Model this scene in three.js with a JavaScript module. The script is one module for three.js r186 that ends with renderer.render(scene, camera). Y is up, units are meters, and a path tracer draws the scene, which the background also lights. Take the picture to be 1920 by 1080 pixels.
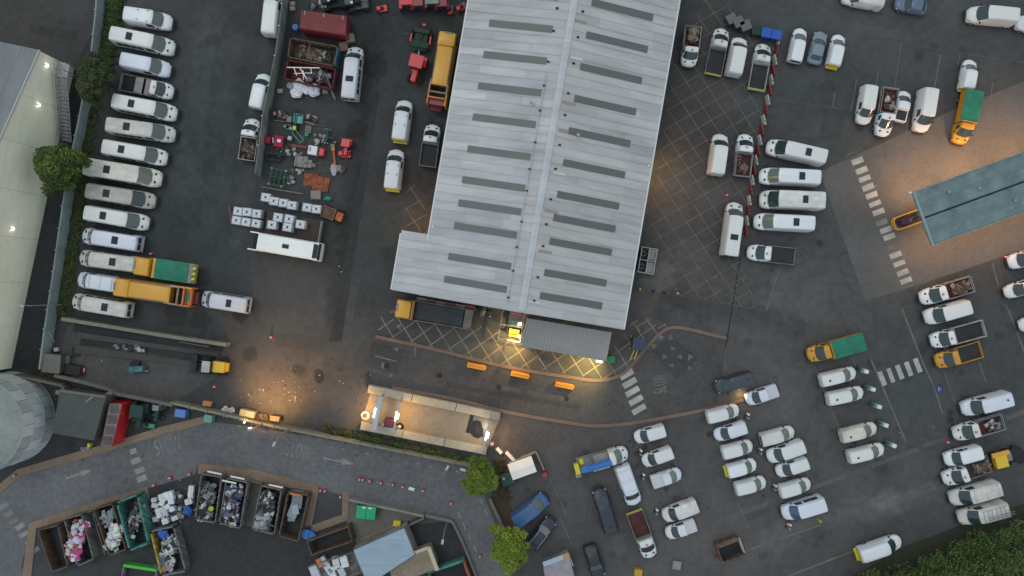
import * as THREE from 'three';
import { mergeGeometries, toCreasedNormals } from 'three/addons/utils/BufferGeometryUtils.js';
import { RoundedBoxGeometry } from 'three/addons/geometries/RoundedBoxGeometry.js';
import { TextGeometry } from 'three/addons/geometries/TextGeometry.js';
import { FontLoader } from 'three/addons/loaders/FontLoader.js';

// ---------------------------------------------------------------- camera, sky, sun, exposure
const scene = new THREE.Scene();
const ALT = 93.33;                                     // the drone's height above the yard, metres
const camera = new THREE.PerspectiveCamera(42.18, 16 / 9, 0.5, 900);
camera.up.set(0, 0, -1); camera.position.set(0, ALT, 0); camera.lookAt(0, 0, 0);
const renderer = new THREE.WebGLRenderer({ antialias: true });
renderer.setSize(1024, 576); renderer.toneMapping = THREE.LinearToneMapping; renderer.toneMappingExposure = 1.06;
renderer.shadowMap.enabled = true;
{ // overcast dusk sky: even cool cloud, a little brighter overhead than at the horizon
  const w = 64, h = 32, d = new Float32Array(w * h * 4);
  for (let j = 0; j < h; j++) for (let i = 0; i < w; i++) {
    const el = ((j + .5) / h - .5) * Math.PI, k = el > 0 ? .83 + .07 * Math.sin(el) : .12, o = (j * w + i) * 4;
    d[o] = k * .595; d[o + 1] = k * .69; d[o + 2] = k * .755; d[o + 3] = 1;
  }
  const t = new THREE.DataTexture(d, w, h, THREE.RGBAFormat, THREE.FloatType);
  t.mapping = THREE.EquirectangularReflectionMapping; t.magFilter = THREE.LinearFilter; t.minFilter = THREE.LinearFilter; t.needsUpdate = true;
  scene.background = t; scene.environment = t;
}
const sun = new THREE.DirectionalLight(new THREE.Color(1, .95, .9), .5);
sun.position.set(-40, 110, -35); sun.castShadow = true; sun.shadow.radius = 45; sun.shadow.mapSize.set(4096, 4096);
Object.assign(sun.shadow.camera, { left: -80, right: 80, top: 60, bottom: -60, near: 10, far: 260 });
scene.add(sun);

// ---------------------------------------------------------------- helpers
let seed = 20240607;
const R = () => { seed = (seed * 1664525 + 1013904223) >>> 0; return seed / 4294967296; };
const rr = (a, b) => a + (b - a) * R();
const lerp = (a, b, t) => a + (b - a) * t;
const PX = 15;                                         // survey units per metre on the ground
function at(px, py, h = 0) { const k = (1 - h / ALT) / PX; return { x: (px - 960) * k, z: (py - 540) * k }; }
const used = {};
function numbered(n) { const k = used[n] = (used[n] ?? -1) + 1; return k ? n + '_' + String(k).padStart(3, '0') : n; }
function tag(o, label, category, group, kind) {
  if (label) o.userData.label = label; if (category) o.userData.category = category;
  if (group) o.userData.group = group; if (kind) o.userData.kind = kind; return o;
}
function base(name, label, category, x = 0, z = 0, ry = 0, group) {
  const o = new THREE.Group(); o.name = numbered(name); scene.add(o); o.position.set(x, 0, z); o.rotation.y = ry;
  return tag(o, label, category, group);
}
function copyOf(p, label, x, z, ry, y = 0) {
  const c = p.clone(); c.name = numbered(p.name.replace(/_\d\d\d$/, '')); c.position.set(x, y, z); c.rotation.y = ry; scene.add(c);
  c.userData = { ...p.userData }; if (label) c.userData.label = label; return c;
}
const uvMetres = g => {
  const p = g.attributes.position, u = new Float32Array(p.count * 2);
  for (let i = 0; i < p.count; i++) { const y = p.getY(i); u[2 * i] = p.getX(i) + .37 * y; u[2 * i + 1] = p.getZ(i) + .61 * y; }
  g.setAttribute('uv', new THREE.BufferAttribute(u, 2)); return g;
};
const V3 = (x, y, z) => new THREE.Vector3(x, y, z);
const _m = new THREE.Matrix4(), _q = new THREE.Quaternion();
class MB {
  constructor(vc) { this.g = []; this.vc = vc; }
  add(geo, x = 0, y = 0, z = 0, ry = 0, rx = 0, rz = 0, col) {
    let g = geo.index ? geo.toNonIndexed() : geo.clone();
    for (const k of Object.keys(g.attributes)) if (!['position', 'normal'].includes(k)) g.deleteAttribute(k);
    if (!g.attributes.normal) g.computeVertexNormals();
    _q.setFromEuler(new THREE.Euler(rx, ry, rz, 'YXZ')); _m.compose(V3(x, y, z), _q, V3(1, 1, 1)); g.applyMatrix4(_m);
    if (this.vc) {
      const n = g.attributes.position.count, a = new Float32Array(n * 3); const c = col || [.5, .5, .5];
      for (let i = 0; i < n; i++) { a[3 * i] = c[0]; a[3 * i + 1] = c[1]; a[3 * i + 2] = c[2]; }
      g.setAttribute('color', new THREE.BufferAttribute(a, 3));
    }
    this.g.push(g); return this;
  }
  box(x, y, z, sx, sy, sz, ry = 0, col) { return this.add(new THREE.BoxGeometry(sx, sy, sz), x, y, z, ry, 0, 0, col); }
  rbox(x, y, z, sx, sy, sz, r = .05, ry = 0, col) { return this.add(new RoundedBoxGeometry(sx, sy, sz, 2, Math.min(r, sx / 2.1, sy / 2.1, sz / 2.1)), x, y, z, ry, 0, 0, col); }
  cyl(x, y, z, r, h, seg = 12, r2 = r, col) { return this.add(new THREE.CylinderGeometry(r2, r, h, seg), x, y, z, 0, 0, 0, col); }
  bar(a, b, r = .03, seg = 6, col) {
    const A = V3(...a), B = V3(...b), d = B.clone().sub(A), L = d.length();
    const g = new THREE.CylinderGeometry(r, r, L, seg).toNonIndexed();
    _q.setFromUnitVectors(V3(0, 1, 0), d.normalize()); g.applyQuaternion(_q); const c = A.add(B).multiplyScalar(.5);
    return this.add(g, c.x, c.y, c.z, 0, 0, 0, col);
  }
  geo() { return uvMetres(mergeGeometries(this.g)); }
  build(name, mat, parent = scene) {
    const m = new THREE.Mesh(this.geo(), mat); m.name = parent === scene ? numbered(name) : name;
    m.castShadow = m.receiveShadow = true; parent.add(m); return m;
  }
}
function mesh(name, geo, mat, parent = scene) { uvMetres(geo); const m = new THREE.Mesh(geo, mat); m.name = parent === scene ? numbered(name) : name; m.castShadow = m.receiveShadow = true; parent.add(m); return m; }
// flat sheet / prism from ground outline [[x,z],...]
function sheetGeo(pts, y) { const s = new THREE.Shape(pts.map(p => new THREE.Vector2(p[0], -p[1]))); const g = new THREE.ShapeGeometry(s); g.rotateX(-Math.PI / 2); g.translate(0, y, 0); return g; }
function prismGeo(pts, y0, y1, bevel = 0) {
  const s = new THREE.Shape(pts.map(p => new THREE.Vector2(p[0], -p[1])));
  const g = new THREE.ExtrudeGeometry(s, { depth: y1 - y0 - bevel, bevelEnabled: bevel > 0, bevelSize: bevel, bevelThickness: bevel, bevelOffset: -bevel, bevelSegments: 2 });
  g.rotateX(-Math.PI / 2); g.translate(0, y0, 0); return g;
}
const gp = (list, h = 0) => list.map(([a, b]) => { const p = at(a, b, h); return [p.x, p.z]; });
// ribbon along a ground polyline
function ribbonPts(pts, w) {
  const L = [], Rr = [], n = pts.length;
  for (let i = 0; i < n; i++) {
    const a = pts[Math.max(0, i - 1)], b = pts[Math.min(n - 1, i + 1)]; let dx = b[0] - a[0], dz = b[1] - a[1]; const l = Math.hypot(dx, dz); dx /= l; dz /= l;
    L.push([pts[i][0] - dz * w / 2, pts[i][1] + dx * w / 2]); Rr.push([pts[i][0] + dz * w / 2, pts[i][1] - dx * w / 2]);
  }
  return L.concat(Rr.reverse());
}
function smooth(pts, n = 6) { const c = new THREE.CatmullRomCurve3(pts.map(p => V3(p[0], 0, p[1])), false, 'centripetal'); return c.getPoints((pts.length - 1) * n).map(v => [v.x, v.z]); }
function lineGeo(a, b, w, y) { return sheetGeo(ribbonPts([a, b], w), y); }

// ---------------------------------------------------------------- procedural textures
function hash(x, y, s) { let h = (x * 374761393 + y * 668265263 + s * 1442695041) | 0; h = Math.imul(h ^ (h >>> 13), 1274126177); return ((h ^ (h >>> 16)) >>> 0) / 4294967296; }
function vnoise(x, y, p, q, s) { // tileable value noise with periods p, q
  const x0 = Math.floor(x), y0 = Math.floor(y), fx = x - x0, fy = y - y0, u = fx * fx * (3 - 2 * fx), v = fy * fy * (3 - 2 * fy);
  const m = (a, n) => ((a % n) + n) % n;
  const a = hash(m(x0, p), m(y0, q), s), b = hash(m(x0 + 1, p), m(y0, q), s), c = hash(m(x0, p), m(y0 + 1, q), s), d = hash(m(x0 + 1, p), m(y0 + 1, q), s);
  return lerp(lerp(a, b, u), lerp(c, d, u), v);
}
function fbm(u, v, f, oct, s, fy = f) { let t = 0, a = .5, n = 0; for (let o = 0; o < oct; o++) { const k = 2 ** o; t += a * vnoise(u * f * k, v * fy * k, f * k, fy * k, s + o); n += a; a *= .55; } return t / n; }
function makeTex(w, h, tx, ty, fn, srgb = true) {
  const d = new Uint8Array(w * h * 4);
  for (let j = 0; j < h; j++) for (let i = 0; i < w; i++) {
    const c = fn(i / w, j / h), o = (j * w + i) * 4;
    for (let k = 0; k < 3; k++) { const l = Math.min(1, Math.max(0, Array.isArray(c) ? c[k] : c)); d[o + k] = 255 * (srgb ? (l <= .0031308 ? l * 12.92 : 1.055 * l ** (1 / 2.4) - .055) : l); }
    d[o + 3] = 255;
  }
  const t = new THREE.DataTexture(d, w, h); t.colorSpace = srgb ? THREE.SRGBColorSpace : THREE.NoColorSpace;
  t.wrapS = t.wrapT = THREE.RepeatWrapping; t.magFilter = THREE.LinearFilter; t.minFilter = THREE.LinearMipmapLinearFilter; t.generateMipmaps = true;
  t.repeat.set(1 / tx, 1 / ty); t.needsUpdate = true; return t;
}
const sat = x => Math.min(1, Math.max(0, x));
const TX = {
  asphalt: makeTex(1024, 1024, 31, 31, (u, v) => {
    const a = fbm(u, v, 5, 5, 11), b = fbm(u, v, 90, 2, 31), crack = Math.abs(fbm(u, v, 9, 4, 51) - .5);
    return .8 * (.62 + .5 * a + .34 * (b - .5)) * (crack < .004 ? .72 : 1);
  }),
  concrete: makeTex(512, 512, 17, 17, (u, v) => { const a = fbm(u, v, 4, 5, 71), b = fbm(u, v, 60, 2, 81); const k = .8 * (.66 + .46 * a + .24 * (b - .5)); return [k, k * .985, k * .96]; }),
  dirt: makeTex(256, 256, 6, 6, (u, v) => { const a = fbm(u, v, 5, 4, 91), b = fbm(u, v, 3, 3, 97, 24); return .90 + .10 * a - .12 * sat((b - .52) * 5) * a; }),
  grime: makeTex(512, 512, 7, 7, (u, v) => { const a = fbm(u, v, 6, 5, 101), b = fbm(u, v, 4, 3, 105, 22); const k = .42 + .5 * a + .22 * (b - .5); return [k, k * .985, k * .95]; }),
  roof: makeTex(512, 1024, 26, 26, (u, v) => { const a = fbm(u, v, 3, 4, 121, 26), b = fbm(u, v, 5, 4, 125), c = fbm(u, v, 12, 3, 129, 70); const k = .56 + .26 * a + .26 * (b - .3) * .8 + .16 * (c - .5); return [k, k, k * 1.01]; }),
  rust: makeTex(256, 256, 4, 4, (u, v) => { const a = fbm(u, v, 6, 5, 141), b = sat((fbm(u, v, 9, 4, 151) - .48) * 6); const k = .55 + .5 * a; return [k * lerp(1, .75, b), k * lerp(1, .55, b), k * lerp(1, .42, b)]; }),
  ribs: makeTex(64, 4, .3, 1, u => .5 + .5 * Math.sin(u * Math.PI * 2), false),
};
const col = (r, g, b) => new THREE.Color().setRGB(r, g, b);
function mat(r, g, b, o = {}) { const { tex, ...rest } = o; return new THREE.MeshStandardMaterial({ color: tex ? col(Math.min(1, r / .8), Math.min(1, g / .8), Math.min(1, b / .8)) : col(r, g, b), roughness: .8, metalness: 0, map: tex ? TX[tex] : null, side: THREE.DoubleSide, ...rest }); }
function paint(r, g, b, tex = 'dirt', o = {}) { const k = tex === 'dirt' ? .95 : .62; return new THREE.MeshPhysicalMaterial({ color: col(Math.min(1, r / k), Math.min(1, g / k), Math.min(1, b / k)), map: TX[tex], roughness: .42, clearcoat: .35, clearcoatRoughness: .25, side: THREE.DoubleSide, ...o }); }
const M = {
  white: paint(.76, .78, .80), whiteB: paint(.66, .70, .78), whiteD: paint(.55, .55, .53, 'grime', { roughness: .7, clearcoat: .05 }), whiteS: paint(.44, .425, .40, 'grime', { roughness: .8, clearcoat: 0 }), whiteY: paint(.62, .60, .54, 'grime', { roughness: .7, clearcoat: .05 }),
  pearl: paint(.58, .58, .62), silver: paint(.20, .24, .30), navy: paint(.022, .028, .045, 'dirt', { roughness: .5 }), black: paint(.016, .018, .022, 'dirt', { roughness: .5 }), slate: paint(.042, .05, .062, 'dirt', { roughness: .5 }), blue: paint(.045, .12, .27), steelblue: paint(.10, .15, .22),
  amber: paint(.62, .28, .015), amber2: paint(.68, .34, .03), loaderYellow: paint(.72, .46, .02), red: paint(.55, .02, .025), maroon: paint(.22, .02, .03), orange: paint(.55, .14, .03), rigBlue: paint(.02, .16, .5), green: paint(.02, .22, .10), tealpaint: paint(.03, .25, .2),
  glass: new THREE.MeshPhysicalMaterial({ color: col(.026, .05, .056), roughness: .15, metalness: 0, clearcoat: .6, side: THREE.DoubleSide }),
  glassSkyTint: new THREE.MeshPhysicalMaterial({ color: col(.105, .125, .12), roughness: .2, clearcoat: .5, side: THREE.DoubleSide }),  // grey-teal sky reflection of the left-row windscreens painted into the glass colour
  glassPale: new THREE.MeshPhysicalMaterial({ color: col(.16, .19, .16), roughness: .2, clearcoat: .5, side: THREE.DoubleSide }),
  glassBlue: new THREE.MeshPhysicalMaterial({ color: col(.05, .10, .20), roughness: .15, clearcoat: .6, side: THREE.DoubleSide }),
  dark: mat(.018, .02, .022), tyre: mat(.016, .016, .017, { roughness: .95 }), rim: mat(.35, .35, .36, { metalness: .6, roughness: .45 }), trim: mat(.03, .032, .034),
  steel: mat(.34, .35, .36, { metalness: .5, roughness: .5 }), galv: mat(.42, .44, .45, { metalness: .4, roughness: .55, tex: 'roof' }), lamp: new THREE.MeshPhysicalMaterial({ color: col(.36, .38, .38), roughness: .15, clearcoat: 1 }), tail: mat(.3, .01, .01, { roughness: .3 }),
  chevY: mat(.62, .52, .03, { roughness: .5 }), chevR: mat(.4, .03, .02, { roughness: .5 }), beacon: mat(.75, .18, .1, { roughness: .3 }), bedDark: mat(.035, .038, .042, { tex: 'grime' }), bedRed: mat(.075, .022, .02, { tex: 'rust' }), boardGrey: mat(.30, .31, .31, { tex: 'grime', metalness: .2 }), boardWhite: mat(.5, .5, .5, { tex: 'grime' }),
  tarp: mat(.018, .22, .14, { tex: 'grime', roughness: .7 }), hatch: mat(.016, .022, .03, { roughness: .7 }),
  asphalt: mat(.047, .047, .048, { tex: 'asphalt', roughness: .95 }), asphaltDark: mat(.042, .044, .046, { tex: 'asphalt', roughness: .95 }), asphaltRoad: mat(.152, .154, .163, { tex: 'asphalt', roughness: .95 }), asphaltSoft: mat(.07, .068, .068, { tex: 'asphalt', roughness: .95 }), asphaltMid: mat(.092, .086, .084, { tex: 'asphalt', roughness: .95 }), repair: mat(.125, .12, .115, { tex: 'asphalt', roughness: .95 }), apron: mat(.128, .124, .122, { tex: 'concrete', roughness: .92 }),
  concrete: mat(.30, .25, .185, { tex: 'concrete', roughness: .9 }), concreteDim: mat(.16, .155, .145, { tex: 'concrete', roughness: .92 }), concreteDark: mat(.085, .082, .078, { tex: 'concrete', roughness: .95 }), mossy: mat(.23, .225, .175, { tex: 'concrete', roughness: .95 }), path: mat(.25, .185, .135, { tex: 'concrete', roughness: .92 }), kerbRed: mat(.215, .145, .118, { tex: 'concrete', roughness: .92 }), kerbPale: mat(.27, .25, .22, { tex: 'concrete', roughness: .92 }),
  paintWhite: mat(.46, .46, .45, { tex: 'grime', roughness: .85 }), paintFaint: mat(.17, .168, .165, { tex: 'grime', roughness: .9 }), paintVFaint: mat(.105, .105, .107, { tex: 'grime', roughness: .9 }), paintBright: mat(.30, .305, .31, { tex: 'grime', roughness: .9 }), paintRoad: mat(.215, .215, .22, { tex: 'grime', roughness: .9 }), paintPink: mat(.28, .22, .185, { tex: 'grime', roughness: .9 }), paintTan: mat(.175, .15, .12, { tex: 'grime', roughness: .9 }), paintRed: mat(.11, .07, .062, { tex: 'grime', roughness: .9 }),
  soil: mat(.042, .046, .026, { tex: 'asphalt', roughness: 1 }), brownEarth: mat(.09, .062, .042, { tex: 'concrete', roughness: 1 }),
  skylight: mat(.115, .12, .117, { roughness: .45 }), beige: mat(.72, .71, .58, { tex: 'dirt', roughness: .8 }), roofTeal: mat(.175, .25, .262, { tex: 'grime', roughness: .75 }), roofBlue: mat(.32, .42, .50, { tex: 'roof', roughness: .6 }), roofDark: mat(.075, .088, .088, { tex: 'concrete', roughness: .85 }), tan: mat(.30, .25, .19, { tex: 'grime' }),
  tealSkip: mat(.06, .22, .20, { tex: 'rust' }), yellowSkip: mat(.42, .36, .05, { tex: 'rust' }), brownSkip: mat(.125, .088, .066, { tex: 'rust' }), greySkip: mat(.16, .16, .16, { tex: 'rust' }), maroonSkip: mat(.12, .025, .03, { tex: 'rust' }), rustOrange: mat(.27, .085, .035, { tex: 'rust' }), blueSteel: mat(.05, .16, .22, { tex: 'rust' }),
  plasticWhite: mat(.66, .69, .73, { roughness: .45 }), plasticRed: mat(.38, .035, .035, { roughness: .5 }), plasticOrange: mat(.72, .27, .015, { roughness: .5 }), plasticBlue: mat(.02, .09, .42, { roughness: .45 }), plasticGreen: mat(.02, .21, .09, { roughness: .5 }), plasticGrey: mat(.12, .125, .13, { roughness: .6 }),
  bark: mat(.07, .05, .035, { roughness: 1 }), tinWhite: mat(.72, .68, .62, { tex: 'dirt' }),
  rubbish: new THREE.MeshStandardMaterial({ vertexColors: true, roughness: .75, side: THREE.DoubleSide }),
  leaf: new THREE.MeshStandardMaterial({ vertexColors: true, roughness: .85, side: THREE.DoubleSide }),
  glowWarm: new THREE.MeshStandardMaterial({ color: col(.9, .8, .6), emissive: col(1, .78, .42), emissiveIntensity: 6 }),
  glowWhite: new THREE.MeshStandardMaterial({ color: col(.9, .9, .9), emissive: col(1, .95, .85), emissiveIntensity: 4 }),
};
M.white2 = paint(.69, .70, .71, 'dirt', { roughness: .5, clearcoat: .2 }); M.white3 = paint(.72, .72, .70, 'dirt', { roughness: .45 }); M.white4 = paint(.66, .665, .66, 'grime', { roughness: .65, clearcoat: .1 });
M.corr = mat(.33, .32, .31, { tex: 'roof', roughness: .55, metalness: .25 });
// ---------------------------------------------------------------- ground, roads, painted markings
const struct = (name, geo, m, parent) => { const o = mesh(name, geo, m, parent); if (!parent) o.userData.kind = 'structure'; o.castShadow = false; return o; };
{ // one ground sheet to far beyond the frame; a large worn-asphalt map (tyre tracks, oil spots, patches of weathering, tone by region)
  const W = 2048, Hh = 1280, sx = 168, sz = 105, d = new Uint8Array(W * Hh * 4), buf = new Float32Array(W * Hh);
  for (let j = 0; j < Hh; j++) for (let i = 0; i < W; i++) {
    const u = i / W, v = j / Hh, a = fbm(u, v, 9, 5, 201, 6), b = fbm(u, v, 40, 3, 211, 25), c = fbm(u, v, 300, 1, 221, 190), e = fbm(u, v, 4, 3, 231, 3);
    buf[j * W + i] = .26 + .42 * a + .26 * e + .26 * (b - .5) + .14 * (c - .5) + (Math.abs(fbm(u, v, 14, 4, 241, 9) - .5) < .0035 ? -.1 : 0);
  }
  const spot = (px, py, r, k) => { const p = at(px, py), ci = (p.x / sx + .5) * W, cj = (p.z / sz + .5) * Hh, rad = r / sx * W; for (let j = Math.max(0, cj - rad | 0); j < Math.min(Hh, cj + rad); j++) for (let i = Math.max(0, ci - rad | 0); i < Math.min(W, ci + rad); i++) { const q = Math.hypot(i - ci, j - cj) / rad + .5 * (vnoise(i / 9, j / 9, 4096, 4096, 7) - .5); if (q < 1) buf[j * W + i] *= 1 - k * Math.min(1, (1 - q) * 3); } };
  for (let n = 0; n < 260; n++) spot(rr(0, 1920), rr(0, 1080), rr(.25, 1.1), rr(.06, .3));
  for (const [x, y, r, k] of [[700, 120, 2.2, .4], [665, 240, 1.4, .3], [450, 590, 1.1, .5], [375, 600, 1.6, .35], [330, 590, 1.8, .3], [598, 705, 1, .6], [560, 695, 1, .4], [470, 665, 1.1, .4], [1150, 400, 2, -.25], [1235, 520, 2.6, -.3], [1215, 545, 2, -.25], [400, 1000, 4, .25], [520, 1040, 5, .2], [430, 1040, 3, .25]]) spot(x, y, r, k);
  const stroke = (x0, y0, x1, y1, w, k) => { const n = Math.hypot(x1 - x0, y1 - y0) / 6; for (let i = 0; i <= n; i++) { const t = i / n; spot(lerp(x0, x1, t) + rr(-2, 2), lerp(y0, y1, t) + rr(-2, 2), w * rr(.8, 1.3), k * rr(.5, 1.2)); } };
  const rect = (x, y, w, h, a, k) => { const n = Math.ceil(w / 3), c = Math.cos(a), s = Math.sin(a), q = at(x, y), ci = (q.x / sx + .5) * W, cj = (q.z / sz + .5) * Hh, m = W / sx / PX; for (let j = -Math.ceil((w + h) * m); j < (w + h) * m; j++) for (let i = -Math.ceil((w + h) * m); i < (w + h) * m; i++) { const u = (i * c + j * s) / m, v = (-i * s + j * c) / m; if (Math.abs(u) < w / 2 && Math.abs(v) < h / 2) { const I = Math.round(ci + i), J = Math.round(cj + j); if (I >= 0 && J >= 0 && I < W && J < Hh) { const e = Math.min(w / 2 - Math.abs(u), h / 2 - Math.abs(v)); buf[J * W + I] *= e < .8 ? .72 : 1 + k; } } } };
  for (const a of [[1440, 560, 60, 34, .17, .16], [1510, 640, 44, 80, .17, -.14], [1330, 690, 70, 26, -.25, .14], [1240, 590, 34, 22, .17, -.18], [1600, 720, 90, 14, -.36, -.15], [1700, 930, 120, 20, -.36, .12], [1530, 1000, 60, 24, -.36, -.12], [1160, 1020, 40, 26, 1.2, .14], [1420, 960, 50, 18, -.36, -.16], [430, 300, 24, 120, .16, .14], [390, 520, 70, 30, .16, -.12], [650, 560, 40, 90, .16, .12], [560, 640, 90, 26, .15, -.14], [770, 420, 40, 60, .16, .12], [1380, 220, 44, 30, .16, -.14], [1650, 60, 120, 22, .16, .12], [1560, 230, 40, 60, .16, -.12], [1300, 470, 60, 40, .16, .15], [590, 690, 30, 60, .2, .14], [100, 60, 90, 16, .15, -.15], [1480, 90, 26, 60, .16, -.1]]) rect(...a);
  for (let n = 0; n < 46; n++) { let x = rr(330, 1900), y = rr(0, 1080), a = rr(0, 6.3); const b = rr(-.035, .035), k = rr(.012, .03) * (R() < .75 ? 1 : -1); for (let i = 0; i < 34; i++) { for (const o of [-11, 11]) spot(x - Math.sin(a) * o, y + Math.cos(a) * o, .28, k * 3); x += Math.cos(a) * 6; y += Math.sin(a) * 6; a += b; } }
  for (const [x0, y0, x1, y1, n] of [[250, 60, 190, 560, 40], [1330, 780, 1410, 920, 24], [1430, 820, 1520, 940, 24], [1200, 810, 1300, 1000, 22], [1550, 720, 1620, 860, 18], [1740, 560, 1850, 980, 34], [1400, 280, 1530, 480, 22], [1490, 90, 1570, 90, 8]]) for (let i = 0; i < n; i++) { const t = R(); spot(lerp(x0, x1, t) + rr(-40, 40), lerp(y0, y1, t) + rr(-12, 12), rr(.12, .5), rr(.2, .5)); }
  stroke(700, 60, 618, 640, 1.6, .055); stroke(690, 200, 640, 520, 1.1, .05); stroke(400, 0, 345, 380, 2.2, -.035); stroke(440, 60, 395, 420, 1.6, -.03); stroke(505, 60, 440, 470, 1.2, -.05); stroke(1600, 960, 1850, 890, 2.2, -.03); stroke(1440, 1010, 1700, 930, 2, -.03); stroke(1100, 520, 1500, 610, 1.8, .04);
  // tone and tint of the tarmac by region: paler south east, darker bluer west
  const regionTone = [[400, 250, .8, 1], [350, 450, .85, 1], [560, 600, 1.15, .4], [690, 450, 1, .7], [800, 350, .95, -.6], [700, 150, .9, .3], [560, 260, 1.15, -.5], [1300, 200, 1.15, -.6], [1330, 430, 1.4, -.6], [1480, 180, 1.25, .6], [1480, 400, 1.45, .4], [1480, 570, 2.2, -.35], [1560, 600, 2.0, -.3], [1750, 150, 1.25, .4], [1700, 720, 1.2, .7], [1550, 800, 1.5, -.3], [1440, 720, 1.9, -.4], [1250, 900, 1.55, -.4], [1100, 900, 1.5, -.4], [1100, 1040, 1.4, .1], [1440, 1030, 1.55, -.5], [1650, 930, 1.4, -.3], [1850, 650, 1.15, .5], [1850, 1000, 1.15, .4], [60, 60, 1.1, -.6], [560, 720, 1.25, 0], [1250, 540, 1.65, -.5], [1030, 880, 1.4, -.5], [450, 990, .95, .5], [250, 660, 1.1, .1]].map(([x, y, f, b]) => { const p = at(x, y); return [p.x, p.z, f, b]; });
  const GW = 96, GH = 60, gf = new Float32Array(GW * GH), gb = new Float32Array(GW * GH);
  for (let j = 0; j < GH; j++) for (let i = 0; i < GW; i++) { const x = (i / (GW - 1) - .5) * sx, z = (j / (GH - 1) - .5) * sz; let a = 0, b = 0, n = 0; for (const w of regionTone) { const k = 1 / (((x - w[0]) ** 2 + (z - w[1]) ** 2) ** 1.3 + 8); a += w[2] * k; b += w[3] * k; n += k; } gf[j * GW + i] = a / n; gb[j * GW + i] = b / n; }
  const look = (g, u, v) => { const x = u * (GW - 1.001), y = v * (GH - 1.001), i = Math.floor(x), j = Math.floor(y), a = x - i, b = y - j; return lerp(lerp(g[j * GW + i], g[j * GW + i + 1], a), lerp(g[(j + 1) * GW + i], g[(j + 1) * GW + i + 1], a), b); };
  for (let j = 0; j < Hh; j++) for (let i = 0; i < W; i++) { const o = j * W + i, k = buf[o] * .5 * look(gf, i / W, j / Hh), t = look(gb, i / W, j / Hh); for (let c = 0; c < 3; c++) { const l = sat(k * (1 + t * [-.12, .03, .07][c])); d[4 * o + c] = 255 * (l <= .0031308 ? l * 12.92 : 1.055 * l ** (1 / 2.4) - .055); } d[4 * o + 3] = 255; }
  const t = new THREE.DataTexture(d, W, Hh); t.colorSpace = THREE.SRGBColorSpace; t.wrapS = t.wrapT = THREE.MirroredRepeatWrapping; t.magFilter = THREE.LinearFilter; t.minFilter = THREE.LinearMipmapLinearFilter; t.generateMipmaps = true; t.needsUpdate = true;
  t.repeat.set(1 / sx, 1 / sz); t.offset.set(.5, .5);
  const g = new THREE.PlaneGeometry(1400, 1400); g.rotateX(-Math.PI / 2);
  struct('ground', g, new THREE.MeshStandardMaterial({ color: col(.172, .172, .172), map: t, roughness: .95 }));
}
let layer = 0; const Y = k => .006 * (k + 1);
const patch = (name, pts, m, k = 0) => struct(name, sheetGeo(gp(pts), Y(k) + (layer = (layer + 1) % 7) * .0004), m);
// carriageway of the lower road and the one before the depot, the apron of the fuel station, dark resurfaced strips
patch('access_road', [[-40, 950], [0, 915], [40, 892], [110, 870], [205, 845], [300, 815], [385, 790], [450, 797], [610, 823], [882, 872], [905, 925], [930, 985], [965, 1110], [905, 1110], [850, 974], [796, 962], [658, 934], [600, 916], [500, 895], [372, 870], [365, 890], [280, 915], [60, 986], [40, 1060], [60, 1120], [-60, 1120]], M.asphaltRoad);
patch('depot_road', [[700, 632], [945, 688], [1130, 714], [1166, 702], [1240, 622], [1262, 615], [1362, 634], [1345, 765], [1150, 797], [1110, 797], [940, 768], [700, 722], [690, 690]], M.asphaltMid);
patch('apron', [[1537, 322], [1600, 293], [1790, 205], [2100, 80], [2100, 400], [1920, 468], [1716, 536], [1622, 564]], M.apron);
patch('wash_apron', [[640, 800], [690, 725], [940, 772], [1110, 800], [1150, 800], [1060, 830], [1000, 850], [915, 845], [880, 862]], M.asphaltMid, 0);
patch('resurfaced_strip', [[695, 640], [760, 655], [745, 700], [690, 690]], M.asphaltSoft, 1);
patch('resurfaced_patch', [[1222, 660], [1255, 628], [1310, 672], [1268, 712]], M.asphaltSoft, 1);
patch('resurfaced_strip', [[838, 716], [1090, 760], [1084, 768], [832, 726]], M.asphaltSoft, 1);
patch('resurfaced_strip', [[703, 170], [712, 172], [640, 640], [618, 640]], M.asphaltDark, 0);
patch('trench_repair', [[1366, 966], [1440, 940], [1442, 948], [1370, 975]], M.repair); patch('trench_repair', [[1524, 910], [1720, 838], [1722, 846], [1526, 918]], M.repair); patch('trench_repair', [[1730, 832], [1776, 817], [1778, 825], [1733, 840]], M.repair); patch('trench_repair', [[1884, 780], [1960, 752], [1962, 761], [1887, 789]], M.repair);
patch('dark_bay_surface', [[360, 960], [560, 1000], [590, 1110], [340, 1110], [350, 1000]], M.asphaltDark, 0);
patch('skip_yard_surface', [[760, 985], [850, 976], [905, 1110], [810, 1110]], M.asphaltDark, 1);
patch('verge_soil', [[205, 0], [232, 0], [200, 130], [160, 330], [140, 590], [92, 610], [120, 420], [165, 190]], M.soil);
patch('verge_soil', [[610, 797], [690, 818], [880, 862], [882, 872], [610, 823]], M.soil, 1);
patch('verge_soil', [[930, 860], [940, 900], [962, 960], [960, 1000], [920, 940]], M.brownEarth, 1);
patch('verge_soil', [[1590, 1090], [1680, 1030], [1800, 985], [1960, 930], [1960, 1120], [1590, 1120]], M.soil, 1);
patch('boundary_passage', [[138, 128], [205, 0], [180, 100], [118, 430], [88, 690], [22, 692]], M.asphaltDark, 1);

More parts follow.
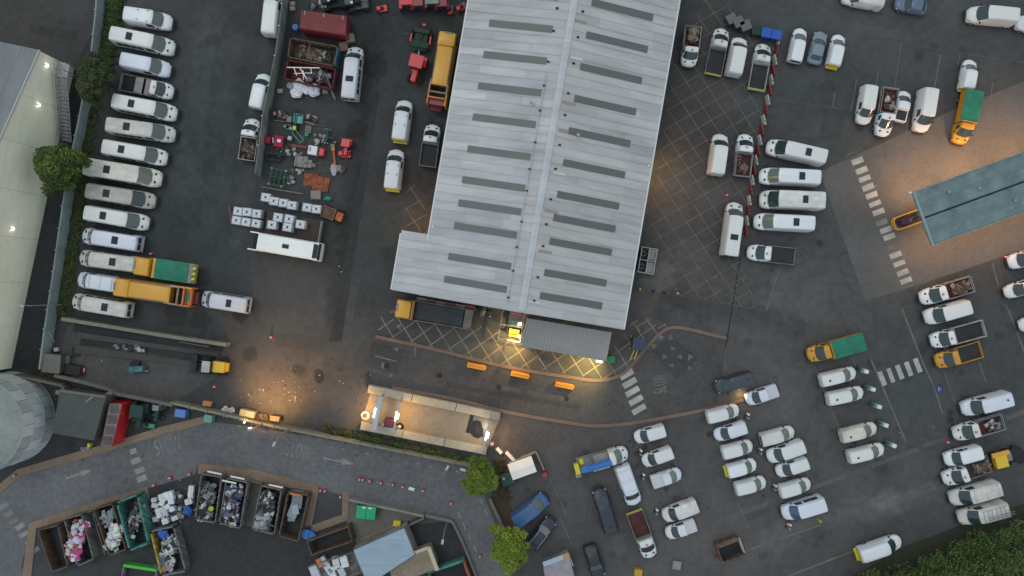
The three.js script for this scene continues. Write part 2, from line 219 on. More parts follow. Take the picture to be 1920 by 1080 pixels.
const lineSet = (name, segs, m, w, k) => struct(name, mergeGeometries(segs.map(([a, b, c, d], i) => lineGeo(...gp([[a, b], [c, d]]), w, Y(k) + i * .00007))), m);
lineSet('bay_lines', [[1321, 771, 1349, 840], [1349, 842, 1372, 903], [1384, 943, 1404, 991], [1457, 748, 1476, 790], [1500, 845, 1527, 925], [1252, 833, 1292, 934], [1300, 955, 1312, 991], [1205, 892, 1225, 950], [1028, 890, 1062, 966], [1050, 970, 1073, 1022], [1148, 948, 1166, 989], [1527, 686, 1573, 804], [1597, 669, 1603, 685], [1768, 693, 1792, 758], [1834, 677, 1849, 717], [1690, 80, 1677, 164], [1763, 103, 1752, 164], [1800, 99, 1796, 122], [1646, 136, 1643, 158], [1606, 150, 1596, 208], [1704, 219, 1697, 253], [1861, 156, 1856, 192], [1565, 175, 1561, 199], [1600, 183, 1595, 207], [1464, 494, 1437, 582], [1860, 492, 1872, 538], [1885, 570, 1905, 620], [1692, 578, 1700, 600]], M.paintFaint, .11, 2);
lineSet('bay_lines', [[1138, 913, 1161, 908], [1151, 946, 1173, 938], [1164, 980, 1184, 973], [1042, 968, 1062, 966], [1573, 804, 1640, 777], [1624, 69, 1801, 100], [1801, 100, 1930, 119], [1838, 136, 1904, 147], [1616, 154, 1716, 168], [1596, 236, 1696, 253], [1457, 186, 1595, 207], [1560, 200, 1596, 208], [1240, 549, 1438, 583], [1600, 571, 1575, 595], [1503, 116, 1540, 126], [1692, 578, 1715, 571], [1217, 893, 1250, 884], [960, 925, 972, 950], [1018, 1015, 1045, 1005], [1420, 800, 1450, 790], [1262, 918, 1290, 909]], M.paintVFaint, .11, 2);
lineSet('kerb_line', [[1691, 580, 1731, 682], [1731, 682, 1753, 730], [1753, 730, 1767, 775], [1633, 674, 1699, 830], [1890, 580, 1925, 672], [1560, 1048, 1602, 1033], [1394, 1034, 1539, 984], [1478, 1080, 1600, 1033]], M.paintFaint, .2, 2);
lineSet('worn_red_lines', [[1448, 244, 1515, 260], [1473, 80, 1446, 242], [1515, 260, 1512, 275], [1480, 455, 1476, 490], [1418, 489, 1474, 505], [1474, 505, 1516, 488], [530, 648, 580, 662]], M.paintRed, .14, 2);
lineSet('drain_channel', [[1388, 483, 1367, 612], [1367, 612, 1360, 651]], M.dark, .16, 2);

// yellow-box cross hatching: two families of lines clipped to an outline
function hatch(name, poly, dirA, dirB, sp, m, w, k, ox = 0) {
  const P = gp(poly), segs = [];
  for (const [dir, off] of [[dirA, 0], [dirB, ox]]) {
    const a = dir * Math.PI / 180, d = [Math.cos(a), Math.sin(a)], n = [-d[1], d[0]];
    let lo = 1e9, hi = -1e9; for (const p of P) { const t = p[0] * n[0] + p[1] * n[1]; lo = Math.min(lo, t); hi = Math.max(hi, t); }
    for (let t = Math.ceil(lo / sp) * sp + off; t < hi; t += sp) {
      const xs = [];
      for (let i = 0; i < P.length; i++) { const p = P[i], q = P[(i + 1) % P.length], tp = p[0] * n[0] + p[1] * n[1] - t, tq = q[0] * n[0] + q[1] * n[1] - t; if (tp * tq < 0) { const s = tp / (tp - tq); xs.push(lerp(p[0], q[0], s) * d[0] + lerp(p[1], q[1], s) * d[1]); } }
      xs.sort((x, y) => x - y);
      for (let i = 0; i + 1 < xs.length; i += 2) if (xs[i + 1] - xs[i] > .3) segs.push([[d[0] * xs[i] + n[0] * t, d[1] * xs[i] + n[1] * t], [d[0] * xs[i + 1] + n[0] * t, d[1] * xs[i + 1] + n[1] * t]]);
    }
  }
  struct(name, mergeGeometries(segs.map(([a, b], i) => lineGeo(a, b, w, Y(k) + (i % 2) * .003 + i * .00005))), m);
}
hatch('box_hatching', [[706, 628], [722, 578], [760, 585], [945, 620], [1150, 650], [1190, 600], [1256, 614], [1166, 700], [1130, 711], [945, 684]], 58, -35, 1.76, M.paintPink, .13, 2);
hatch('side_hatching', [[1330, -20], [1300, 40], [1270, 90], [1200, 520], [1240, 549], [1420, 580], [1385, 480], [1440, 180], [1455, 90]], 57, -30, 1.9, M.paintTan, .1, 2);
hatch('side_hatching', [[1190, 543], [1440, 582], [1390, 470], [1200, 500]], 57, -30, 1.9, M.paintVFaint, .1, 2, .9);
hatch('side_hatching', [[770, 330], [812, 430], [806, 440], [752, 434]], 57, -30, 1.9, M.paintTan, .1, 2);
hatch('corner_hatching', [[1196, 592], [1262, 612], [1190, 622]], 57, -30, 1.5, M.paintPink, .12, 3);

// raised kerbs with a worn reddish face
const kerb = (name, pts, w, h, m, sm = true) => struct(name, prismGeo(ribbonPts(sm ? smooth(gp(pts)) : gp(pts), w), 0, h, .02), m);
kerb('kerb', [[704, 631], [820, 656], [945, 687], [1060, 706], [1130, 713], [1168, 700], [1205, 660], [1240, 623], [1262, 614], [1362, 634]], .42, .11, M.kerbRed);
kerb('kerb', [[735, 727], [850, 748], [940, 770], [1050, 790], [1110, 798], [1160, 796], [1240, 784], [1330, 766], [1400, 748], [1440, 733]], .42, .11, M.kerbRed);
kerb('pavement', [[-30, 942], [36, 886], [110, 864], [205, 838], [300, 808], [388, 786]], .95, .12, M.path, false);
kerb('pavement', [[48, 1110], [62, 985], [160, 955], [274, 920], [285, 1000], [300, 1000]], 1.15, .12, M.path, false);
kerb('pavement', [[372, 878], [480, 890], [592, 917], [572, 1000]], 1.3, .12, M.path, false);
kerb('pavement', [[649, 920], [647, 970], [575, 995]], 1.0, .12, M.path, false);
kerb('pavement', [[672, 1022], [755, 985]], 1.3, .121, M.path, false);
patch('loading_bay_floor', [[655, 940], [790, 965], [755, 985], [670, 1020], [650, 980]], M.concreteDim, 1);

// crossings: every stripe a piece of its own
function crossing(name, list, L, w, dir, m) {
  const g = new THREE.Group(); g.name = numbered(name); g.userData.kind = 'structure'; scene.add(g);
  for (const [px, py, faint, f = 1] of list) { const p = at(px, py), a = dir * Math.PI / 180, dx = Math.cos(a) * L * f / 2, dz = Math.sin(a) * L * f / 2; struct('stripe', lineGeo([p.x - dx, p.z - dz], [p.x + dx, p.z + dz], w * rr(.9, 1.1), Y(3)), faint ? (faint > 1 ? M.paintRoad : m === M.paintFaint ? M.paintBright : M.paintFaint) : m, g); }
}
crossing('zebra_crossing', [[1607.5, 302], [1615.5, 319.5], [1621, 335], [1627.5, 351], [1634, 366], [1640.5, 382], [1647, 397.5], [1653, 417, 2], [1661, 431], [1667, 444], [1674, 463, 1], [1679, 478], [1686, 494], [1692.5, 511], [1698.5, 526]], 1.5, .66, -21, M.paintWhite);
crossing('crossing_end_mark', [[1697, 539, 1], [1709, 535, 1]], .6, .2, -21, M.paintWhite);
crossing('zebra_crossing', [[1175, 702], [1180.5, 718], [1186, 734], [1192.5, 750.5], [1198, 767.5]], 1.85, .7, -30, M.paintWhite);
crossing('zebra_crossing', [[1653.7, 709.6], [1670, 703.8], [1686.6, 697.4], [1703.5, 691.6], [1720.4, 684.9]], 1.85, .6, 69, M.paintWhite);
crossing('zebra_crossing', [[250, 846, 1, .7], [255, 864, 1], [262, 882, 1], [266, 897, 1]], 1.25, .7, -22, M.paintFaint);
crossing('zebra_crossing', [[7, 948, 1], [16, 964, 2], [26, 977, 2], [38, 987, 1], [45, 1002, 1], [57, 1016, 1], [66, 1032, 2]], 1.2, .6, -33, M.paintFaint);
const tri = (px, py, r, a) => { const p = at(px, py); return sheetGeo([0, 1, 2].map(i => { const t = (a + i * 120) * Math.PI / 180, q = i ? r * .85 : r * 1.25; return [p.x + Math.cos(t) * q, p.z + Math.sin(t) * q]; }), Y(4)); };
struct('triangle_markings', mergeGeometries([[1257, 634, .5, -85], [1259.5, 653, .42, 5], [1245, 669, .42, 5], [1276, 669, .42, 190], [1294, 669, .5, 120], [1260, 685, .4, 180], [1292, 690, .36, 10], [1226, 648, .42, 110], [1240, 632, .42, 120], [744, 655, .42, 190], [733, 704, .4, 170], [715, 595, .32, 40], [748, 612, .5, 60], [733, 585, .3, 20]].map(a => tri(...a))), M.paintFaint);
lineSet('stop_line', [[779, 642, 778, 669], [703, 667, 744, 678]], M.paintFaint, .2, 4);
lineSet('lane_dashes', [[445, 798, 453, 800], [469, 804, 477, 806], [493, 809, 501, 811], [685, 850, 693, 852], [780, 868, 788, 870], [804, 873, 812, 876], [855, 883, 863, 886], [834, 878, 842, 880], [640, 841, 647, 842], [859, 960, 864, 972], [868, 981, 873, 993], [878, 1001, 883, 1013], [888, 1022, 893, 1034], [899, 932, 904, 944], [909, 955, 914, 967], [920, 980, 925, 992], [705, 903, 712, 904.5], [724, 907, 732, 908.5]], M.paintBright, .13, 4);
lineSet('lane_dashes', [[620, 838, 628, 840], [663, 846, 671, 848], [708, 855, 716, 857], [732, 859, 740, 861], [757, 864, 765, 866]], M.paintRoad, .13, 4);
const arrow = (x0, y0, x1, y1) => { const [a, b] = gp([[x0, y0], [x1, y1]]), dx = b[0] - a[0], dz = b[1] - a[1], l = Math.hypot(dx, dz), ux = dx / l, uz = dz / l, q = (s, t) => [a[0] + ux * s * l - uz * t, a[1] + uz * s * l + ux * t]; return sheetGeo([q(0, -.1), q(0, .1), q(.6, .12), q(.62, .42), q(1, 0), q(.62, -.42), q(.6, -.12)], Y(4)); };
struct('road_arrow', arrow(124, 897, 172, 881), M.paintBright); struct('road_arrow', arrow(606, 858.5, 664, 870), M.paintBright);
const font = await new FontLoader().loadAsync('fonts/droid/droid_sans_bold.typeface.json');
function roadText(name, txt, px, py, dir, size, stretch, m) {
  const g = new TextGeometry(txt, { font, size, depth: .002, curveSegments: 4 }); g.computeBoundingBox(); const b = g.boundingBox; g.translate(-(b.min.x + b.max.x) / 2, -(b.min.y + b.max.y) / 2, 0);
  g.scale(1, stretch, 1); g.rotateX(-Math.PI / 2); g.rotateY(-dir * Math.PI / 180); const p = at(px, py); g.translate(p.x, Y(4), p.z); struct(name, g, m);
}
roadText('road_lettering', 'SLOW', 1236, 720, -98, .62, 2.6, M.paintFaint);
roadText('road_lettering', 'LOOK LEFT', 1170, 688, -31, .32, 1.3, M.paintFaint); roadText('road_lettering', 'LOOK RIGHT', 1204, 783, -31, .32, 1.3, M.paintFaint); roadText('road_lettering', 'LOOK LEFT', 1600, 286, -25, .32, 1.2, M.paintFaint);
roadText('road_lettering', 'SLOW', 560, 845, 12, .85, 2.2, M.paintRoad); roadText('road_lettering', 'SLOW', 315, 834, -14, .9, 2.2, M.paintRoad);
// weighing strip and gully grates
{ const t = base('weigh_strip', 'long pale steel strip let into the depot road', 'road strip', ...Object.values(at(1000, 737)), -10 * Math.PI / 180); new MB().box(0, .02, 0, 8.2, .04, .5).build('plate', M.paintVFaint, t); new MB().box(-4.4, .02, 0, .5, .05, .5).box(4.2, .02, 0, .5, .05, .5).build('grate', M.dark, t); }
for (const [x, y, l] of [[725, 686, 'black gully grate beside the pale slab at the west end of the depot road'], [824, 704, 'black gully grate alone in the middle of the depot road']]) { const p = at(x, y), t = base('gully_grate', l, 'grate', p.x, p.z, -.17); new MB().box(0, .02, 0, .62, .04, .62).build('frame', M.dark, t); const m = new MB(); for (let i = -2; i < 3; i++) m.box(i * .11, .045, 0, .03, .02, .5); m.build('bars', M.trim, t); }
patch('pale_slab', [[716, 679], [723, 681], [721, 692], [714, 690]], M.paintFaint, 3);
// ---------------------------------------------------------------- main depot building
const AX = Math.atan(.170), CA = .986, SA = .1676;     // the depot's grid is turned by about 9.6 degrees
{
  // local x: across the roof (screen right), local z: along the ridge towards the top of the picture is -z
  const o = at(978, 583, 8.5), B = base('depot_building', 'long pale grey metal roofed depot building with dark skylight strips', 'building', o.x, o.z, -AX);
  const eav = 6, rid = 8.4, W = 12.15, top = 48, slope = (rid - eav) / W, ang = Math.atan(slope), SL = Math.hypot(W, rid - eav);
  const wall = M.boardGrey;
  new MB().box(-W + .5, eav / 2, -top / 2, .25, eav, top - .6).box(W - .5, eav / 2, -top / 2, .25, eav, top - .6).box(0, eav / 2, -.45, 2 * W - 1.2, eav, .25).box(0, eav / 2, -top + .4, 2 * W - 1.2, eav, .25).box(-W - 3, 2.6, -3.3, .2, 5.2, 6).box(-W - 1.3, 2.6, -.5, 3.2, 5.2, .2).box(-W - 1.3, 2.6, -6.3, 3.2, 5.2, .2).build('wall', wall, B);
  const gable = new THREE.Shape([[-W + .6, 0], [W - .6, 0], [0, rid - eav - .15]].map(p => new THREE.Vector2(...p))), gg = new THREE.ExtrudeGeometry(gable, { depth: .2, bevelEnabled: false }); gg.translate(0, eav - .02, -.58); mesh('gable', gg, wall, B);
  const tones = [[.50, .51, .515], [.47, .482, .49], [.53, .535, .537], [.44, .45, .46], [.50, .495, .485], [.455, .468, .48]].map(c => mat(...c, { tex: 'roof', roughness: .55, metalness: .15 }));
  const tonesR = [[.51, .50, .49], [.475, .468, .462], [.53, .52, .512], [.445, .44, .435], [.49, .48, .465], [.51, .502, .498]].map(c => mat(...c, { tex: 'roof', roughness: .55, metalness: .15 }));
  const pitch = 1.02, n = Math.ceil(top / pitch);
  for (const s of [-1, 1]) for (let i = 0; i < n; i++) {
    const ext = s < 0 && i * pitch < 6.4 ? 3.35 : 0, len = SL + ext;
    const cut = rr(.22, .4), cut2 = rr(.62, .82); const T = s < 0 ? tones : tonesR; let last = Math.floor(R() * 6);
    for (const [t0, t1] of [[0, cut], [cut, cut2], [cut2, 1]]) { // three lapped sheets from ridge to eaves
      const l = len * (t1 - t0) + .03, mid = len * (t0 + t1) / 2, g = new THREE.BoxGeometry(l, .05, pitch - .022); g.rotateZ(-s * ang);
      g.translate(s * mid * Math.cos(ang), rid - mid * Math.sin(ang) + (i % 2) * .006 + (t0 ? (t0 > .5 ? -.016 : -.008) : 0), .2 - (i + .5) * pitch); uvMetres(g);
      const m = new THREE.Mesh(g, T[R() < .55 ? last : Math.floor(R() * 6)]); m.name = 'roof_panel'; m.castShadow = m.receiveShadow = true; B.add(m);
    }
    // standing ribs of the sheet
  }
  for (const s of [-1, 1]) { const m = new MB(); for (let i = 0; i < n; i++) { const ext = s < 0 && i * pitch < 6.4 ? 3.35 : 0, len = SL + ext, g = new THREE.BoxGeometry(len - .1, .05, .05); g.rotateZ(-s * ang); m.add(g, s * len / 2 * Math.cos(ang), rid - len / 2 * Math.sin(ang) + .045, .2 - i * pitch - .02); } m.build('roof_rib', s < 0 ? tones[1] : tonesR[1], B).userData.kind = 'stuff'; }
  const spanOf = (px, py, side) => { const p = at(px, py, 7.2), dx = p.x - o.x, dz = p.z - o.z; return [dx * CA + dz * SA, -dx * SA + dz * CA]; };
  const sky = [[976, 50, -1], [965, 109, -1], [955, 168, -1], [945, 227, -1], [935, 287, -1], [925, 345, -1], [918, 389, -1], [910, 432, -1], [899, 490, -1], [891, 533, -1], [1167, 20, 1], [1157, 80, 1], [1146, 139, 1], [1135, 198, 1], [1124, 258, 1], [1114, 317, 1], [1103, 376, 1], [1096, 419, 1], [1089, 463, 1], [1079, 521, 1], [1071, 564, 1], [987, -10, -1], [1177, -40, 1]];
  for (const [px, py, s] of sky) { const [u, v] = spanOf(px, py, s), g = new THREE.BoxGeometry(7.5, .04, .8); g.rotateZ(-s * ang); g.translate(u, rid - Math.abs(u) * slope + .085, v); mesh('skylight', g, M.skylight, B); }
  const rc = new MB(); for (const s of [-1, 1]) { const g = new THREE.BoxGeometry(.4, .03, top - .2); g.rotateZ(-s * ang); rc.add(g, s * .195, rid - .03 + .1, -top / 2 + .1); } rc.cyl(0, 0, 0, .01, .01); rc.build('ridge_cap', mat(.54, .56, .58, { roughness: .55, tex: 'roof' }), B);
  new MB().box(W + .08, eav - .06, -top / 2 + .2, .16, .14, top).box(-W - .08, eav - .06, -top / 2 - 3, .16, .14, top - 6.6).box(-W - 3.4, eav - .72, -3.2, .16, .14, 6.7).build('gutter', mat(.62, .63, .63, { roughness: .5 }), B);
  new MB().box(0, eav - .1, .24, 2 * W, .2, .05).build('fascia', M.boardWhite, B);
  // safety line with anchor posts on the left slope, short vents along the right one
  const ln = new MB(), an = [], ux = -1.75, yl = u => rid - Math.abs(u) * slope; ln.bar([ux, yl(ux) + .3, -.6], [ux, yl(ux) + .3, -27], .035); ln.build('safety_line', M.boardWhite, B);
  const post = new MB().cyl(0, .17, 0, .05, .34, 6).box(0, .03, 0, .3, .06, .22).geo();
  for (let v = -1.2; v > -46; v -= 3.05) for (const u of [ux, 1.15]) { const m = new THREE.Mesh(post, M.dark); m.name = 'anchor_post'; m.position.set(u + rr(-.06, .06), yl(u) + .05, v + rr(-.4, .4)); m.rotation.y = rr(-.3, .3); m.castShadow = true; B.add(m); }
  const st = [mat(.36, .30, .25, { tex: 'grime' }), mat(.62, .64, .66, { tex: 'grime' })], pg = new THREE.BoxGeometry(1.5, .02, .3); pg.rotateZ(-ang); uvMetres(pg);
  for (let i = 0; i < 9; i++) { const m = new THREE.Mesh(pg, st[i % 3 ? 0 : 1]); m.name = 'roof_patch'; const u = 1.35 + rr(-.3, .3), v = -2 - i * 4.6 + rr(-1, 1); m.position.set(u, yl(u) + .09, v); B.add(m); }
  for (const [px, py] of [[995, 195], [1082, 258]]) { const [u, v] = spanOf(px, py); const m = new MB().cyl(u, yl(u) + .45, v, .12, .9, 10).cyl(u, yl(u) + .95, v, .2, .12, 10).build('vent_pipe', M.boardWhite, B); }
  // wall lamps under the eaves (lit, amber)
  for (const [u, v, yy] of [[W + .16, -19.2, 4.6], [-W - .16, -8.2, 4.4]]) {
    const s = Math.sign(u); mesh('wall_lamp', new THREE.BoxGeometry(.16, .14, .5).translate(u - s * .25, yy, v), M.glowWarm, B);
    const l = new THREE.SpotLight(col(1, .55, .18), u > 0 ? 75 : 48, 0, 1.2, .9, 2); l.position.set(u, yy - .15, v); l.target.position.set(u + s * 2.6, 0, v); l.castShadow = true; l.shadow.radius = 4; B.add(l, l.target); l.target.name = 'lamp_aim';
  }
  // canopy on the south gable
  const C = base('loading_canopy', 'corrugated grey lean-to canopy on the south end of the depot', 'canopy', o.x, o.z, -AX);
  const x0 = .8, x1 = 11.1, z0 = .85, z1 = 4.35, cg = new THREE.PlaneGeometry(x1 - x0, z1 - z0, 208, 2); cg.rotateX(-Math.PI / 2); const cp = cg.attributes.position;
  for (let i = 0; i < cp.count; i++) { const x = cp.getX(i), z = cp.getZ(i); cp.setY(i, 4.05 - (z / (z1 - z0)) * .5 + .055 * Math.sin(x * Math.PI * 2 / .4)); } cg.translate((x0 + x1) / 2, 0, (z0 + z1) / 2); cg.computeVertexNormals(); mesh('canopy_roof', cg, M.corr, C);
  const fr = new MB(); for (const x of [x0 + .1, 4.2, 7.6, x1 - .1]) { fr.box(x, 1.85, z1 - .15, .14, 3.6, .14); fr.box(x, 3.7, (z0 + z1) / 2, .1, .18, z1 - z0); } fr.box((x0 + x1) / 2, 3.55, z1 - .15, x1 - x0, .18, .1); fr.build('frame', M.steel, C);
  const L = mesh('flood_lamp', new RoundedBoxGeometry(.75, .18, .22, 2, .05).translate(10.3, 3.55, z1 + .22), M.glowWarm, C);
  const sp = new THREE.SpotLight(col(1, .74, .24), 190, 0, 1.0, .8, 2); sp.position.set(10.0, 3.35, z1 + .35); sp.target.position.set(8.9, 0, z1 + 1.9); sp.target.name = 'lamp_aim'; sp.castShadow = true; sp.shadow.radius = 4; C.add(sp, sp.target);
  // scaffold tower with a lamp beside it
  const S = base('scaffold_tower', 'galvanised scaffold tower with boards standing at the south gable', 'scaffold', o.x, o.z, -AX), f = new MB();
  const X = [-2.15, -1.2, .55], Z = [.35, 2.2, 4.0]; for (const x of X) for (const z of Z) f.bar([x, 0, z], [x, 5.2 - z * .35, z], .045);
  for (const y of [1.6, 3.4]) { for (const x of X) f.bar([x, y, .35], [x, y, 4.0], .04); for (const z of Z) f.bar([-2.15, y, z], [.55, y, z], .04); } f.bar([-2.15, .2, 2.2], [-2.15, 3.4, 4], .035); f.bar([-1.2, .2, 4], [.55, 3.4, 4], .035); f.bar([-1.2, 1.6, 2.2], [.55, 3.4, 2.2], .035); f.build('tube_frame', M.galv, S);
  for (const [x, z, w, l, y] of [[-.35, .75, 1.6, .28, 3.46], [-.35, 1.06, 1.6, .28, 3.46], [-.35, 1.37, 1.6, .28, 3.46]]) mesh('board', new THREE.BoxGeometry(w, .05, l).translate(x, y, z), M.tan, S);
  mesh('pink_sheet', new RoundedBoxGeometry(1.3, .1, .5, 2, .04).translate(-.5, 3.58, .6), mat(.45, .16, .15), S);
  mesh('lamp', new RoundedBoxGeometry(.4, .3, .5, 2, .05).translate(.15, 3.0, 1.7), M.glowWarm, S); mesh('lamp', new RoundedBoxGeometry(.4, .25, .3, 2, .05).translate(.3, 1.9, 3.3), M.glowWarm, S);
  const pl = new THREE.PointLight(col(1, .68, .18), 55, 0, 2); pl.position.set(-.1, 2.2, 3.75); pl.castShadow = true; S.add(pl);
  const pl2 = new THREE.SpotLight(col(1, .66, .2), 90, 0, 1.05, .9, 2); pl2.position.set(.2, 3.1, 4.2); pl2.target.position.set(-.6, 0, 5.6); pl2.target.name = 'lamp_aim'; pl2.castShadow = true; S.add(pl2, pl2.target);
  const G = base('access_platform', 'yellow wheeled access platform lit up inside the scaffold tower', 'platform', o.x, o.z, -AX), g2 = new MB();
  g2.rbox(-.35, .75, 3.0, 1.3, .3, .9, .06).rbox(-.35, 1.25, 2.7, .5, .8, .3, .05); for (const a of [-.9, .2]) g2.bar([a, .3, 2.6], [a, 1.3, 2.6], .05).bar([a, .3, 3.4], [a, 1.3, 3.4], .05); g2.bar([-.9, 1.3, 2.6], [.2, 1.3, 2.6], .05).bar([-.9, 1.3, 3.4], [.2, 1.3, 3.4], .06).bar([.2, 1.3, 2.6], [.2, 1.3, 3.4], .05); g2.build('chassis', M.loaderYellow, G);
  for (const a of [-.8, .1]) for (const b of [2.65, 3.35]) mesh('wheel', new THREE.CylinderGeometry(.2, .2, .12, 12).rotateX(Math.PI / 2).translate(a, .2, b), M.tyre, G);
  const K = base('equipment_cage', 'green grey steel cage standing between the scaffold poles', 'cage', o.x, o.z, -AX), k = new MB(); for (const x of [-1.05, .1]) for (const z of [1.55, 2.1]) k.bar([x, 0, z], [x, 3.2, z], .05); for (const y of [1, 2.1, 3.2]) { k.bar([-1.05, y, 1.55], [.1, y, 1.55], .04).bar([-1.05, y, 2.1], [.1, y, 2.1], .04).bar([-1.05, y, 1.55], [-1.05, y, 2.1], .04).bar([.1, y, 1.55], [.1, y, 2.1], .04); } k.bar([-1.05, 3.2, 1.55], [.1, 3.2, 2.1], .03); k.build('frame', M.galv, K); new MB().box(-.48, 1.2, 1.82, .9, 2.2, .4).build('cabinet', M.tealSkip, K);
}
// ---------------------------------------------------------------- plant enclosure and small things round the depot
function placed(name, label, cat, px, py, ry = 0, group, h = 0) { const p = at(px, py, h); return base(name, label, cat, p.x, p.z, ry, group); }
{
  const t = placed('plant_enclosure', 'white framed plant enclosure with dark fans beside the depot east wall', 'enclosure', 1212, 489, -AX, null, .8);
  const f = new MB(); for (const x of [-.95, .95]) for (const z of [-1.55, 0, 1.55]) f.box(x, .8, z, .09, 1.6, .09); for (const z of [-1.55, 0, 1.55]) f.box(0, 1.6, z, 1.99, .09, .09); for (const x of [-.95, .95, 0]) f.box(x, 1.66, 0, .09, .09, 3.19); f.build('frame', M.boardWhite, t);
  for (const z of [-.8, .8]) { const p = new MB().rbox(.42, .75, z, .9, 1.5, 1.3, .05).build('cabinet', M.boardGrey, t); const q = new MB().rbox(-.55, .6, z, .75, 1.2, 1.1, .05).build('fan_unit', M.dark, t); mesh('fan_grille', new THREE.TorusGeometry(.3, .03, 6, 18).rotateX(Math.PI / 2).translate(-.55, 1.22, z), M.steel, t); }
}
{
  const t = placed('blue_cabin', 'dark blue roofed cabin cube on yellow legs in the corner hatching', 'cabin', 1196, 644, -.12, null, 1.2);
  new MB().rbox(0, 1.35, 0, 1.5, 1.7, 1.35, .06).build('cabin', M.navy, t); new MB().rbox(0, 2.25, 0, 1.62, .12, 1.48, .05).build('roof', mat(.03, .05, .09, { roughness: .5 }), t);
  for (const x of [-.65, .65]) for (const z of [-.6, .6]) new MB().bar([x * 1.25, 0, z * 1.35], [x, .6, z], .06).build('leg', M.chevY, t); new MB().bar([-.1, .1, .6], [-.5, .05, 2.2], .06).bar([.3, .1, .6], [0, .05, 2.2], .06).build('drawbar', M.chevY, t);
}
function wheelieBin(label, px, py, ry, m, s = 1, group) { const t = placed('wheeled_bin', label, 'bin', px, py, ry, group, .6); t.scale.setScalar(s); const b = new MB(); const g = new THREE.CylinderGeometry(.74, .58, 1.0, 4, 1).rotateY(Math.PI / 4); b.add(g, 0, .62, 0); b.build('bin_body', m, t); new MB().rbox(0, 1.17, 0, 1.16, .1, 1.12, .05).rbox(.56, 1.15, 0, .1, .08, 1.0, .03).build('lid', m, t); for (const x of [-.4, .4]) for (const z of [-.4, .4]) mesh('wheel', new THREE.CylinderGeometry(.1, .1, .08, 10).rotateX(Math.PI / 2).translate(x, .1, z), M.tyre, t); return t; }
wheelieBin('green wheeled bin beside the lit corner of the loading canopy', 1146, 674, 0, M.plasticGreen, .75);
wheelieBin('blue wheeled bin, left of the two blue ones', 1434, 64.5, -.17, M.plasticBlue, 1.05); wheelieBin('blue wheeled bin nearest the red and white barrier line', 1453, 68, -.17, M.plasticBlue, 1.05);
wheelieBin('black wheeled bin at the far left end of the bin row', 1369, 38, .5, M.plasticGrey, 1.05); wheelieBin('grey open bin second from the left end of the bin row', 1382, 44.5, .5, M.plasticGrey, 1.1); wheelieBin('grey open bin in the middle of the bin row', 1395, 51, .4, M.plasticGrey, 1.1); wheelieBin('dark green bin just left of the two blue bins', 1416, 60, -.1, mat(.02, .04, .035), 1.0);

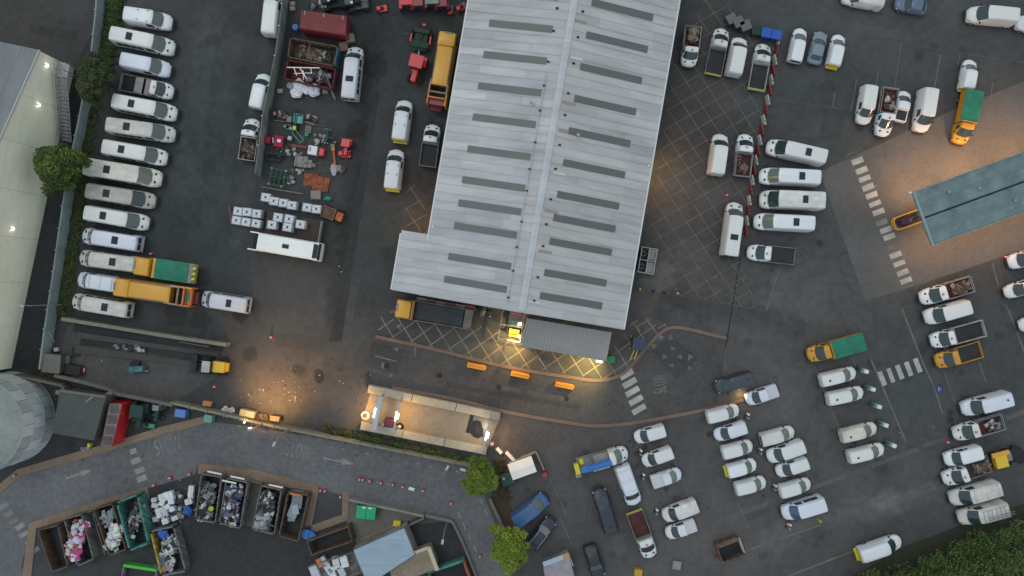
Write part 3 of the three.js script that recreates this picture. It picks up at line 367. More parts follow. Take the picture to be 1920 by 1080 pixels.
// ---------------------------------------------------------------- gabled warehouse at the left edge
{
  const p0 = at(138, 128), p1 = at(20, 690), dx = p1.x - p0.x, dz = p1.z - p0.z, L = Math.hypot(dx, dz), ry = -Math.atan2(dz, dx);
  const B = base('warehouse', 'beige gabled warehouse with a grey roof at the left edge', 'building', p0.x, p0.z, ry), e = 6.9, r = 12.6, D = 36;
  const yTop = s => e + (r - e) * (1 - Math.abs(s - L / 2) / (L / 2)), n = 7;
  for (let i = 0; i < n; i++) { const a = L * i / n + .012, b = L * (i + 1) / n - .012, q = [[a, 0], [b, 0], [b, yTop(b)]]; if (a < L / 2 && b > L / 2) q.push([L / 2, r]); q.push([a, yTop(a)]); const g = new THREE.ExtrudeGeometry(new THREE.Shape(q.map(v => new THREE.Vector2(...v))), { depth: .2, bevelEnabled: true, bevelSize: .008, bevelThickness: .008, bevelOffset: -.008, bevelSegments: 1 }); g.translate(0, 0, -.1); mesh('wall_panel', g, mat(.79 + rr(-.012, .012), .765, .60 + rr(-.012, .012), { tex: 'dirt', roughness: .8 }), B); }
  new MB().box(L / 2, e / 2, D, L, e, .2).box(.15, e / 2, D / 2 + .15, .25, e, D - .5).box(L - .15, e / 2, D / 2 + .15, .25, e, D - .5).build('wall', M.beige, B);
  const hl = Math.hypot(L / 2, r - e), an = Math.atan2(r - e, L / 2); const rm = mat(.22, .235, .24, { tex: 'roof', roughness: .6 });
  for (let k = 0; k < 2; k++) for (let i = 0; i < 18; i++) { const g = new THREE.BoxGeometry(hl + .15, .08, 1.98); g.rotateZ(k ? -an : an); g.translate(k ? L * .75 : L * .25, (e + r) / 2 + .1, 1.0 + i * 2 - .15); mesh('roof_sheet', g, rm, B); }
  const vg = new MB(); for (const k of [0, 1]) { const g = new THREE.BoxGeometry(hl + .1, .26, .12); g.rotateZ(k ? -an : an); vg.add(g, k ? L * .75 : L * .25, (e + r) / 2 + .12, -.2); } vg.build('verge_trim', mat(.5, .5, .46), B);
  for (const [px, py, h] of [[98, 125, 5.3], [102, 203, 5.3], [81, 441, 5.3], [43, 610, 5.2], [8, 642, 6.4]]) {
    const q = at(px, py, h), s = ((q.x - p0.x) * dx + (q.z - p0.z) * dz) / L; const w = mesh('wall_light', new RoundedBoxGeometry(.3, .26, .22, 2, .08).translate(s, h, -.3), M.glowWhite, B); mesh('bracket', new THREE.BoxGeometry(.1, .1, .3).translate(s, h + .22, -.2), M.dark, w);
    const l = new THREE.PointLight(col(1, .93, .8), .22, 0, 2); l.position.set(s, h - .1, -.9); l.castShadow = true; B.add(l);
  }
  // outside stair along the wall
  const S = base('outside_stair', 'galvanised steel outside stair along the warehouse wall above the round tree', 'stair', p0.x, p0.z, ry), f = new MB(), run = 8.2, z0 = -.55, z1 = -1.75;
  for (const z of [z0, z1]) { f.bar([.3, 3.6, z], [2.0, 3.6, z], .07); f.bar([2.0, 3.6, z], [run + 1, .1, z], .07); f.bar([.3, 4.6, z], [2.0, 4.6, z], .035); f.bar([2.0, 4.6, z], [run + 1, 1.1, z], .035); f.bar([.3, 4.1, z], [2, 4.1, z], .03); f.bar([2, 4.1, z], [run + 1, .6, z], .03); for (let i = 0; i <= 6; i++) { const x = 2 + i * (run - 1) / 6, y = 3.6 - i * 3.5 / 6; f.bar([x, y, z], [x, y + 1, z], .03); } for (const x of [.3, 1.2]) f.bar([x, 0, z], [x, 4.6, z], .05); }
  f.build('frame', M.steel, S); for (let i = 0; i < 17; i++) mesh('tread', new THREE.BoxGeometry(.34, .04, z0 - z1).translate(2.15 + i * (run - 1) / 17, 3.45 - i * 3.5 / 17, (z0 + z1) / 2), M.steel, S); mesh('landing', new THREE.BoxGeometry(1.8, .05, z0 - z1).translate(1.1, 3.62, (z0 + z1) / 2), M.steel, S);
}
// ---------------------------------------------------------------- walls and fences
function wallRun(name, label, cat, pts, h, th, m, o = {}) { // upright panels between posts along a base polyline
  const P = gp(pts), p0 = P[0], B = base(name, label, cat, p0[0], p0[1], 0); const step = o.step || 2.4, post = o.post;
  for (let i = 0; i + 1 < P.length; i++) {
    const a = P[i], b = P[i + 1], l = Math.hypot(b[0] - a[0], b[1] - a[1]), n = Math.max(1, Math.round(l / step)), ry = -Math.atan2(b[1] - a[1], b[0] - a[0]);
    for (let k = 0; k < n; k++) { const t = (k + .5) / n, g = o.round ? new RoundedBoxGeometry(l / n - .015, h, th, 2, Math.min(th, h) * .2) : new THREE.BoxGeometry(l / n - (post ? .1 : .015), h, th); g.rotateY(ry); g.translate(lerp(a[0], b[0], t) - p0[0], h / 2 + rr(-.015, .015), lerp(a[1], b[1], t) - p0[1]); mesh(o.panel || 'panel', g, m, B);
      if (post) { const tp = k / n, q = new THREE.BoxGeometry(.12, h + .15, th + .14); q.rotateY(ry); q.translate(lerp(a[0], b[0], tp) - p0[0], h / 2 + .075, lerp(a[1], b[1], tp) - p0[1]); mesh('post', q, post, B);
        if (o.brace) { const s = o.brace, nx = -(b[1] - a[1]) / l * s, nz = (b[0] - a[0]) / l * s; new MB().bar([q.boundingBox ? 0 : lerp(a[0], b[0], tp) - p0[0], h, lerp(a[1], b[1], tp) - p0[1]], [lerp(a[0], b[0], tp) - p0[0] + nx * .7, .05, lerp(a[1], b[1], tp) - p0[1] + nz * .7], .07).build('brace', post, B); } } }
  }
  return B;
}
const wallTeal = mat(.29, .35, .36, { tex: 'concrete', roughness: .8 }), wallPost = mat(.32, .35, .345, { tex: 'concrete' });
wallRun('boundary_wall', 'tall blue grey panel wall between the minibus row and the warehouse', 'wall', [[199, -20], [196, 30], [186, 120], [166, 225], [144, 330], [135, 390], [118, 510], [102, 615], [92, 690]], 2.0, .16, wallTeal, { post: wallPost, step: 2.6 });
wallRun('yard_fence', 'grey green sheet fence along the machinery yard behind the parked vans', 'fence', [[543, -20], [534, 60], [526, 115], [503, 225], [489, 332]], 2.2, .08, mat(.24, .275, .265, { tex: 'grime' }), { post: M.steel, step: 3 });
wallRun('timber_wall', 'pale capped boundary wall with braces between the yard and the lower road', 'wall', [[332, 752], [430, 774], [520, 795], [620, 815], [760, 843], [884, 868]], 1.6, .3, M.mossy, { post: M.mossy, step: 2.05, brace: 1 });
wallRun('ramp_wall', 'mossy concrete wall along the top of the loading pit', 'wall', [[128, 597], [220, 612], [330, 630], [432, 645]], 1.5, .42, M.mossy, { step: 3.2 });
wallRun('pit_wall', 'low concrete wall along the lower side of the loading pit', 'wall', [[113, 702], [160, 713], [212, 727], [228, 736], [300, 750], [332, 757]], 1.3, .4, M.concreteDim, { step: 2.6 });
wallRun('brown_wall', 'brown wall stub running in from the left edge by the tank', 'wall', [[-20, 695], [30, 700], [80, 709], [130, 720], [134, 730]], 1.6, .3, mat(.16, .145, .12, { tex: 'concrete' }), { step: 2.2 });
wallRun('low_wall', 'pale concrete wall linking the dark flat roofed block and the pit wall', 'wall', [[118, 732], [160, 740], [200, 744], [222, 732]], 1.5, .5, M.mossy, { step: 2.4 });
wallRun('white_wall', 'thin pale wall behind the green skip at the bottom', 'wall', [[657, 933], [700, 943], [750, 953], [796, 964]], 1.0, .25, M.kerbPale, { step: 2 });
wallRun('white_wall', 'grey kerb wall continuing right from the thin pale wall to the corner', 'wall', [[797, 964], [849, 976]], .5, .4, M.concreteDim, { step: 2 });
wallRun('white_wall', 'short grey wall behind the blue roofed shed', 'wall', [[796, 968], [757, 986]], .9, .22, M.concreteDim, { step: 2 });
wallRun('corner_wall', 'long grey kerb wall down the right side of the dark skip yard', 'wall', [[849, 976], [868, 1015], [900, 1095]], .5, .3, M.concreteDim, { step: 2.4 });
wallRun('roadside_wall', 'concrete wall between the lower road and the tree verge', 'wall', [[918, 932], [932, 962], [950, 1000], [962, 1030]], .8, .35, M.concreteDim, { step: 2.2 });

// ---------------------------------------------------------------- wash bay
{
  const a = at(815, 783), B = base('wash_bay', 'floodlit concrete wash bay with two long low walls', 'wash bay', a.x, a.z, 0), loc = l => gp(l).map(p => [p[0] - a.x, p[1] - a.z]);
  mesh('floor', prismGeo(loc([[697, 728], [938, 780], [914, 842], [678, 793]]), 0, .05), M.concrete, B);
  const wallM = mat(.43, .385, .30, { tex: 'concrete', roughness: .9 });
  const run = (pts, w, h, n) => { const P = loc(pts); for (let i = 0; i < n; i++) { const t0 = i / n, t1 = (i + 1) / n, q = t => [lerp(P[0][0], P[1][0], t), lerp(P[0][1], P[1][1], t)]; const p = q(t0 + .002), r = q(t1 - .002); mesh('wall_block', prismGeo(ribbonPts([p, r], w * rr(.97, 1.03)), .05, h + rr(-.03, .03), .04), wallM, B); } };
  run([[692, 727], [938, 779]], .95, .95, 3); run([[678, 796], [913, 843]], .95, .85, 3);
  mesh('sump', prismGeo(loc([[882, 777], [889, 778], [880, 812], [873, 811]]), .05, .07), M.dark, B);
  mesh('wet_floor', sheetGeo(loc([[889, 778], [918, 785], [908, 822], [881, 814]]), .06), mat(.17, .17, .18, { tex: 'concrete', roughness: .35 }), B);
  const steelL = mat(.42, .43, .48, { metalness: .4, roughness: .4 });
  const gant = (x0, y0, x1, y1, label, big) => {
    const [p, q] = gp([[x0, y0], [x1, y1]], 2.2), G = base('wash_gantry', label, 'gantry', p[0], p[1], -Math.atan2(q[1] - p[1], q[0] - p[0])), L = Math.hypot(q[0] - p[0], q[1] - p[1]);
    const f = new MB(); f.rbox(.1, 1.5, 0, .22, 3, .22, .03).rbox(L - .1, 1.5, 0, .22, 3, .22, .03).rbox(L / 2, 3.05, 0, L + .1, .2, big ? .62 : .2, .04); if (big) f.rbox(L / 2, 2.8, .36, L, .12, .1, .02); f.build('frame', steelL, G);
    for (const k of [.42, .58]) { const m = mesh('flood_lamp', new RoundedBoxGeometry(.55, .12, .2, 2, .04).translate(L * k, 3.24, big ? .34 : .05), M.glowWhite, G); }
    const up = mesh('flood_lamp', new RoundedBoxGeometry(.7, .1, .16, 2, .03).translate(L / 2, 2.86, -.18), M.glowWhite, G); return [G, L];
  };
  const [g1, l1] = gant(716, 742, 704, 803, 'wide wash gantry at the left end of the lit wash bay', true), [g2, l2] = gant(751, 750, 740, 806, 'slim wash gantry second from the left in the lit wash bay'), [g3, l3] = gant(919, 788, 907, 840, 'slim wash gantry at the right end of the lit wash bay');
  const lamp = (G, L, I, dz, c) => { const s = new THREE.SpotLight(c, I, 0, 1.35, .5, 2); s.position.set(L / 2, 2.75, dz * .3); s.target.position.set(L / 2, 0, dz * 2.5); s.target.name = 'lamp_aim'; s.castShadow = true; s.shadow.radius = 5; G.add(s, s.target); };
  lamp(g1, l1, 32, 1, col(1, .56, .15)); lamp(g2, l2, 40, -1, col(1, .52, .13)); lamp(g3, l3, 22, 1, col(1, .74, .45)); lamp(g1, l1, 70, 3, col(1, .52, .18)); lamp(g3, l3, 48, -3, col(1, .58, .24));
  const w = placed('washing_machine', 'maroon and grey washing unit on the floor between the two left gantries', 'machine', 730, 791, -.15, null, .6); new MB().rbox(0, .55, 0, 1.2, 1.0, 1.0, .2).build('housing', M.maroon, w); new MB().rbox(0, .3, .75, 2.2, .5, .45, .06).build('base_unit', M.boardGrey, w); new MB().rbox(-.7, .75, .4, .35, .5, .4, .05).build('pump', M.steel, w);
  const ty = placed('hose_reel', 'white hose reel lying on the wash bay floor right of the maroon unit', 'hose reel', 750, 799, 0); mesh('reel', new THREE.TorusGeometry(.34, .14, 8, 20).rotateX(Math.PI / 2).translate(0, .2, 0), M.tyre, ty); mesh('hub', new THREE.CylinderGeometry(.2, .2, .3, 14).translate(0, .2, 0), M.plasticWhite, ty);
  const co = placed('coiled_hose', 'coiled pale hose at the left end of the wash bay', 'hose', 685, 779, 0); for (let i = 0; i < 3; i++) mesh('coil', new THREE.TorusGeometry(.5 - .07 * i, .06, 6, 20).rotateX(Math.PI / 2).translate(0, .12 + .07 * i, 0), M.tinWhite, co);
  const br = placed('brush_pile', 'dark pointed heap inside the right end of the wash bay', 'heap', 893, 804, .2); const cg = new THREE.ConeGeometry(.95, .8, 9, 3), pp = cg.attributes.position; for (let i = 0; i < pp.count; i++) pp.setXYZ(i, pp.getX(i) * rr(.8, 1.15), pp.getY(i) + .45, pp.getZ(i) * rr(1.1, 1.6)); cg.computeVertexNormals(); mesh('heap', cg, M.asphaltDark, br);
}
// ---------------------------------------------------------------- fuel station canopy on the right
{
  const h = 5.2, c = at(1709.5, 361, h), d = at(1748, 459, h), ux = .94, uz = -.342, ry = Math.atan2(.342, .94);
  const W = Math.hypot(d.x - c.x, d.z - c.z), B = base('fuel_canopy', 'teal grey flat fuel canopy with a dark middle gutter at the right edge', 'canopy', c.x, c.z, ry), L = 26;
  for (let i = 0; i < 9; i++) for (const k of [0, 1]) mesh('roof_sheet', new THREE.BoxGeometry(L / 9 - .012, .22, W / 2 - .16).translate((i + .5) * L / 9, h, k ? W * .75 + .03 : W * .25 - .03), M.roofTeal, B);
  mesh('gutter', new THREE.BoxGeometry(L, .1, .22).translate(L / 2, h - .05, W / 2), M.dark, B);
  for (const [x, z] of [[4, 1.4], [11, 5], [7.5, 2.2]]) mesh('roof_outlet', new THREE.CylinderGeometry(.16, .2, .25, 12).translate(x, h + .22, z), M.steel, B);
  new MB().box(.12, h + .16, W / 2, .3, .14, W + .1).box(L / 2, h + .02, W + .03, L, .3, .08).box(L / 2, h + .02, -.03, L, .3, .08).build('fascia', mat(.22, .31, .33, { roughness: .6 }), B);
  for (const x of [2.2, 9, 16, 23]) new MB().box(x, h / 2, W / 2, .35, h - .3, .35).build('column', M.steel, B);
  for (const x of [3, 9.5, 16]) for (const k of [0, 1]) {
    const z = k ? W - .7 : .7; mesh('canopy_lamp', new RoundedBoxGeometry(.9, .1, .4, 2, .03).translate(x, h - .2, z), M.glowWarm, B);
    const s = new THREE.SpotLight(col(1, .53, .24), k ? 110 : 165, 0, 1.25, .9, 2); s.position.set(x, h - .35, z); s.target.position.set(x, 0, k ? z + 2.2 : z - 2.6); s.target.name = 'lamp_aim'; s.castShadow = true; s.shadow.radius = 5; B.add(s, s.target);
  }
  const g = placed('pump_guard', 'yellow looped guard rail round the pumps at the end of the fuel canopy', 'guard rail', 1700, 413, ry, null, .6), tb = new THREE.CatmullRomCurve3([V3(2.6, 0, -.75), V3(.6, 0, -.75), V3(-1.4, 0, -.75), V3(-1.75, 0, -.45), V3(-1.75, 0, .45), V3(-1.4, 0, .75), V3(.6, 0, .75), V3(2.6, 0, .75)], false, 'catmullrom', .1);
  for (const y of [.45, .95]) mesh('rail', new THREE.TubeGeometry(tb, 40, .085, 8).translate(0, y, 0), M.amber2, g); for (const [x, z] of [[-1.72, -.4], [-1.72, .4], [0, -.75], [0, .75], [1.6, -.75], [1.6, .75]]) mesh('post', new THREE.CylinderGeometry(.06, .06, .95, 8).translate(x, .48, z), M.amber2, g);
  const pu = placed('fuel_pump', 'dark maroon fuel pump inside the yellow looped guard rail', 'fuel pump', 1696, 414, ry, null, .7); new MB().rbox(0, .75, 0, 1.4, 1.5, .7, .1).build('housing', mat(.09, .035, .06, { roughness: .5 }), pu); new MB().rbox(.9, .6, 0, .4, 1.2, .6, .05).build('side_cabinet', M.navy, pu); new MB().bar([.3, 1.5, .1], [.7, 1.6, -.2], .04).bar([.2, 1.5, -.1], [.2, 1.6, .3], .04).build('nozzle', M.steel, pu);
  const cl = placed('canopy_floodlight', 'small white camera arm on the upper left corner of the fuel canopy', 'camera', 1706, 361, 0, null, 5.3); new MB().rbox(0, 5.35, 0, .42, .18, .2, .05).build('housing', M.plasticWhite, cl); new MB().bar([.15, 5.3, 0], [.5, 5.2, .1], .04).build('arm', M.steel, cl);
}
// ---------------------------------------------------------------- tank, block and containers bottom left
{
  const p = at(18, 782), B = base('storage_tank', 'big round galvanised storage tank at the left edge', 'tank', p.x, p.z, 0), r = 5.7, h = 6.2, n = 24;
  const tones = [.30, .36, .42, .26].map(k => mat(k * 1.9, k * 2.05, k * 2.0, { tex: 'roof', roughness: .45, metalness: .1 }));
  for (let j = 0; j < 3; j++) for (let i = 0; i < n; i++) { const g = new THREE.CylinderGeometry(r + j * .006, r + j * .006, h / 3 - .03, 4, 1, true, (i + (j % 2) * .5) / n * Math.PI * 2 + .004, Math.PI * 2 / n - .008); g.translate(0, h / 6 + j * h / 3, 0); mesh('shell_sheet', g, tones[Math.floor(R() * 4)], B); }
  for (let j = 0; j < 4; j++) mesh('hoop', new THREE.TorusGeometry(r + .03, .05, 6, 48).rotateX(Math.PI / 2).translate(0, Math.max(.06, j * h / 3), 0), M.galv, B);
  mesh('roof', new THREE.ConeGeometry(r + .02, .5, 48, 1).translate(0, h + .25, 0), mat(.26, .29, .27, { tex: 'concrete', roughness: .8 }), B); mesh('roof_blister', new RoundedBoxGeometry(2.2, .5, 1.6, 2, .2).translate(-1.6, h + .5, -1.4), mat(.12, .17, .25), B);
  for (let i = 0; i < 10; i++) { const a = i / 10 * Math.PI * 2 + .3; mesh('rail_post', new THREE.CylinderGeometry(.04, .04, .9, 6).translate(Math.cos(a) * (r - .25), h + .5, Math.sin(a) * (r - .25)), M.boardWhite, B); }
}
{
  const P = gp([[113, 732], [199, 744], [176, 826], [98, 812]], 3.4), c = [(P[0][0] + P[2][0]) / 2, (P[0][1] + P[2][1]) / 2], B = base('flat_roofed_block', 'dark grey green flat roofed block between the tank and the red container', 'building', c[0], c[1], 0), q = P.map(p => [p[0] - c[0], p[1] - c[1]]);
  mesh('wall', prismGeo(q.map(p => [p[0] * .97, p[1] * .97]), 0, 3.3), M.concreteDark, B); mesh('roof', prismGeo(q, 3.3, 3.45, .03), M.roofDark, B); mesh('parapet_strip', prismGeo(ribbonPts([q[0], q[1]], .3), 3.45, 3.6), M.concreteDim, B); new MB().bar([2, 3.5, -2.3], [1.7, 4.6, -1.8], .06).build('vent_pipe', M.boardWhite, B);
}
function containerBox(name, label, cat, pts, h, mRoof, mWall, o = {}) { // a box body from its top outline
  const P = gp(pts, h), cx = (P[0][0] + P[2][0]) / 2, cz = (P[0][1] + P[2][1]) / 2, B = base(name, label, cat, cx, cz, 0), q = P.map(p => [p[0] - cx, p[1] - cz]);
  mesh('wall', prismGeo(q, .2, h - .06, .02), mWall, B); mesh('roof', prismGeo(q.map(p => [p[0] * .985, p[1] * .985]), h - .058, h, .02), mRoof, B);
  const E = q.map((p, i) => { const r = q[(i + 1) % 4]; return [p, r, Math.hypot(r[0] - p[0], r[1] - p[1])]; });
  for (const [a, b, l] of E.slice(0, 4)) { const n = Math.max(2, Math.round(l / .6)); const m = new MB(), ry = -Math.atan2(b[1] - a[1], b[0] - a[0]); for (let i = 0; i <= n; i++) m.box(lerp(a[0], b[0], i / n), h / 2, lerp(a[1], b[1], i / n), .1, h - .3, .09, ry); m.build('side_rib', mWall, B); }
  if (o.cells) for (let i = 0; i < o.cells; i++) { const t = (i + .5) / o.cells, m1 = [lerp(q[0][0], q[3][0], t), lerp(q[0][1], q[3][1], t)], m2 = [lerp(q[1][0], q[2][0], t), lerp(q[1][1], q[2][1], t)], ry = -Math.atan2(q[1][1] - q[0][1], q[1][0] - q[0][0]), L = E[0][2]; new MB().rbox((m1[0] + m2[0]) / 2, h + .01, (m1[1] + m2[1]) / 2, L * .72, .06, E[1][2] / o.cells * .76, .3, ry).build('roof_hatch', mat(.12, .10, .107, { tex: 'grime' }), B); }
  if (o.lips) for (const t of [.08, .5, .92]) { const ry = -Math.atan2(q[1][1] - q[0][1], q[1][0] - q[0][0]); new MB().box(lerp(q[0][0], q[1][0], t), h + .04, lerp(q[0][1], q[1][1], t) + .3, .1, .08, .5, ry).build('lifting_lug', M.boardWhite, B); }
  return B;
}
containerBox('red_container', 'red steel container with a grey roof by the lower pavement', 'container', [[205, 757], [229, 757], [210, 836], [189, 836]], 3.0, mat(.22, .17, .18, { tex: 'grime' }), M.red, { cells: 4 });
containerBox('red_lorry_body', 'dark red box body with white end fittings at the top of the machinery yard', 'container', [[565, 19], [650, 30], [648, 66], [562, 53]], 2.6, mat(.20, .028, .034, { tex: 'grime', roughness: .6 }), M.maroon, { lips: true });
containerBox('pale_blue_shed', 'plain pale blue roofed shed at the bottom edge', 'shed', [[662, 1032], [758, 990], [778, 1040], [690, 1098]], 3.0, M.roofBlue, M.boardGrey);
{ const p = at(772, 1062, 2.6), T = base('corrugated_shed', 'tan corrugated shed joined to the pale blue roofed shed', 'shed', p.x, p.z, .36); mesh('wall', new THREE.BoxGeometry(5.4, 2.4, 2.5).translate(0, 1.2, 0), M.tan, T); const g = new THREE.PlaneGeometry(5.5, 2.7, 132, 1).rotateX(-Math.PI / 2), q = g.attributes.position; for (let i = 0; i < q.count; i++) q.setY(i, 2.55 + .05 * Math.sin(q.getX(i) * Math.PI * 2 / .33)); g.computeVertexNormals(); mesh('roof', g, M.tan, T); mesh('verge_board', new RoundedBoxGeometry(.5, .2, 3.0, 2, .04).translate(2.75, 2.65, 0), mat(.5, .43, .31), T); mesh('eaves_board', new RoundedBoxGeometry(2.2, .18, .4, 2, .04).translate(1.6, 2.66, -1.45), mat(.45, .40, .3), T); }
{ const p = at(842, 1068), T = base('teal_edged_skip', 'dark open skip with a torn teal edge at the bottom edge', 'skip', p.x, p.z, .33); mesh('floor', new THREE.BoxGeometry(4.8, .1, 3).translate(0, .1, .6), M.dark, T); for (const [x, z, sx, sz, m] of [[0, -.9, 4.8, .35, M.tealSkip], [2.3, .6, .3, 3, M.rustOrange], [-2.3, .6, .2, 3, M.greySkip], [0, 2.1, 4.8, .2, M.greySkip]]) mesh('side_wall', new RoundedBoxGeometry(sx, 1.3, sz, 2, .04).translate(x, .7, z), m, T); }
// small hut yard
{
  const p = at(979, 878, 2.2), T = base('white_hut', 'small white pitched roof hut on the pad beside the wash bay exit', 'hut', p.x, p.z, .34); mesh('wall', new THREE.BoxGeometry(2.9, 2.0, 1.7).translate(0, 1, 0), M.boardGrey, T);
  for (const s of [-1, 1]) { const g = new THREE.BoxGeometry(3.1, .05, 1.06); g.rotateX(s * .18); g.translate(0, 2.15, s * .5); mesh('roof', g, M.tinWhite, T); }
  const q = at(952, 899, 1.2), G = base('green_tank', 'dark green oil tank beside the small white hut', 'tank', q.x, q.z, .34); mesh('body', new RoundedBoxGeometry(1.7, 1.3, 1.5, 3, .2).translate(0, .7, 0), mat(.012, .06, .05, { roughness: .6 }), G); mesh('filler_cap', new THREE.CylinderGeometry(.15, .15, .12, 12).translate(-.4, 1.4, -.3), M.boardWhite, G);
  wallRun('pad_wall', 'pale low wall round the pad of the small white hut', 'wall', [[975, 858], [1005, 846], [1020, 880]], .5, .2, M.kerbPale, { step: 1.5 });
  const rc = placed('red_drum', 'red drum at the corner of the hut pad', 'drum', 1021, 887, 0); mesh('drum', new THREE.CylinderGeometry(.32, .32, .9, 16).translate(0, .45, 0), M.plasticRed, rc); mesh('lid', new THREE.CylinderGeometry(.28, .28, .04, 16).translate(0, .92, 0), M.plasticRed, rc);
  for (const [x, y, l, len] of [[936, 845, 'short pale concrete block nearest the wash bay exit', .9], [959, 858, 'longer pale concrete block pointing at the small white hut', 1.9]]) { const b = placed('concrete_block', l, 'block', x, y, -.82, null, .3); mesh('block', new RoundedBoxGeometry(len, .5, .42, 2, .05).translate(0, .25, 0), M.tinWhite, b); }
  const sg = placed('round_sign', 'round red and white sign beside the wash bay exit', 'sign', 922, 832, 0, null, 1.6); mesh('pole', new THREE.CylinderGeometry(.04, .04, 1.6, 8).translate(0, .8, 0), M.steel, sg); mesh('disc', new THREE.CylinderGeometry(.34, .34, .05, 20).translate(0, 1.62, 0), M.plasticWhite, sg); mesh('ring', new THREE.TorusGeometry(.29, .06, 6, 22).rotateX(Math.PI / 2).translate(0, 1.65, 0), M.plasticRed, sg);
}
containerBox('striped_trailer', 'lilac and pale blue roofed trailer at the bottom edge', 'trailer', [[1018, 1060], [1066, 1040], [1080, 1092], [1026, 1110]], 2.4, mat(.36, .34, .39, { tex: 'grime' }), M.boardGrey);
{ const t = placed('trailer_awning', 'pale blue awning strip with an orange end on the lilac trailer', 'awning', 1040, 1050, .36, null, 2.5); mesh('strip', new RoundedBoxGeometry(2.6, .1, .6, 2, .04).translate(-.2, 2.55, 0), mat(.36, .46, .55), t); mesh('orange_end', new RoundedBoxGeometry(.8, .11, .62, 2, .04).translate(1.5, 2.55, 0), mat(.5, .25, .1), t); const b = placed('white_barrier_arm', 'white barrier arm on the right of the lilac trailer', 'barrier', 1070, 1050, -1.2, null, 1); mesh('arm', new RoundedBoxGeometry(1.6, .14, .16, 2, .04).translate(0, 1, 0), M.plasticWhite, b); mesh('post', new THREE.BoxGeometry(.2, 1, .2).translate(-.7, .5, 0), M.steel, b); }
// ---------------------------------------------------------------- vehicles: lofted bodies, conforming glass, separate fittings
function surfOf(st) {
  const row = s => { const i = Math.max(0, Math.min(Math.floor(s), st.length - 2)), t = s - i; return st[i].map((a, k) => lerp(a, st[i + 1][k], t)); };
  return (s, v) => {
    const [x, w, wr, y0, hb, hr, bow] = row(s), m = v > 7 ? 14 - v : v, sg = v > 7 ? -1 : 1, h2 = w / 2, r2 = wr / 2, dh = hr - hb;
    const P = [[h2 - .07, y0], [h2, y0 + .18], [h2, hb], [lerp(h2, r2, .86), hb + dh * .74], [r2 - .03, hb + dh * .9], [r2 - .13, hr], [r2 * .55, hr + .025], [0, hr + .04]];
    const i = Math.min(6, Math.floor(m)), t = m - i, z = lerp(P[i][0], P[i + 1][0], t), y = lerp(P[i][1], P[i + 1][1], t);
    return V3(x - bow * (z / h2) ** 2, y, z * sg);
  };
}
function triGeo(v) { const a = new Float32Array(v.length * 3); v.forEach((p, i) => { a[3 * i] = p.x; a[3 * i + 1] = p.y; a[3 * i + 2] = p.z; }); const g = new THREE.BufferGeometry(); g.setAttribute('position', new THREE.BufferAttribute(a, 3)); g.computeVertexNormals(); return g; }
function loftGeo(st) {
  const S = surfOf(st), n = st.length, v = [];
  for (let s = 0; s < n - 1; s++) for (let k = 0; k < 14; k++) { const a = S(s, k), b = S(s + 1, k), c = S(s + 1, k + 1), d = S(s, k + 1); v.push(a, d, c, a, c, b); }
  for (const [s, f] of [[0, 1], [n - 1, 0]]) { let c = V3(0, 0, 0); for (let k = 0; k <= 14; k++) c.add(S(s, k)); c.multiplyScalar(1 / 15); for (let k = 0; k <= 14; k++) { const a = S(s, k), b = S(s, (k + 1) % 15); f ? v.push(c, b, a) : v.push(c, a, b); } }
  return toCreasedNormals(triGeo(v), .75);
}
function patchGeo(st, s0, s1, v0, v1, off = .012, ns = 6, nv = 6, taper = 0) {
  const S = surfOf(st), v = [], P = (i, j) => {
    const u = i / ns, w = v0 + (v1 - v0) * j / nv, mid = (v0 + v1) / 2, ww = mid + (w - mid) * (1 - taper * (1 - u)), s = lerp(s0, s1, u), e = .02, p = S(s, ww);
    const ds = S(s + e, ww).sub(S(s - e, ww)), dv = S(s, ww + e).sub(S(s, ww - e)), nn = dv.cross(ds).normalize(); return p.addScaledVector(nn, off);
  };
  for (let i = 0; i < ns; i++) for (let j = 0; j < nv; j++) { const a = P(i, j), b = P(i + 1, j), c = P(i + 1, j + 1), d = P(i, j + 1); v.push(a, d, c, a, c, b); }
  const g = triGeo(v); return toCreasedNormals(g, 1);
}
const wheelTyre = (() => { const g = new THREE.CylinderGeometry(.33, .33, .22, 18); g.rotateX(Math.PI / 2); return uvMetres(g); })(), wheelRim = (() => { const g = new THREE.CylinderGeometry(.2, .2, .235, 12); g.rotateX(Math.PI / 2); return uvMetres(g); })();
function wheels(t, xs, half, r = .33) { for (const x of xs) for (const s of [-1, 1]) { const m = new THREE.Mesh(wheelTyre, M.tyre); m.name = 'wheel'; m.position.set(x, r, s * (half - .12)); m.scale.set(r / .33, r / .33, 1); m.castShadow = true; t.add(m); const q = new THREE.Mesh(wheelRim, M.rim); q.name = 'rim'; m.add(q); } }
function vanStations(p) {
  const { L, W, H, hood, ws, hoodH, tumble = .84 } = p, f = L / 2, hb = hoodH - .12;
  return [[f - .02, W * .62, W * .56, .38, hoodH * .5, hoodH * .62, .16], [f - .09, W * .80, W * .70, .28, hoodH * .6, hoodH * .74, .28], [f - .28, W * .93, W * .80, .25, hoodH * .72, hoodH * .88, .36], [f - hood * .7, W * .99, W * .86, .25, hb - .08, hoodH - .05, .34], [f - hood, W, W * .87, .25, hb, hoodH, .3],
    [f - hood - ws, W, W * (tumble - .02), .25, hb + .06, H - .14, .2], [f - hood - ws - .22, W, W * tumble, .25, hb + .08, H - .04, .13], [f - hood - ws - .8, W, W * (tumble + .01), .25, hb + .08, H, .02], [-f + .5, W, W * (tumble + .01), .25, hb + .08, H - .01, 0], [-f + .12, W * .985, W * (tumble - .01), .27, hb + .06, H - .05, -.02], [-f + .02, W * .95, W * (tumble - .05), .34, hb, H - .16, -.05]];
}
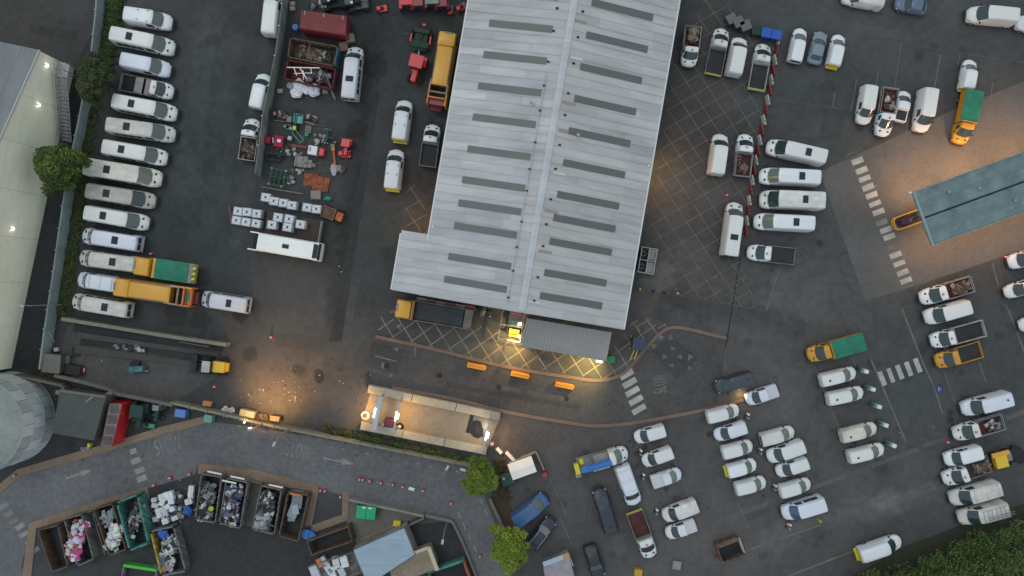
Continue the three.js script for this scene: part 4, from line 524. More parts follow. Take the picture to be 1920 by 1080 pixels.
function bodyParts(t, st, p, m, glass, o = {}) {
  const { L, W, H, hoodH } = p, f = L / 2;
  mesh('body', loftGeo(st), m, t);
  mesh('windscreen', patchGeo(st, 4.04, 5.02, 3.9, 10.1, .012, 6, 10, -.03), glass, t);
  for (const s of [0, 1]) { const q = v => s ? 14 - v : v; mesh('side_window', patchGeo(st, 4.75, 7.05, q(2.14), q(2.95), s ? -.012 : .012, 4, 3), M.glass, t); }
  for (const s of [-1, 1]) {
    mesh('headlight', new RoundedBoxGeometry(.26, .13, .24, 2, .05).rotateY(s * .6).translate(f - .44, hoodH * .7, s * W * .385), M.lamp, t);
    mesh('tail_light', new RoundedBoxGeometry(.06, .34, .12, 2, .02).translate(-f + .03, hoodH * .85, s * W * .44), M.tail, t);
    mesh('door_mirror', new RoundedBoxGeometry(.16, .22, .24, 2, .05).translate(f - p.hood - p.ws * .55, hoodH + .12, s * (W / 2 + .1)), M.trim, t);
  }
  mesh('bumper', new RoundedBoxGeometry(.2, .34, W * .62, 2, .08).translate(f - .02, .46, 0), M.trim, t);
  mesh('rear_bumper', new RoundedBoxGeometry(.12, .16, W * .9, 2, .04).translate(-f + .02, .42, 0), M.trim, t);
  mesh('wiper', new THREE.BoxGeometry(.03, .02, W * .6).rotateZ(-.2).translate(f - p.hood - .02, hoodH + .07, 0), M.dark, t);
}
const P = { minibus: { L: 7.2, W: 2.06, H: 2.62, hood: .95, ws: .95, hoodH: 1.32, tumble: .87 }, coachbus: { L: 8.3, W: 2.25, H: 2.85, hood: .95, ws: .95, hoodH: 1.32, tumble: .93 }, van: { L: 5.75, W: 2.02, H: 2.4, hood: .95, ws: .9, hoodH: 1.28, tumble: .86 }, midvan: { L: 5.0, W: 1.92, H: 1.98, hood: .9, ws: .85, hoodH: 1.12, tumble: .84 }, smallvan: { L: 4.2, W: 1.76, H: 1.8, hood: .82, ws: .85, hoodH: 1.02, tumble: .82 }, suv: { L: 4.7, W: 1.85, H: 1.7, hood: 1.15, ws: .7, hoodH: 1.05, tumble: .8 } };
const protos = {};
function vanLike(kind, key, colour, o = {}) {
  const p = P[kind], st = vanStations(p), t = new THREE.Group(), f = p.L / 2; bodyParts(t, st, p, M[colour], M[o.glass || 'glass']);
  wheels(t, [f - .95, -f + (kind === 'minibus' || kind === 'coachbus' ? 1.6 : 1.05)], p.W / 2 + .02, kind === 'smallvan' ? .3 : .34);
  if (kind === 'minibus' || kind === 'coachbus') {
    const n = 4; for (const s of [0, 1]) for (let i = 0; i < n; i++) { const q = v => s ? 14 - v : v; mesh('side_window', patchGeo(st, 7.12 + i * .84 / n, 7.12 + (i + .9) * .84 / n, q(2.1), q(2.92), s ? -.012 : .012, 2, 3), M.glass, t); }
    if (!o.nohatch) mesh('roof_hatch', new RoundedBoxGeometry(.72, .09, .92, 2, .04).translate(-f + p.L * .34, p.H + .06, 0), M.hatch, t);
    for (const s of [-1, 1]) mesh('bonnet_vent', new THREE.BoxGeometry(.2, .03, .3).rotateY(s * .3).rotateZ(-.12).translate(f - .62, p.hoodH - .02, s * .5), M.trim, t);
    if (o.rearWin !== false) { for (const s of [-1, 1]) mesh('rear_window', new THREE.BoxGeometry(.04, .72, .7).translate(-f + .01, 1.72, s * .4), M.glass, t); }
  } else if (o.rearGlass) mesh('rear_window', new RoundedBoxGeometry(.06, .45, p.W * .66, 2, .02).rotateZ(-.12).translate(-f + .03, p.H * .74, 0), M.glass, t);
  else for (const s of [-1, 1]) mesh('rear_door', new THREE.BoxGeometry(.035, p.H * .62, p.W * .4).translate(-f + .015, p.H * .5, s * p.W * .21), M[colour], t);
  if (o.strip) for (const s of [0, 1]) { const q = v => s ? 14 - v : v; mesh('side_window', patchGeo(st, 7.15, 7.9, q(2.12), q(2.9), s ? -.012 : .012, 3, 3), M.glass, t); }
  if (o.door) for (const s of [0, 1]) { const q = v => s ? 14 - v : v; mesh('side_window', patchGeo(st, 7.1, 7.32, q(2.3), q(2.9), s ? -.012 : .012, 2, 3), M.glass, t); }
  if (o.chev) for (let i = 0; i < 6; i++) mesh('rear_chevron', new THREE.BoxGeometry(.03, p.H * .3, p.W * .82 / 6 - .01).rotateX(0).translate(-f - .012, p.H * .36, (i - 2.5) * p.W * .82 / 6), i % 2 ? M.chevY : mat(.55, .5, .03), t), mesh('rear_chevron', new THREE.BoxGeometry(.03, p.H * .26, p.W * .135).translate(-f + .002, p.H * .66, (i - 2.5) * p.W * .82 / 6), M.chevY, t);
  if (o.chev) mesh('rear_step', new RoundedBoxGeometry(.26, .16, p.W * .86, 2, .04).translate(-f - .1, .5, 0), M.chevY, t);
  if (o.dot) mesh('roof_aerial', new THREE.CylinderGeometry(.1, .13, .1, 10).translate(-f + .8, p.H + .07, .1), M.trim, t);
  if (o.ribs) for (const x of [-.2, .25, .7].map(k => -f + p.L * (k * .55 + .2))) mesh('roof_bar', new RoundedBoxGeometry(.1, .08, p.W * .72, 2, .02).translate(x, p.H + .08, 0), M[colour], t);
  if (o.rack) { const m = new MB(); for (const s of [-.7, .7]) m.bar([-f + .2, p.H + .22, s], [f - 2.3, p.H + .22, s], .035); for (let i = 0; i < 7; i++) { const x = -f + .25 + i * (p.L - 2.6) / 6; m.bar([x, p.H + .22, -.7], [x, p.H + .22, .7], .03); } m.build('roof_rack', M.steel, t); const l = new MB(); for (const s of [-.16, .16]) l.bar([-f - .3, p.H + .3, s - .3], [f - 2.8, p.H + .3, s - .3], .035); for (let i = 0; i < 9; i++) l.bar([-f + i * .36, p.H + .3, -.46], [-f + i * .36, p.H + .3, -.14], .025); l.build('ladder', M.boardGrey, t); }
  if (o.decals) for (const [x, z] of [[-.9, .35], [-.9, -.35], [.35, .4], [.35, -.4]]) mesh('roof_bracket', new THREE.BoxGeometry(.28, .06, .05).translate(x, p.H + .05, z * p.W * .8), M.trim, t);
  return t;
}
function carLike(colour, o = {}) {
  const L = 4.45, W = 1.8, H = o.H || 1.48, f = L / 2, p = { L, W, H, hood: 1.2, ws: .75, hoodH: .98 }, hb = .88, t = new THREE.Group();
  const st = vanStations({ ...p, tumble: .74 }).slice(0, 8); st[7] = [f - 2.75, W, W * .74, .25, hb + .06, H, .03];
  st.push([-f + 1.0, W, W * .73, .25, hb + .06, H - .04, -.03], [-f + .38, W * .98, W * .78, .26, hb, hb + .16, -.10], [-f + .1, W * .94, W * .78, .3, hb - .08, hb + .05, -.12], [-f, W * .84, W * .7, .4, .6, .72, -.1]);
  bodyParts(t, st, p, M[colour], M[o.glass || 'glass']); mesh('rear_window', patchGeo(st, 8.05, 8.9, 4.1, 9.9, .012, 4, 6), M.glass, t);
  for (const s of [0, 1]) { const q = v => s ? 14 - v : v; mesh('side_window', patchGeo(st, 7.1, 8.25, q(2.14), q(2.95), s ? -.012 : .012, 3, 3), M.glass, t); }
  if (o.rails) for (const s of [-1, 1]) mesh('roof_rail', new RoundedBoxGeometry(2.0, .06, .06, 2, .02).translate(-.6, H + .08, s * .56), M.boardWhite, t);
  wheels(t, [f - .9, -f + .85], W / 2 + .02, .32); return t;
}
function utility(colour, o = {}) { // car-derived pick-up with a grey ribbed load cover
  const p = { L: 4.4, W: 1.76, H: 1.66, hood: .82, ws: .85, hoodH: 1.02, tumble: .8 }, f = p.L / 2, st = vanStations(p).slice(0, 7), t = new THREE.Group();
  st.push([f - 2.75, p.W, p.W * .8, .25, .98, p.H, 0], [f - 2.95, p.W, p.W * .82, .25, .98, o.H2 || 1.3, -.02], [-f + .12, p.W * .98, p.W * .84, .27, .96, (o.H2 || 1.3) - .05, -.02], [-f + .02, p.W * .94, p.W * .8, .34, .9, 1.1, -.03]);
  bodyParts(t, st, p, M[colour], M[o.glass || 'glass']);
  const g = new MB(); g.box(-f + .85, (o.H2 || 1.3) + .05, 0, 1.35, .05, 1.2); for (let i = 0; i < 6; i++) g.box(-f + .85, (o.H2 || 1.3) + .085, -.5 + i * .2, 1.3, .03, .05); g.build('load_cover', M[o.cover || 'pearl'], t); wheels(t, [f - .85, -f + .8], p.W / 2 + .02, .3); return t;
}
function pickup(colour, o = {}) { // cab and dropside or tipper bed
  const L = o.L || 5.7, W = 2.0, H = o.H || 2.1, hood = o.hood ?? .9, ws = o.ws ?? .85, cab = o.cab || 2.55, f = L / 2, p = { L, W, H, hood, ws, hoodH: 1.2, tumble: .84 }, st = vanStations(p).slice(0, 7), t = new THREE.Group();
  st.push([f - Math.max(cab - .25, hood + ws + .35), W, W * .84, .3, 1.16, H, 0], [f - cab + .05, W, W * .83, .3, 1.16, H - .04, 0], [f - cab, W * .97, W * .8, .35, 1.1, H - .12, 0]);
  bodyParts(t, st, p, M[colour], M[o.glass || 'glass']);
  for (const s of [-1, 1]) mesh('bonnet_vent', new THREE.BoxGeometry(.18, .03, .26).rotateY(s * .3).rotateZ(-.12).translate(f - .6, 1.16, s * .48), M.trim, t);
  const bl = L - cab - .12, bx = -f + bl / 2, y = .82, bh = o.side ?? .42, bw = 2.08, bm = M[o.board || 'boardGrey'];
  new MB().box(-.3, .62, 0, L - 1, .16, .8).build('chassis', M.trim, t); mesh('bed_floor', new THREE.BoxGeometry(bl - .02, .08, bw - .02).translate(bx, y, 0), M[o.floor || 'bedDark'], t);
  for (const s of [-1, 1]) { const m = new MB(); m.rbox(bx, y + bh / 2, s * (bw / 2 - .03), bl, bh, .07, .02); for (let i = 0; i <= 3; i++) m.box(bx - bl / 2 + .06 + i * (bl - .12) / 3, y + bh / 2, s * (bw / 2 + .02), .07, bh, .05); m.build('side_board', bm, t); }
  mesh('tailboard', new RoundedBoxGeometry(.07, bh, bw - .16, 2, .02).translate(-f + .04, y + bh / 2, 0), bm, t); mesh('headboard', new RoundedBoxGeometry(.07, bh + .45, bw - .16, 2, .02).translate(-f + bl - .04, y + (bh + .45) / 2, 0), bm, t);
  if (o.frame) { const m = new MB(); for (const s of [-.97, .97]) m.bar([-f + .05, y + bh + .35, s], [-f + bl, y + bh + .35, s], .035).bar([-f + .05, y, s], [-f + .05, y + bh + .35, s], .035); m.bar([-f + .05, y + bh + .35, -.97], [-f + .05, y + bh + .35, .97], .035); m.build('bed_frame', M.steel, t); }
  if (o.tarp) { const g = new THREE.BoxGeometry(bl + .05, .06, bw + .12, 8, 1, 8), q = g.attributes.position; for (let i = 0; i < q.count; i++) { const x = q.getX(i), z = q.getZ(i); q.setY(i, q.getY(i) + .14 * Math.cos(z / bw * Math.PI) + .03 * Math.sin(x * 5)); } g.translate(bx, y + bh + .12, 0); g.computeVertexNormals(); mesh('tarp', g, M.tarp, t); }
  if (o.panels) for (const [k, w] of [[.62, .95], [.90, .62]]) mesh('bed_panel', new RoundedBoxGeometry(w * 1.1, .06, bw - .22, 2, .02).translate(-f + bl * k - .1, y + bh + .02, 0), mat(.34, .315, .32, { tex: 'grime' }), t);
  if (o.chev) for (let i = 0; i < 6; i++) mesh('rear_chevron', new RoundedBoxGeometry(.1, .3, bw / 6 - .02, 2, .02).translate(-f - .04, y + .1, (i - 2.5) * bw / 6), i % 2 ? M.chevY : mat(.6, .55, .05), t);
  if (o.beacon !== false) mesh('beacon', new THREE.CylinderGeometry(.12, .14, .14, 12).translate(f - cab + .55, H + .09, rr(-.1, .1)), M[o.beaconM || 'beacon'], t);
  wheels(t, [f - .9, -f + 1.05], W / 2 + .02, .35); return t;
}
function cabOver(colour, o = {}) { // flat-fronted lorry
  const L = o.L, W = 2.4, H = o.H || 2.75, f = L / 2, c = 1.95, t = new THREE.Group();
  const st = [[f, W * .9, W * .82, .5, .95, 1.2, .04], [f - .03, W * .97, W * .88, .45, 1.3, 1.5, .08], [f - .08, W, W * .9, .45, 1.4, H - .5, .08], [f - .22, W, W * .9, .45, 1.4, H - .1, .05], [f - .5, W, W * .91, .45, 1.4, H, .02], [f - c + .15, W, W * .91, .45, 1.4, H, 0], [f - c, W * .97, W * .86, .5, 1.35, H - .1, 0]];
  mesh('cab', loftGeo(st), M[colour], t); mesh('windscreen', patchGeo(st, 1.1, 2.2, 4, 10, .012, 3, 6), M.glass, t); for (const s of [0, 1]) { const q = v => s ? 14 - v : v; mesh('side_window', patchGeo(st, 3.2, 4.8, q(2.1), q(2.9), s ? -.012 : .012, 3, 2), M.glass, t); }
  for (const s of [-1, 1]) { mesh('headlight', new RoundedBoxGeometry(.08, .18, .34, 2, .03).translate(f + .01, .75, s * .85), M.lamp, t); mesh('door_mirror', new RoundedBoxGeometry(.14, .4, .22, 2, .05).translate(f - .1, 1.9, s * (W / 2 + .16)), M.trim, t); }
  mesh('roof_vent', new RoundedBoxGeometry(.2, .08, .9, 2, .03).translate(f - .32, H + .05, .1), M.boardGrey, t);
  new MB().box(-.4, .75, 0, L - 1.2, .25, .9).build('chassis', M.trim, t); wheels(t, [f - 1.1, -f + 1.4].concat(L > 8 ? [-f + 2.6] : []), W / 2, .48);
  const bl = L - c - .18, bx = -f + bl / 2;
  if (o.kind === 'tarp') { mesh('side_board', new RoundedBoxGeometry(bl, 1.2, W, 2, .04).translate(bx, 1.55, 0), M[colour], t); const g = new THREE.BoxGeometry(bl - 1.05, .06, W + .04, 6, 1, 8), q = g.attributes.position; for (let i = 0; i < q.count; i++) q.setY(i, q.getY(i) + .08 * Math.cos(q.getZ(i) / W * Math.PI) + .02 * Math.sin(q.getX(i) * 6)); g.translate(bx + .12, 2.23, 0); g.computeVertexNormals(); mesh('tarp', g, M.tarp, t); mesh('tail_platform', new RoundedBoxGeometry(.4, .1, W - .1, 2, .03).translate(-f + .35, 2.2, 0), M.boardGrey, t); for (let i = 0; i < 7; i++) mesh('rear_chevron', new THREE.BoxGeometry(.5, .05, W / 7 - .05).rotateY(.5).translate(-f + .02, 2.17, (i - 3) * W / 7.4), i % 2 ? M.chevY : M.tealSkip, t); }
  if (o.kind === 'flat') { mesh('bed_floor', new THREE.BoxGeometry(bl, .1, W - .1).translate(bx, 1.25, 0), M.bedDark, t); for (const s of [-1, 1]) mesh('side_board', new RoundedBoxGeometry(bl, .5, .07, 2, .02).translate(bx, 1.5, s * (W / 2 - .02)), M.boardGrey, t); mesh('load_sheet', new RoundedBoxGeometry(bl - 1.5, .08, W - .3, 2, .03).translate(bx + .45, 1.62, 0), mat(.04, .05, .056, { tex: 'grime' }), t); mesh('tail_lift', new RoundedBoxGeometry(1.0, .1, W - .2, 2, .03).translate(-f + .55, 1.6, 0), mat(.19, .17, .17, { tex: 'grime' }), t); mesh('headboard', new RoundedBoxGeometry(.22, 1.5, W - .05, 2, .03).translate(-f + bl - .05, 1.9, 0), mat(.35, .18, .08), t); }
  if (o.kind === 'refuse') {
    const b = L - c - 3.0, s2 = [[f - c - .12, W * .98, W * .82, .9, 1.6, 2.8, 0], [f - c - .5, W, W * .84, .9, 1.6, 2.95, 0], [f - c - b + .3, W, W * .84, .9, 1.6, 2.95, 0], [f - c - b, W, W * .86, .9, 1.6, 2.9, 0]]; mesh('body', loftGeo(s2), M.amber2, t);
    new MB().bar([f - c - .4, 3.0, .95], [f - c - b, 3.0, .95], .06).bar([f - c - .6, 3.05, -.92], [f - c - b + .4, 3.05, -.92], .035).build('roof_pipe', M.tan, t); const hx = f - c - b;
    for (const s of [-1, 1]) { mesh('hopper_side', new RoundedBoxGeometry(2.6, 2.0, .2, 2, .05).translate(hx - 1.3, 1.75, s * (W / 2 - .1)), s > 0 ? M.amber2 : M.orange, t); mesh('ram', new THREE.CylinderGeometry(.07, .07, 1.6, 8).rotateZ(Math.PI / 2).translate(hx - .4, 2.9, s * (W / 2 - .16)), M.steel, t); }
    mesh('hopper_floor', new THREE.BoxGeometry(2.5, .1, W - .4).translate(hx - 1.3, 1.3, 0), M.dark, t); for (const [x, m] of [[-.06, M.amber2], [-1.05, M.tan], [-1.75, M.orange]]) mesh('cross_beam', new RoundedBoxGeometry(.2, .25, W - .2, 2, .04).translate(hx + x, 2.75, 0), m, t);
    mesh('hopper_lip', new RoundedBoxGeometry(.8, .5, W - .3, 2, .06).translate(hx - 2.15, 2.0, 0), o.lip ? M.orange : M.maroon, t); mesh('bin_lift', new RoundedBoxGeometry(.5, .9, 1.5, 2, .06).translate(hx - 2.75, 1.3, 0), M.maroonSkip, t); new MB().bar([hx - 3.1, 1.9, -.6], [hx - 3.1, 1.9, .6], .06).bar([hx - 2.9, 1.3, -.6], [hx - 3.1, 1.9, -.6], .05).bar([hx - 2.9, 1.3, .6], [hx - 3.1, 1.9, .6], .05).build('lift_arm', M.maroon, t);
    if (o.lip) mesh('green_panel', new RoundedBoxGeometry(.42, .1, 1.0, 2, .03).translate(hx - 2.1, 2.3, .05), M.plasticGreen, t);
  }
  return t;
}
function coach() {
  const L = 9.2, W = 2.3, H = 2.7, f = L / 2, t = new THREE.Group(), st = [[f, W * .9, W * .84, .5, 1.2, 1.5, .03], [f - .06, W * .97, W * .9, .4, 1.4, H - .4, .06], [f - .2, W, W * .93, .35, 1.4, H - .05, .04], [f - .6, W, W * .94, .35, 1.4, H, 0], [-f + 1.25, W, W * .94, .35, 1.4, H, 0], [-f + 1.1, W, W * .93, .35, 1.4, H - .08, 0]];
  mesh('body', loftGeo(st), mat(.74, .75, .72, { tex: 'dirt', roughness: .5 }), t); mesh('windscreen', patchGeo(st, .55, 1.95, 3.8, 10.2, .015, 4, 6), M.glass, t); mesh('front_roof_panel', new THREE.BoxGeometry(.62, .03, 1.75).translate(f - .52, H + .04, 0), M.hatch, t); mesh('roof_hatch', new RoundedBoxGeometry(.85, .09, .5, 2, .03).translate(.2, H + .07, 0), M.hatch, t);
  for (const s of [0, 1]) for (let i = 0; i < 5; i++) { const q = v => s ? 14 - v : v; mesh('side_window', patchGeo(st, 3.05 + i * .18, 3.05 + i * .18 + .165, q(2.1), q(2.9), s ? -.012 : .012, 2, 2), M.glass, t); }
  mesh('tail_floor', new THREE.BoxGeometry(1.15, .1, W - .2).translate(-f + .55, .9, 0), M.dark, t); for (const s of [-1, 1]) { mesh('tail_side', new RoundedBoxGeometry(1.25, 1.8, .16, 2, .04).translate(-f + .6, 1.75, s * (W / 2 - .1)), M.white, t); mesh('headlight', new RoundedBoxGeometry(.08, .2, .3, 2, .03).translate(f - .02, .8, s * .8), M.lamp, t); mesh('corner_lamp', new RoundedBoxGeometry(.3, .1, .24, 2, .03).translate(f - .3, H + .03, s * .95), M.plasticWhite, t); }
  wheels(t, [f - 1.9, -f + 2.2], W / 2, .45); return t;
}
function crane() { const t = pickup('white', { L: 6.6, cab: 2.5, board: 'boardGrey', floor: 'boardGrey', side: .12, beacon: false, glass: 'glassPale' }), f = 3.3;
  const b = new MB().rbox(-.9, 1.8, .38, 4.2, .42, .78, .08).rbox(.75, 1.55, .4, .6, 1.1, .7, .1); b.build('boom', M.rigBlue, t); new MB().rbox(-.6, 2.08, .3, 3.0, .25, .34, .05).build('upper_boom', M.rigBlue, t); new MB().rbox(-.5, 1.35, .98, 2.2, .3, .16, .03).build('side_locker', M.boardWhite, t); new MB().rbox(-.2, 1.3, -.4, 1.9, .5, 1.0, .05).build('locker', M.boardGrey, t);
  const k = new MB(); for (const x of [-1.6, -1.85, -2.1, -2.35]) k.bar([x, 1.2, -.7], [x, 1.6, .3], .03); k.build('ladder_frame', M.boardWhite, t); const w = new MB().rbox(-f - .15, 1.5, .1, .6, .9, 1.3, .04); w.build('work_basket', M.chevY, t); new MB().rbox(-f - .2, 1.3, 1.0, .7, .3, .5, .03).build('basket_step', M.boardGrey, t); new MB().rbox(-2.7, 1.2, -.5, .5, .3, .7, .03).build('rear_locker', M.chevY, t); return t; }
const MAKE = {
  mini: () => vanLike('minibus', 0, 'white', { glass: 'glassSkyTint' }), miniK: () => vanLike('minibus', 0, 'white'), miniB: () => vanLike('minibus', 0, 'whiteB'), miniD: () => vanLike('minibus', 0, 'whiteD', { glass: 'glassSkyTint' }), miniS: () => vanLike('minibus', 0, 'whiteS'), miniP: () => vanLike('minibus', 0, 'pearl'), cbus: () => vanLike('coachbus', 0, 'whiteY', { glass: 'glassPale' }), cbusW: () => vanLike('coachbus', 0, 'white'), miniG: () => vanLike('minibus', 0, 'white', { glass: 'glassPale' }),
  van: () => vanLike('van', 0, 'white', { dot: 0 }), vanM: () => vanLike('van', 0, 'white', { glass: 'glassSkyTint', decals: 1 }), vanMB: () => vanLike('van', 0, 'whiteB', { glass: 'glassSkyTint' }), vanB: () => vanLike('van', 0, 'whiteB', { dot: 1 }), vanD: () => vanLike('van', 0, 'whiteD', { ribs: 1 }), vanChev: () => vanLike('van', 0, 'white', { chev: 1, decals: 1 }), vanRib: () => vanLike('van', 0, 'whiteB', { ribs: 1 }), vanRack: () => vanLike('van', 0, 'whiteD', { rack: 1 }), vanBlue: () => vanLike('van', 0, 'blue', { glass: 'glassPale' }), vanWin: () => vanLike('van', 0, 'whiteB', { strip: 1, glass: 'glassBlue' }), vanDark: () => vanLike('midvan', 0, 'navy', { rearGlass: 1, dot: 1 }), vanSlate: () => vanLike('midvan', 0, 'slate', { rearGlass: 1, dot: 1 }),
  mid: () => vanLike('midvan', 0, 'white'), midD: () => vanLike('midvan', 0, 'whiteY', { dot: 1 }), midDoor: () => vanLike('midvan', 0, 'white', { door: 1 }), midChev: () => vanLike('midvan', 0, 'white', { chev: 1 }), midB: () => vanLike('midvan', 0, 'whiteB', { dot: 1 }),
  sv: () => vanLike('smallvan', 0, 'white'), svP: () => vanLike('smallvan', 0, 'white', { glass: 'glassPale' }), svDoor: () => vanLike('smallvan', 0, 'white', { door: 1, glass: 'glassPale', rearGlass: 1 }), svChev: () => vanLike('smallvan', 0, 'white', { chev: 1, glass: 'glassPale' }), svDot: () => vanLike('smallvan', 0, 'white', { dot: 1, glass: 'glassPale' }), svGrey: () => vanLike('smallvan', 0, 'whiteY', { dot: 1, glass: 'glassPale' }), svB: () => vanLike('smallvan', 0, 'whiteB'),
  util: () => utility('white'), utilP: () => utility('whiteB', { glass: 'glassPale' }), utilK: () => utility('whiteB', { cover: 'pearl' }), utilW: () => utility('white', { cover: 'trim', H2: 1.2 }),
  car: () => carLike('silver'), carDark: () => carLike('black', { H: 1.5 }), carRails: () => carLike('navy', { rails: 1, glass: 'glassPale', H: 1.62 }), carBlue: () => carLike('steelblue', { H: 1.6 }),
  pick: () => pickup('white'), pickFrame: () => pickup('white', { frame: 1, floor: 'bedRed' }), pickChev: () => pickup('white', { chev: 1, side: .3 }), pickWide: () => pickup('white', { chev: 1, board: 'boardWhite', L: 5.9 }), pickPanels: () => pickup('white', { panels: 1, L: 6.9, floor: 'dark', side: .5 }), pickCrew: () => pickup('white', { L: 5.6, cab: 2.5, board: 'boardWhite' }), pickDark: () => pickup('white', { side: .25 }), pickRed: () => pickup('white', { floor: 'bedRed', chev: 1 }), pickBig: () => pickup('white', { L: 6.8, side: .6, board: 'boardWhite' }), pickYellow: () => pickup('amber', { L: 6.0, board: 'amber', beaconM: 'boardWhite' }), pickTarp: () => pickup('amber', { L: 6.9, tarp: 1, side: 1.1, board: 'amber', H: 2.2, beacon: false }), crane,
  coTarp: () => cabOver('amber2', { L: 7.2, kind: 'tarp' }), coFlat: () => cabOver('amber2', { L: 9.6, kind: 'flat' }), refuse: () => cabOver('amber2', { L: 9.8, kind: 'refuse', lip: 1 }), refuseB: () => cabOver('amber2', { L: 9.8, kind: 'refuse' }), coach,
};
const LEN = { mini: 7.2, miniK: 7.2, vanM: 5.75, vanMB: 5.75, miniB: 7.2, miniD: 7.2, miniS: 7.2, miniP: 7.2, miniG: 7.2, cbus: 8.3, cbusW: 8.3, van: 5.75, vanB: 5.75, vanD: 5.75, vanChev: 5.75, vanRib: 5.75, vanRack: 5.75, vanBlue: 5.75, vanWin: 5.75, vanDark: 5, vanSlate: 5, mid: 5, midD: 5, midDoor: 5, midChev: 5, midB: 5, sv: 4.2, svP: 4.2, svDoor: 4.2, svChev: 4.2, svDot: 4.2, svGrey: 4.2, svB: 4.2, util: 4.4, utilP: 4.4, utilK: 4.4, utilW: 4.4, car: 4.45, carDark: 4.45, carRails: 4.45, carBlue: 4.45, pick: 5.7, pickFrame: 5.7, pickChev: 5.7, pickWide: 5.9, pickPanels: 6.9, pickCrew: 5.6, pickDark: 5.7, pickRed: 5.7, pickBig: 6.8, pickYellow: 6, pickTarp: 6.9, crane: 6.8, coTarp: 7.2, coFlat: 9.6, refuse: 9.9, refuseB: 9.9, coach: 9.2 };
const KIND = k => k === 'coach' || /^mini|^cbus/.test(k) ? ['minibus', 'minibus'] : /^van|^mid|^sv/.test(k) ? ['panel_van', 'van'] : /^car/.test(k) ? ['parked_car', 'car'] : /^util|^pick/.test(k) ? ['pickup_truck', 'pickup truck'] : /^refuse/.test(k) ? ['refuse_lorry', 'refuse lorry'] : k === 'crane' ? ['crane_truck', 'crane truck'] : ['lorry', 'lorry'];
function park(kind, fx, fy, rx, ry, label, group) {
  const f = at(fx, fy, .8), r = at(rx, ry, 1.3), dx = f.x - r.x, dz = f.z - r.z, L = Math.hypot(dx, dz), [nm, cat] = KIND(kind);
  let t = protos[kind]; if (!t) { t = protos[kind] = MAKE[kind](); } else t = t.clone();
  t.name = numbered(nm); t.userData = {}; scene.add(t); t.position.set((f.x + r.x) / 2, 0, (f.z + r.z) / 2); t.rotation.set(0, Math.atan2(-dz, dx), 0); t.scale.set(Math.min(1.14, Math.max(.86, L / LEN[kind])), 1, 1); tag(t, label, cat, group);
  const coat = [M.white, M.white2, M.white3, M.white][Math.floor(R() * 4)], worn = R() < .12; t.children.forEach(c => { if (c.material === M.white) c.material = worn ? M.white4 : coat; }); return t;
}
const GL = 'white vehicles in the long left row', GS = 'small white vans on the lower right lot', GR = 'white vehicles on the upper right lot';
park('vanM', 324, 44, 238, 29, 'white panel van at the very top of the long left row', GL);
park('mini', 329, 92, 214.5, 67, 'white minibus second from the top of the long left row', GL);
park('vanMB', 321, 133, 232, 114, 'white panel van third in the left row, above the dropside pickup', GL);
park('pickPanels', 326, 174, 225, 153, 'white dropside pickup with two lilac panels over its dark bed in the left row', GL);
park('mini', 333, 215, 218.6, 192, 'white minibus just below the dropside pickup in the left row', GL);
park('miniD', 330, 254, 207, 236, 'white minibus with a dirty ribbed roof, sixth in the left row', GL);
park('mini', 315, 298, 200, 277, 'clean white minibus seventh in the left row, level with the top of the round tree', GL);
park('cbus', 305, 337, 167.5, 314, 'wide white minibus with a stained rear roof touching the round tree', GL);
park('miniS', 293, 379, 169.5, 358.5, 'minibus with a heavily soiled grey roof below the round tree', GL);
park('mini', 281, 420, 166.5, 399.5, 'clean white minibus right below the soiled grey one', GL);
park('miniB', 154.7, 440.5, 265, 458, 'bluish white minibus backing to the yard, uppermost of those facing the wall', GL);
park('miniD', 149.6, 482, 261, 497, 'dirty white minibus left of the yellow green-tarped lorry', GL);
park('vanRib', 146, 522.6, 225, 535, 'bluish white van with roof ribs left of the yellow refuse lorry', GL);
park('miniD', 136, 563, 246, 582, 'grey white minibus at the bottom of the left row by the pit wall', GL);
park('coTarp', 262.5, 498, 368, 514, 'yellow flat fronted lorry with a green tarp and chevron tail');
park('refuse', 224.5, 537, 373.5, 559, 'yellow refuse lorry with orange hopper below the green-tarped lorry');
park('miniP', 380, 559, 466, 573, 'short lilac white minibus behind the refuse lorry');
park('coach', 606, 474, 474, 451.5, 'long white flat roofed bus with open tail below the water tanks');
park('van', 518, -22, 506, 67, 'white van cut by the top edge beside the yard fence');
park('mid', 497, 138, 480, 203, 'white van with dark rear pillar along the yard fence');
park('pickCrew', 475, 222, 461, 300, 'white dropside pickup with sacks in its bed along the yard fence');
park('miniP', 668, 88, 656, 188, 'pale lilac minibus standing alone right of the skips');
park('vanChev', 760.5, 188, 749, 264, 'white van with yellow rear and roof brackets, upper one left of the depot');
park('pick', 813, 233, 801, 312, 'white dropside pickup against the depot west wall');
park('vanChev', 744.5, 280, 734.5, 355, 'white van with yellow rear, lower one left of the depot');
park('refuseB', 843, 66, 818, 208, 'yellow refuse lorry with a dark hopper against the depot west wall');
park('coFlat', 744, 576, 886, 600, 'yellow flat fronted lorry with a long dark flatbed south of the depot');
park('pickFrame', 1290, 126, 1300, 50, 'white pickup with timber and a pale sack in its bed by the depot corner', GR);
park('pickChev', 1354, 53, 1338, 138, 'white pickup with an empty dark bed below the bin row', GR);
park('van', 1387, 72, 1375, 140, 'white van squeezed between two pickups below the bin row', GR);
park('pickWide', 1432, 82, 1419, 167, 'white dropside pickup with pale boards below the blue bins', GR);
park('svDoor', 1502.5, 52, 1491, 116, 'small white van left of the grey car', GR);
park('car', 1541, 58, 1528, 118, 'dark grey car between two small white vans');
park('svChev', 1574.5, 64, 1563.5, 123, 'small white van with a yellow rear right of the grey car', GR);
park('van', 1351, 251, 1342, 328, 'white van left of the framed pickup near the barrier line', GR);
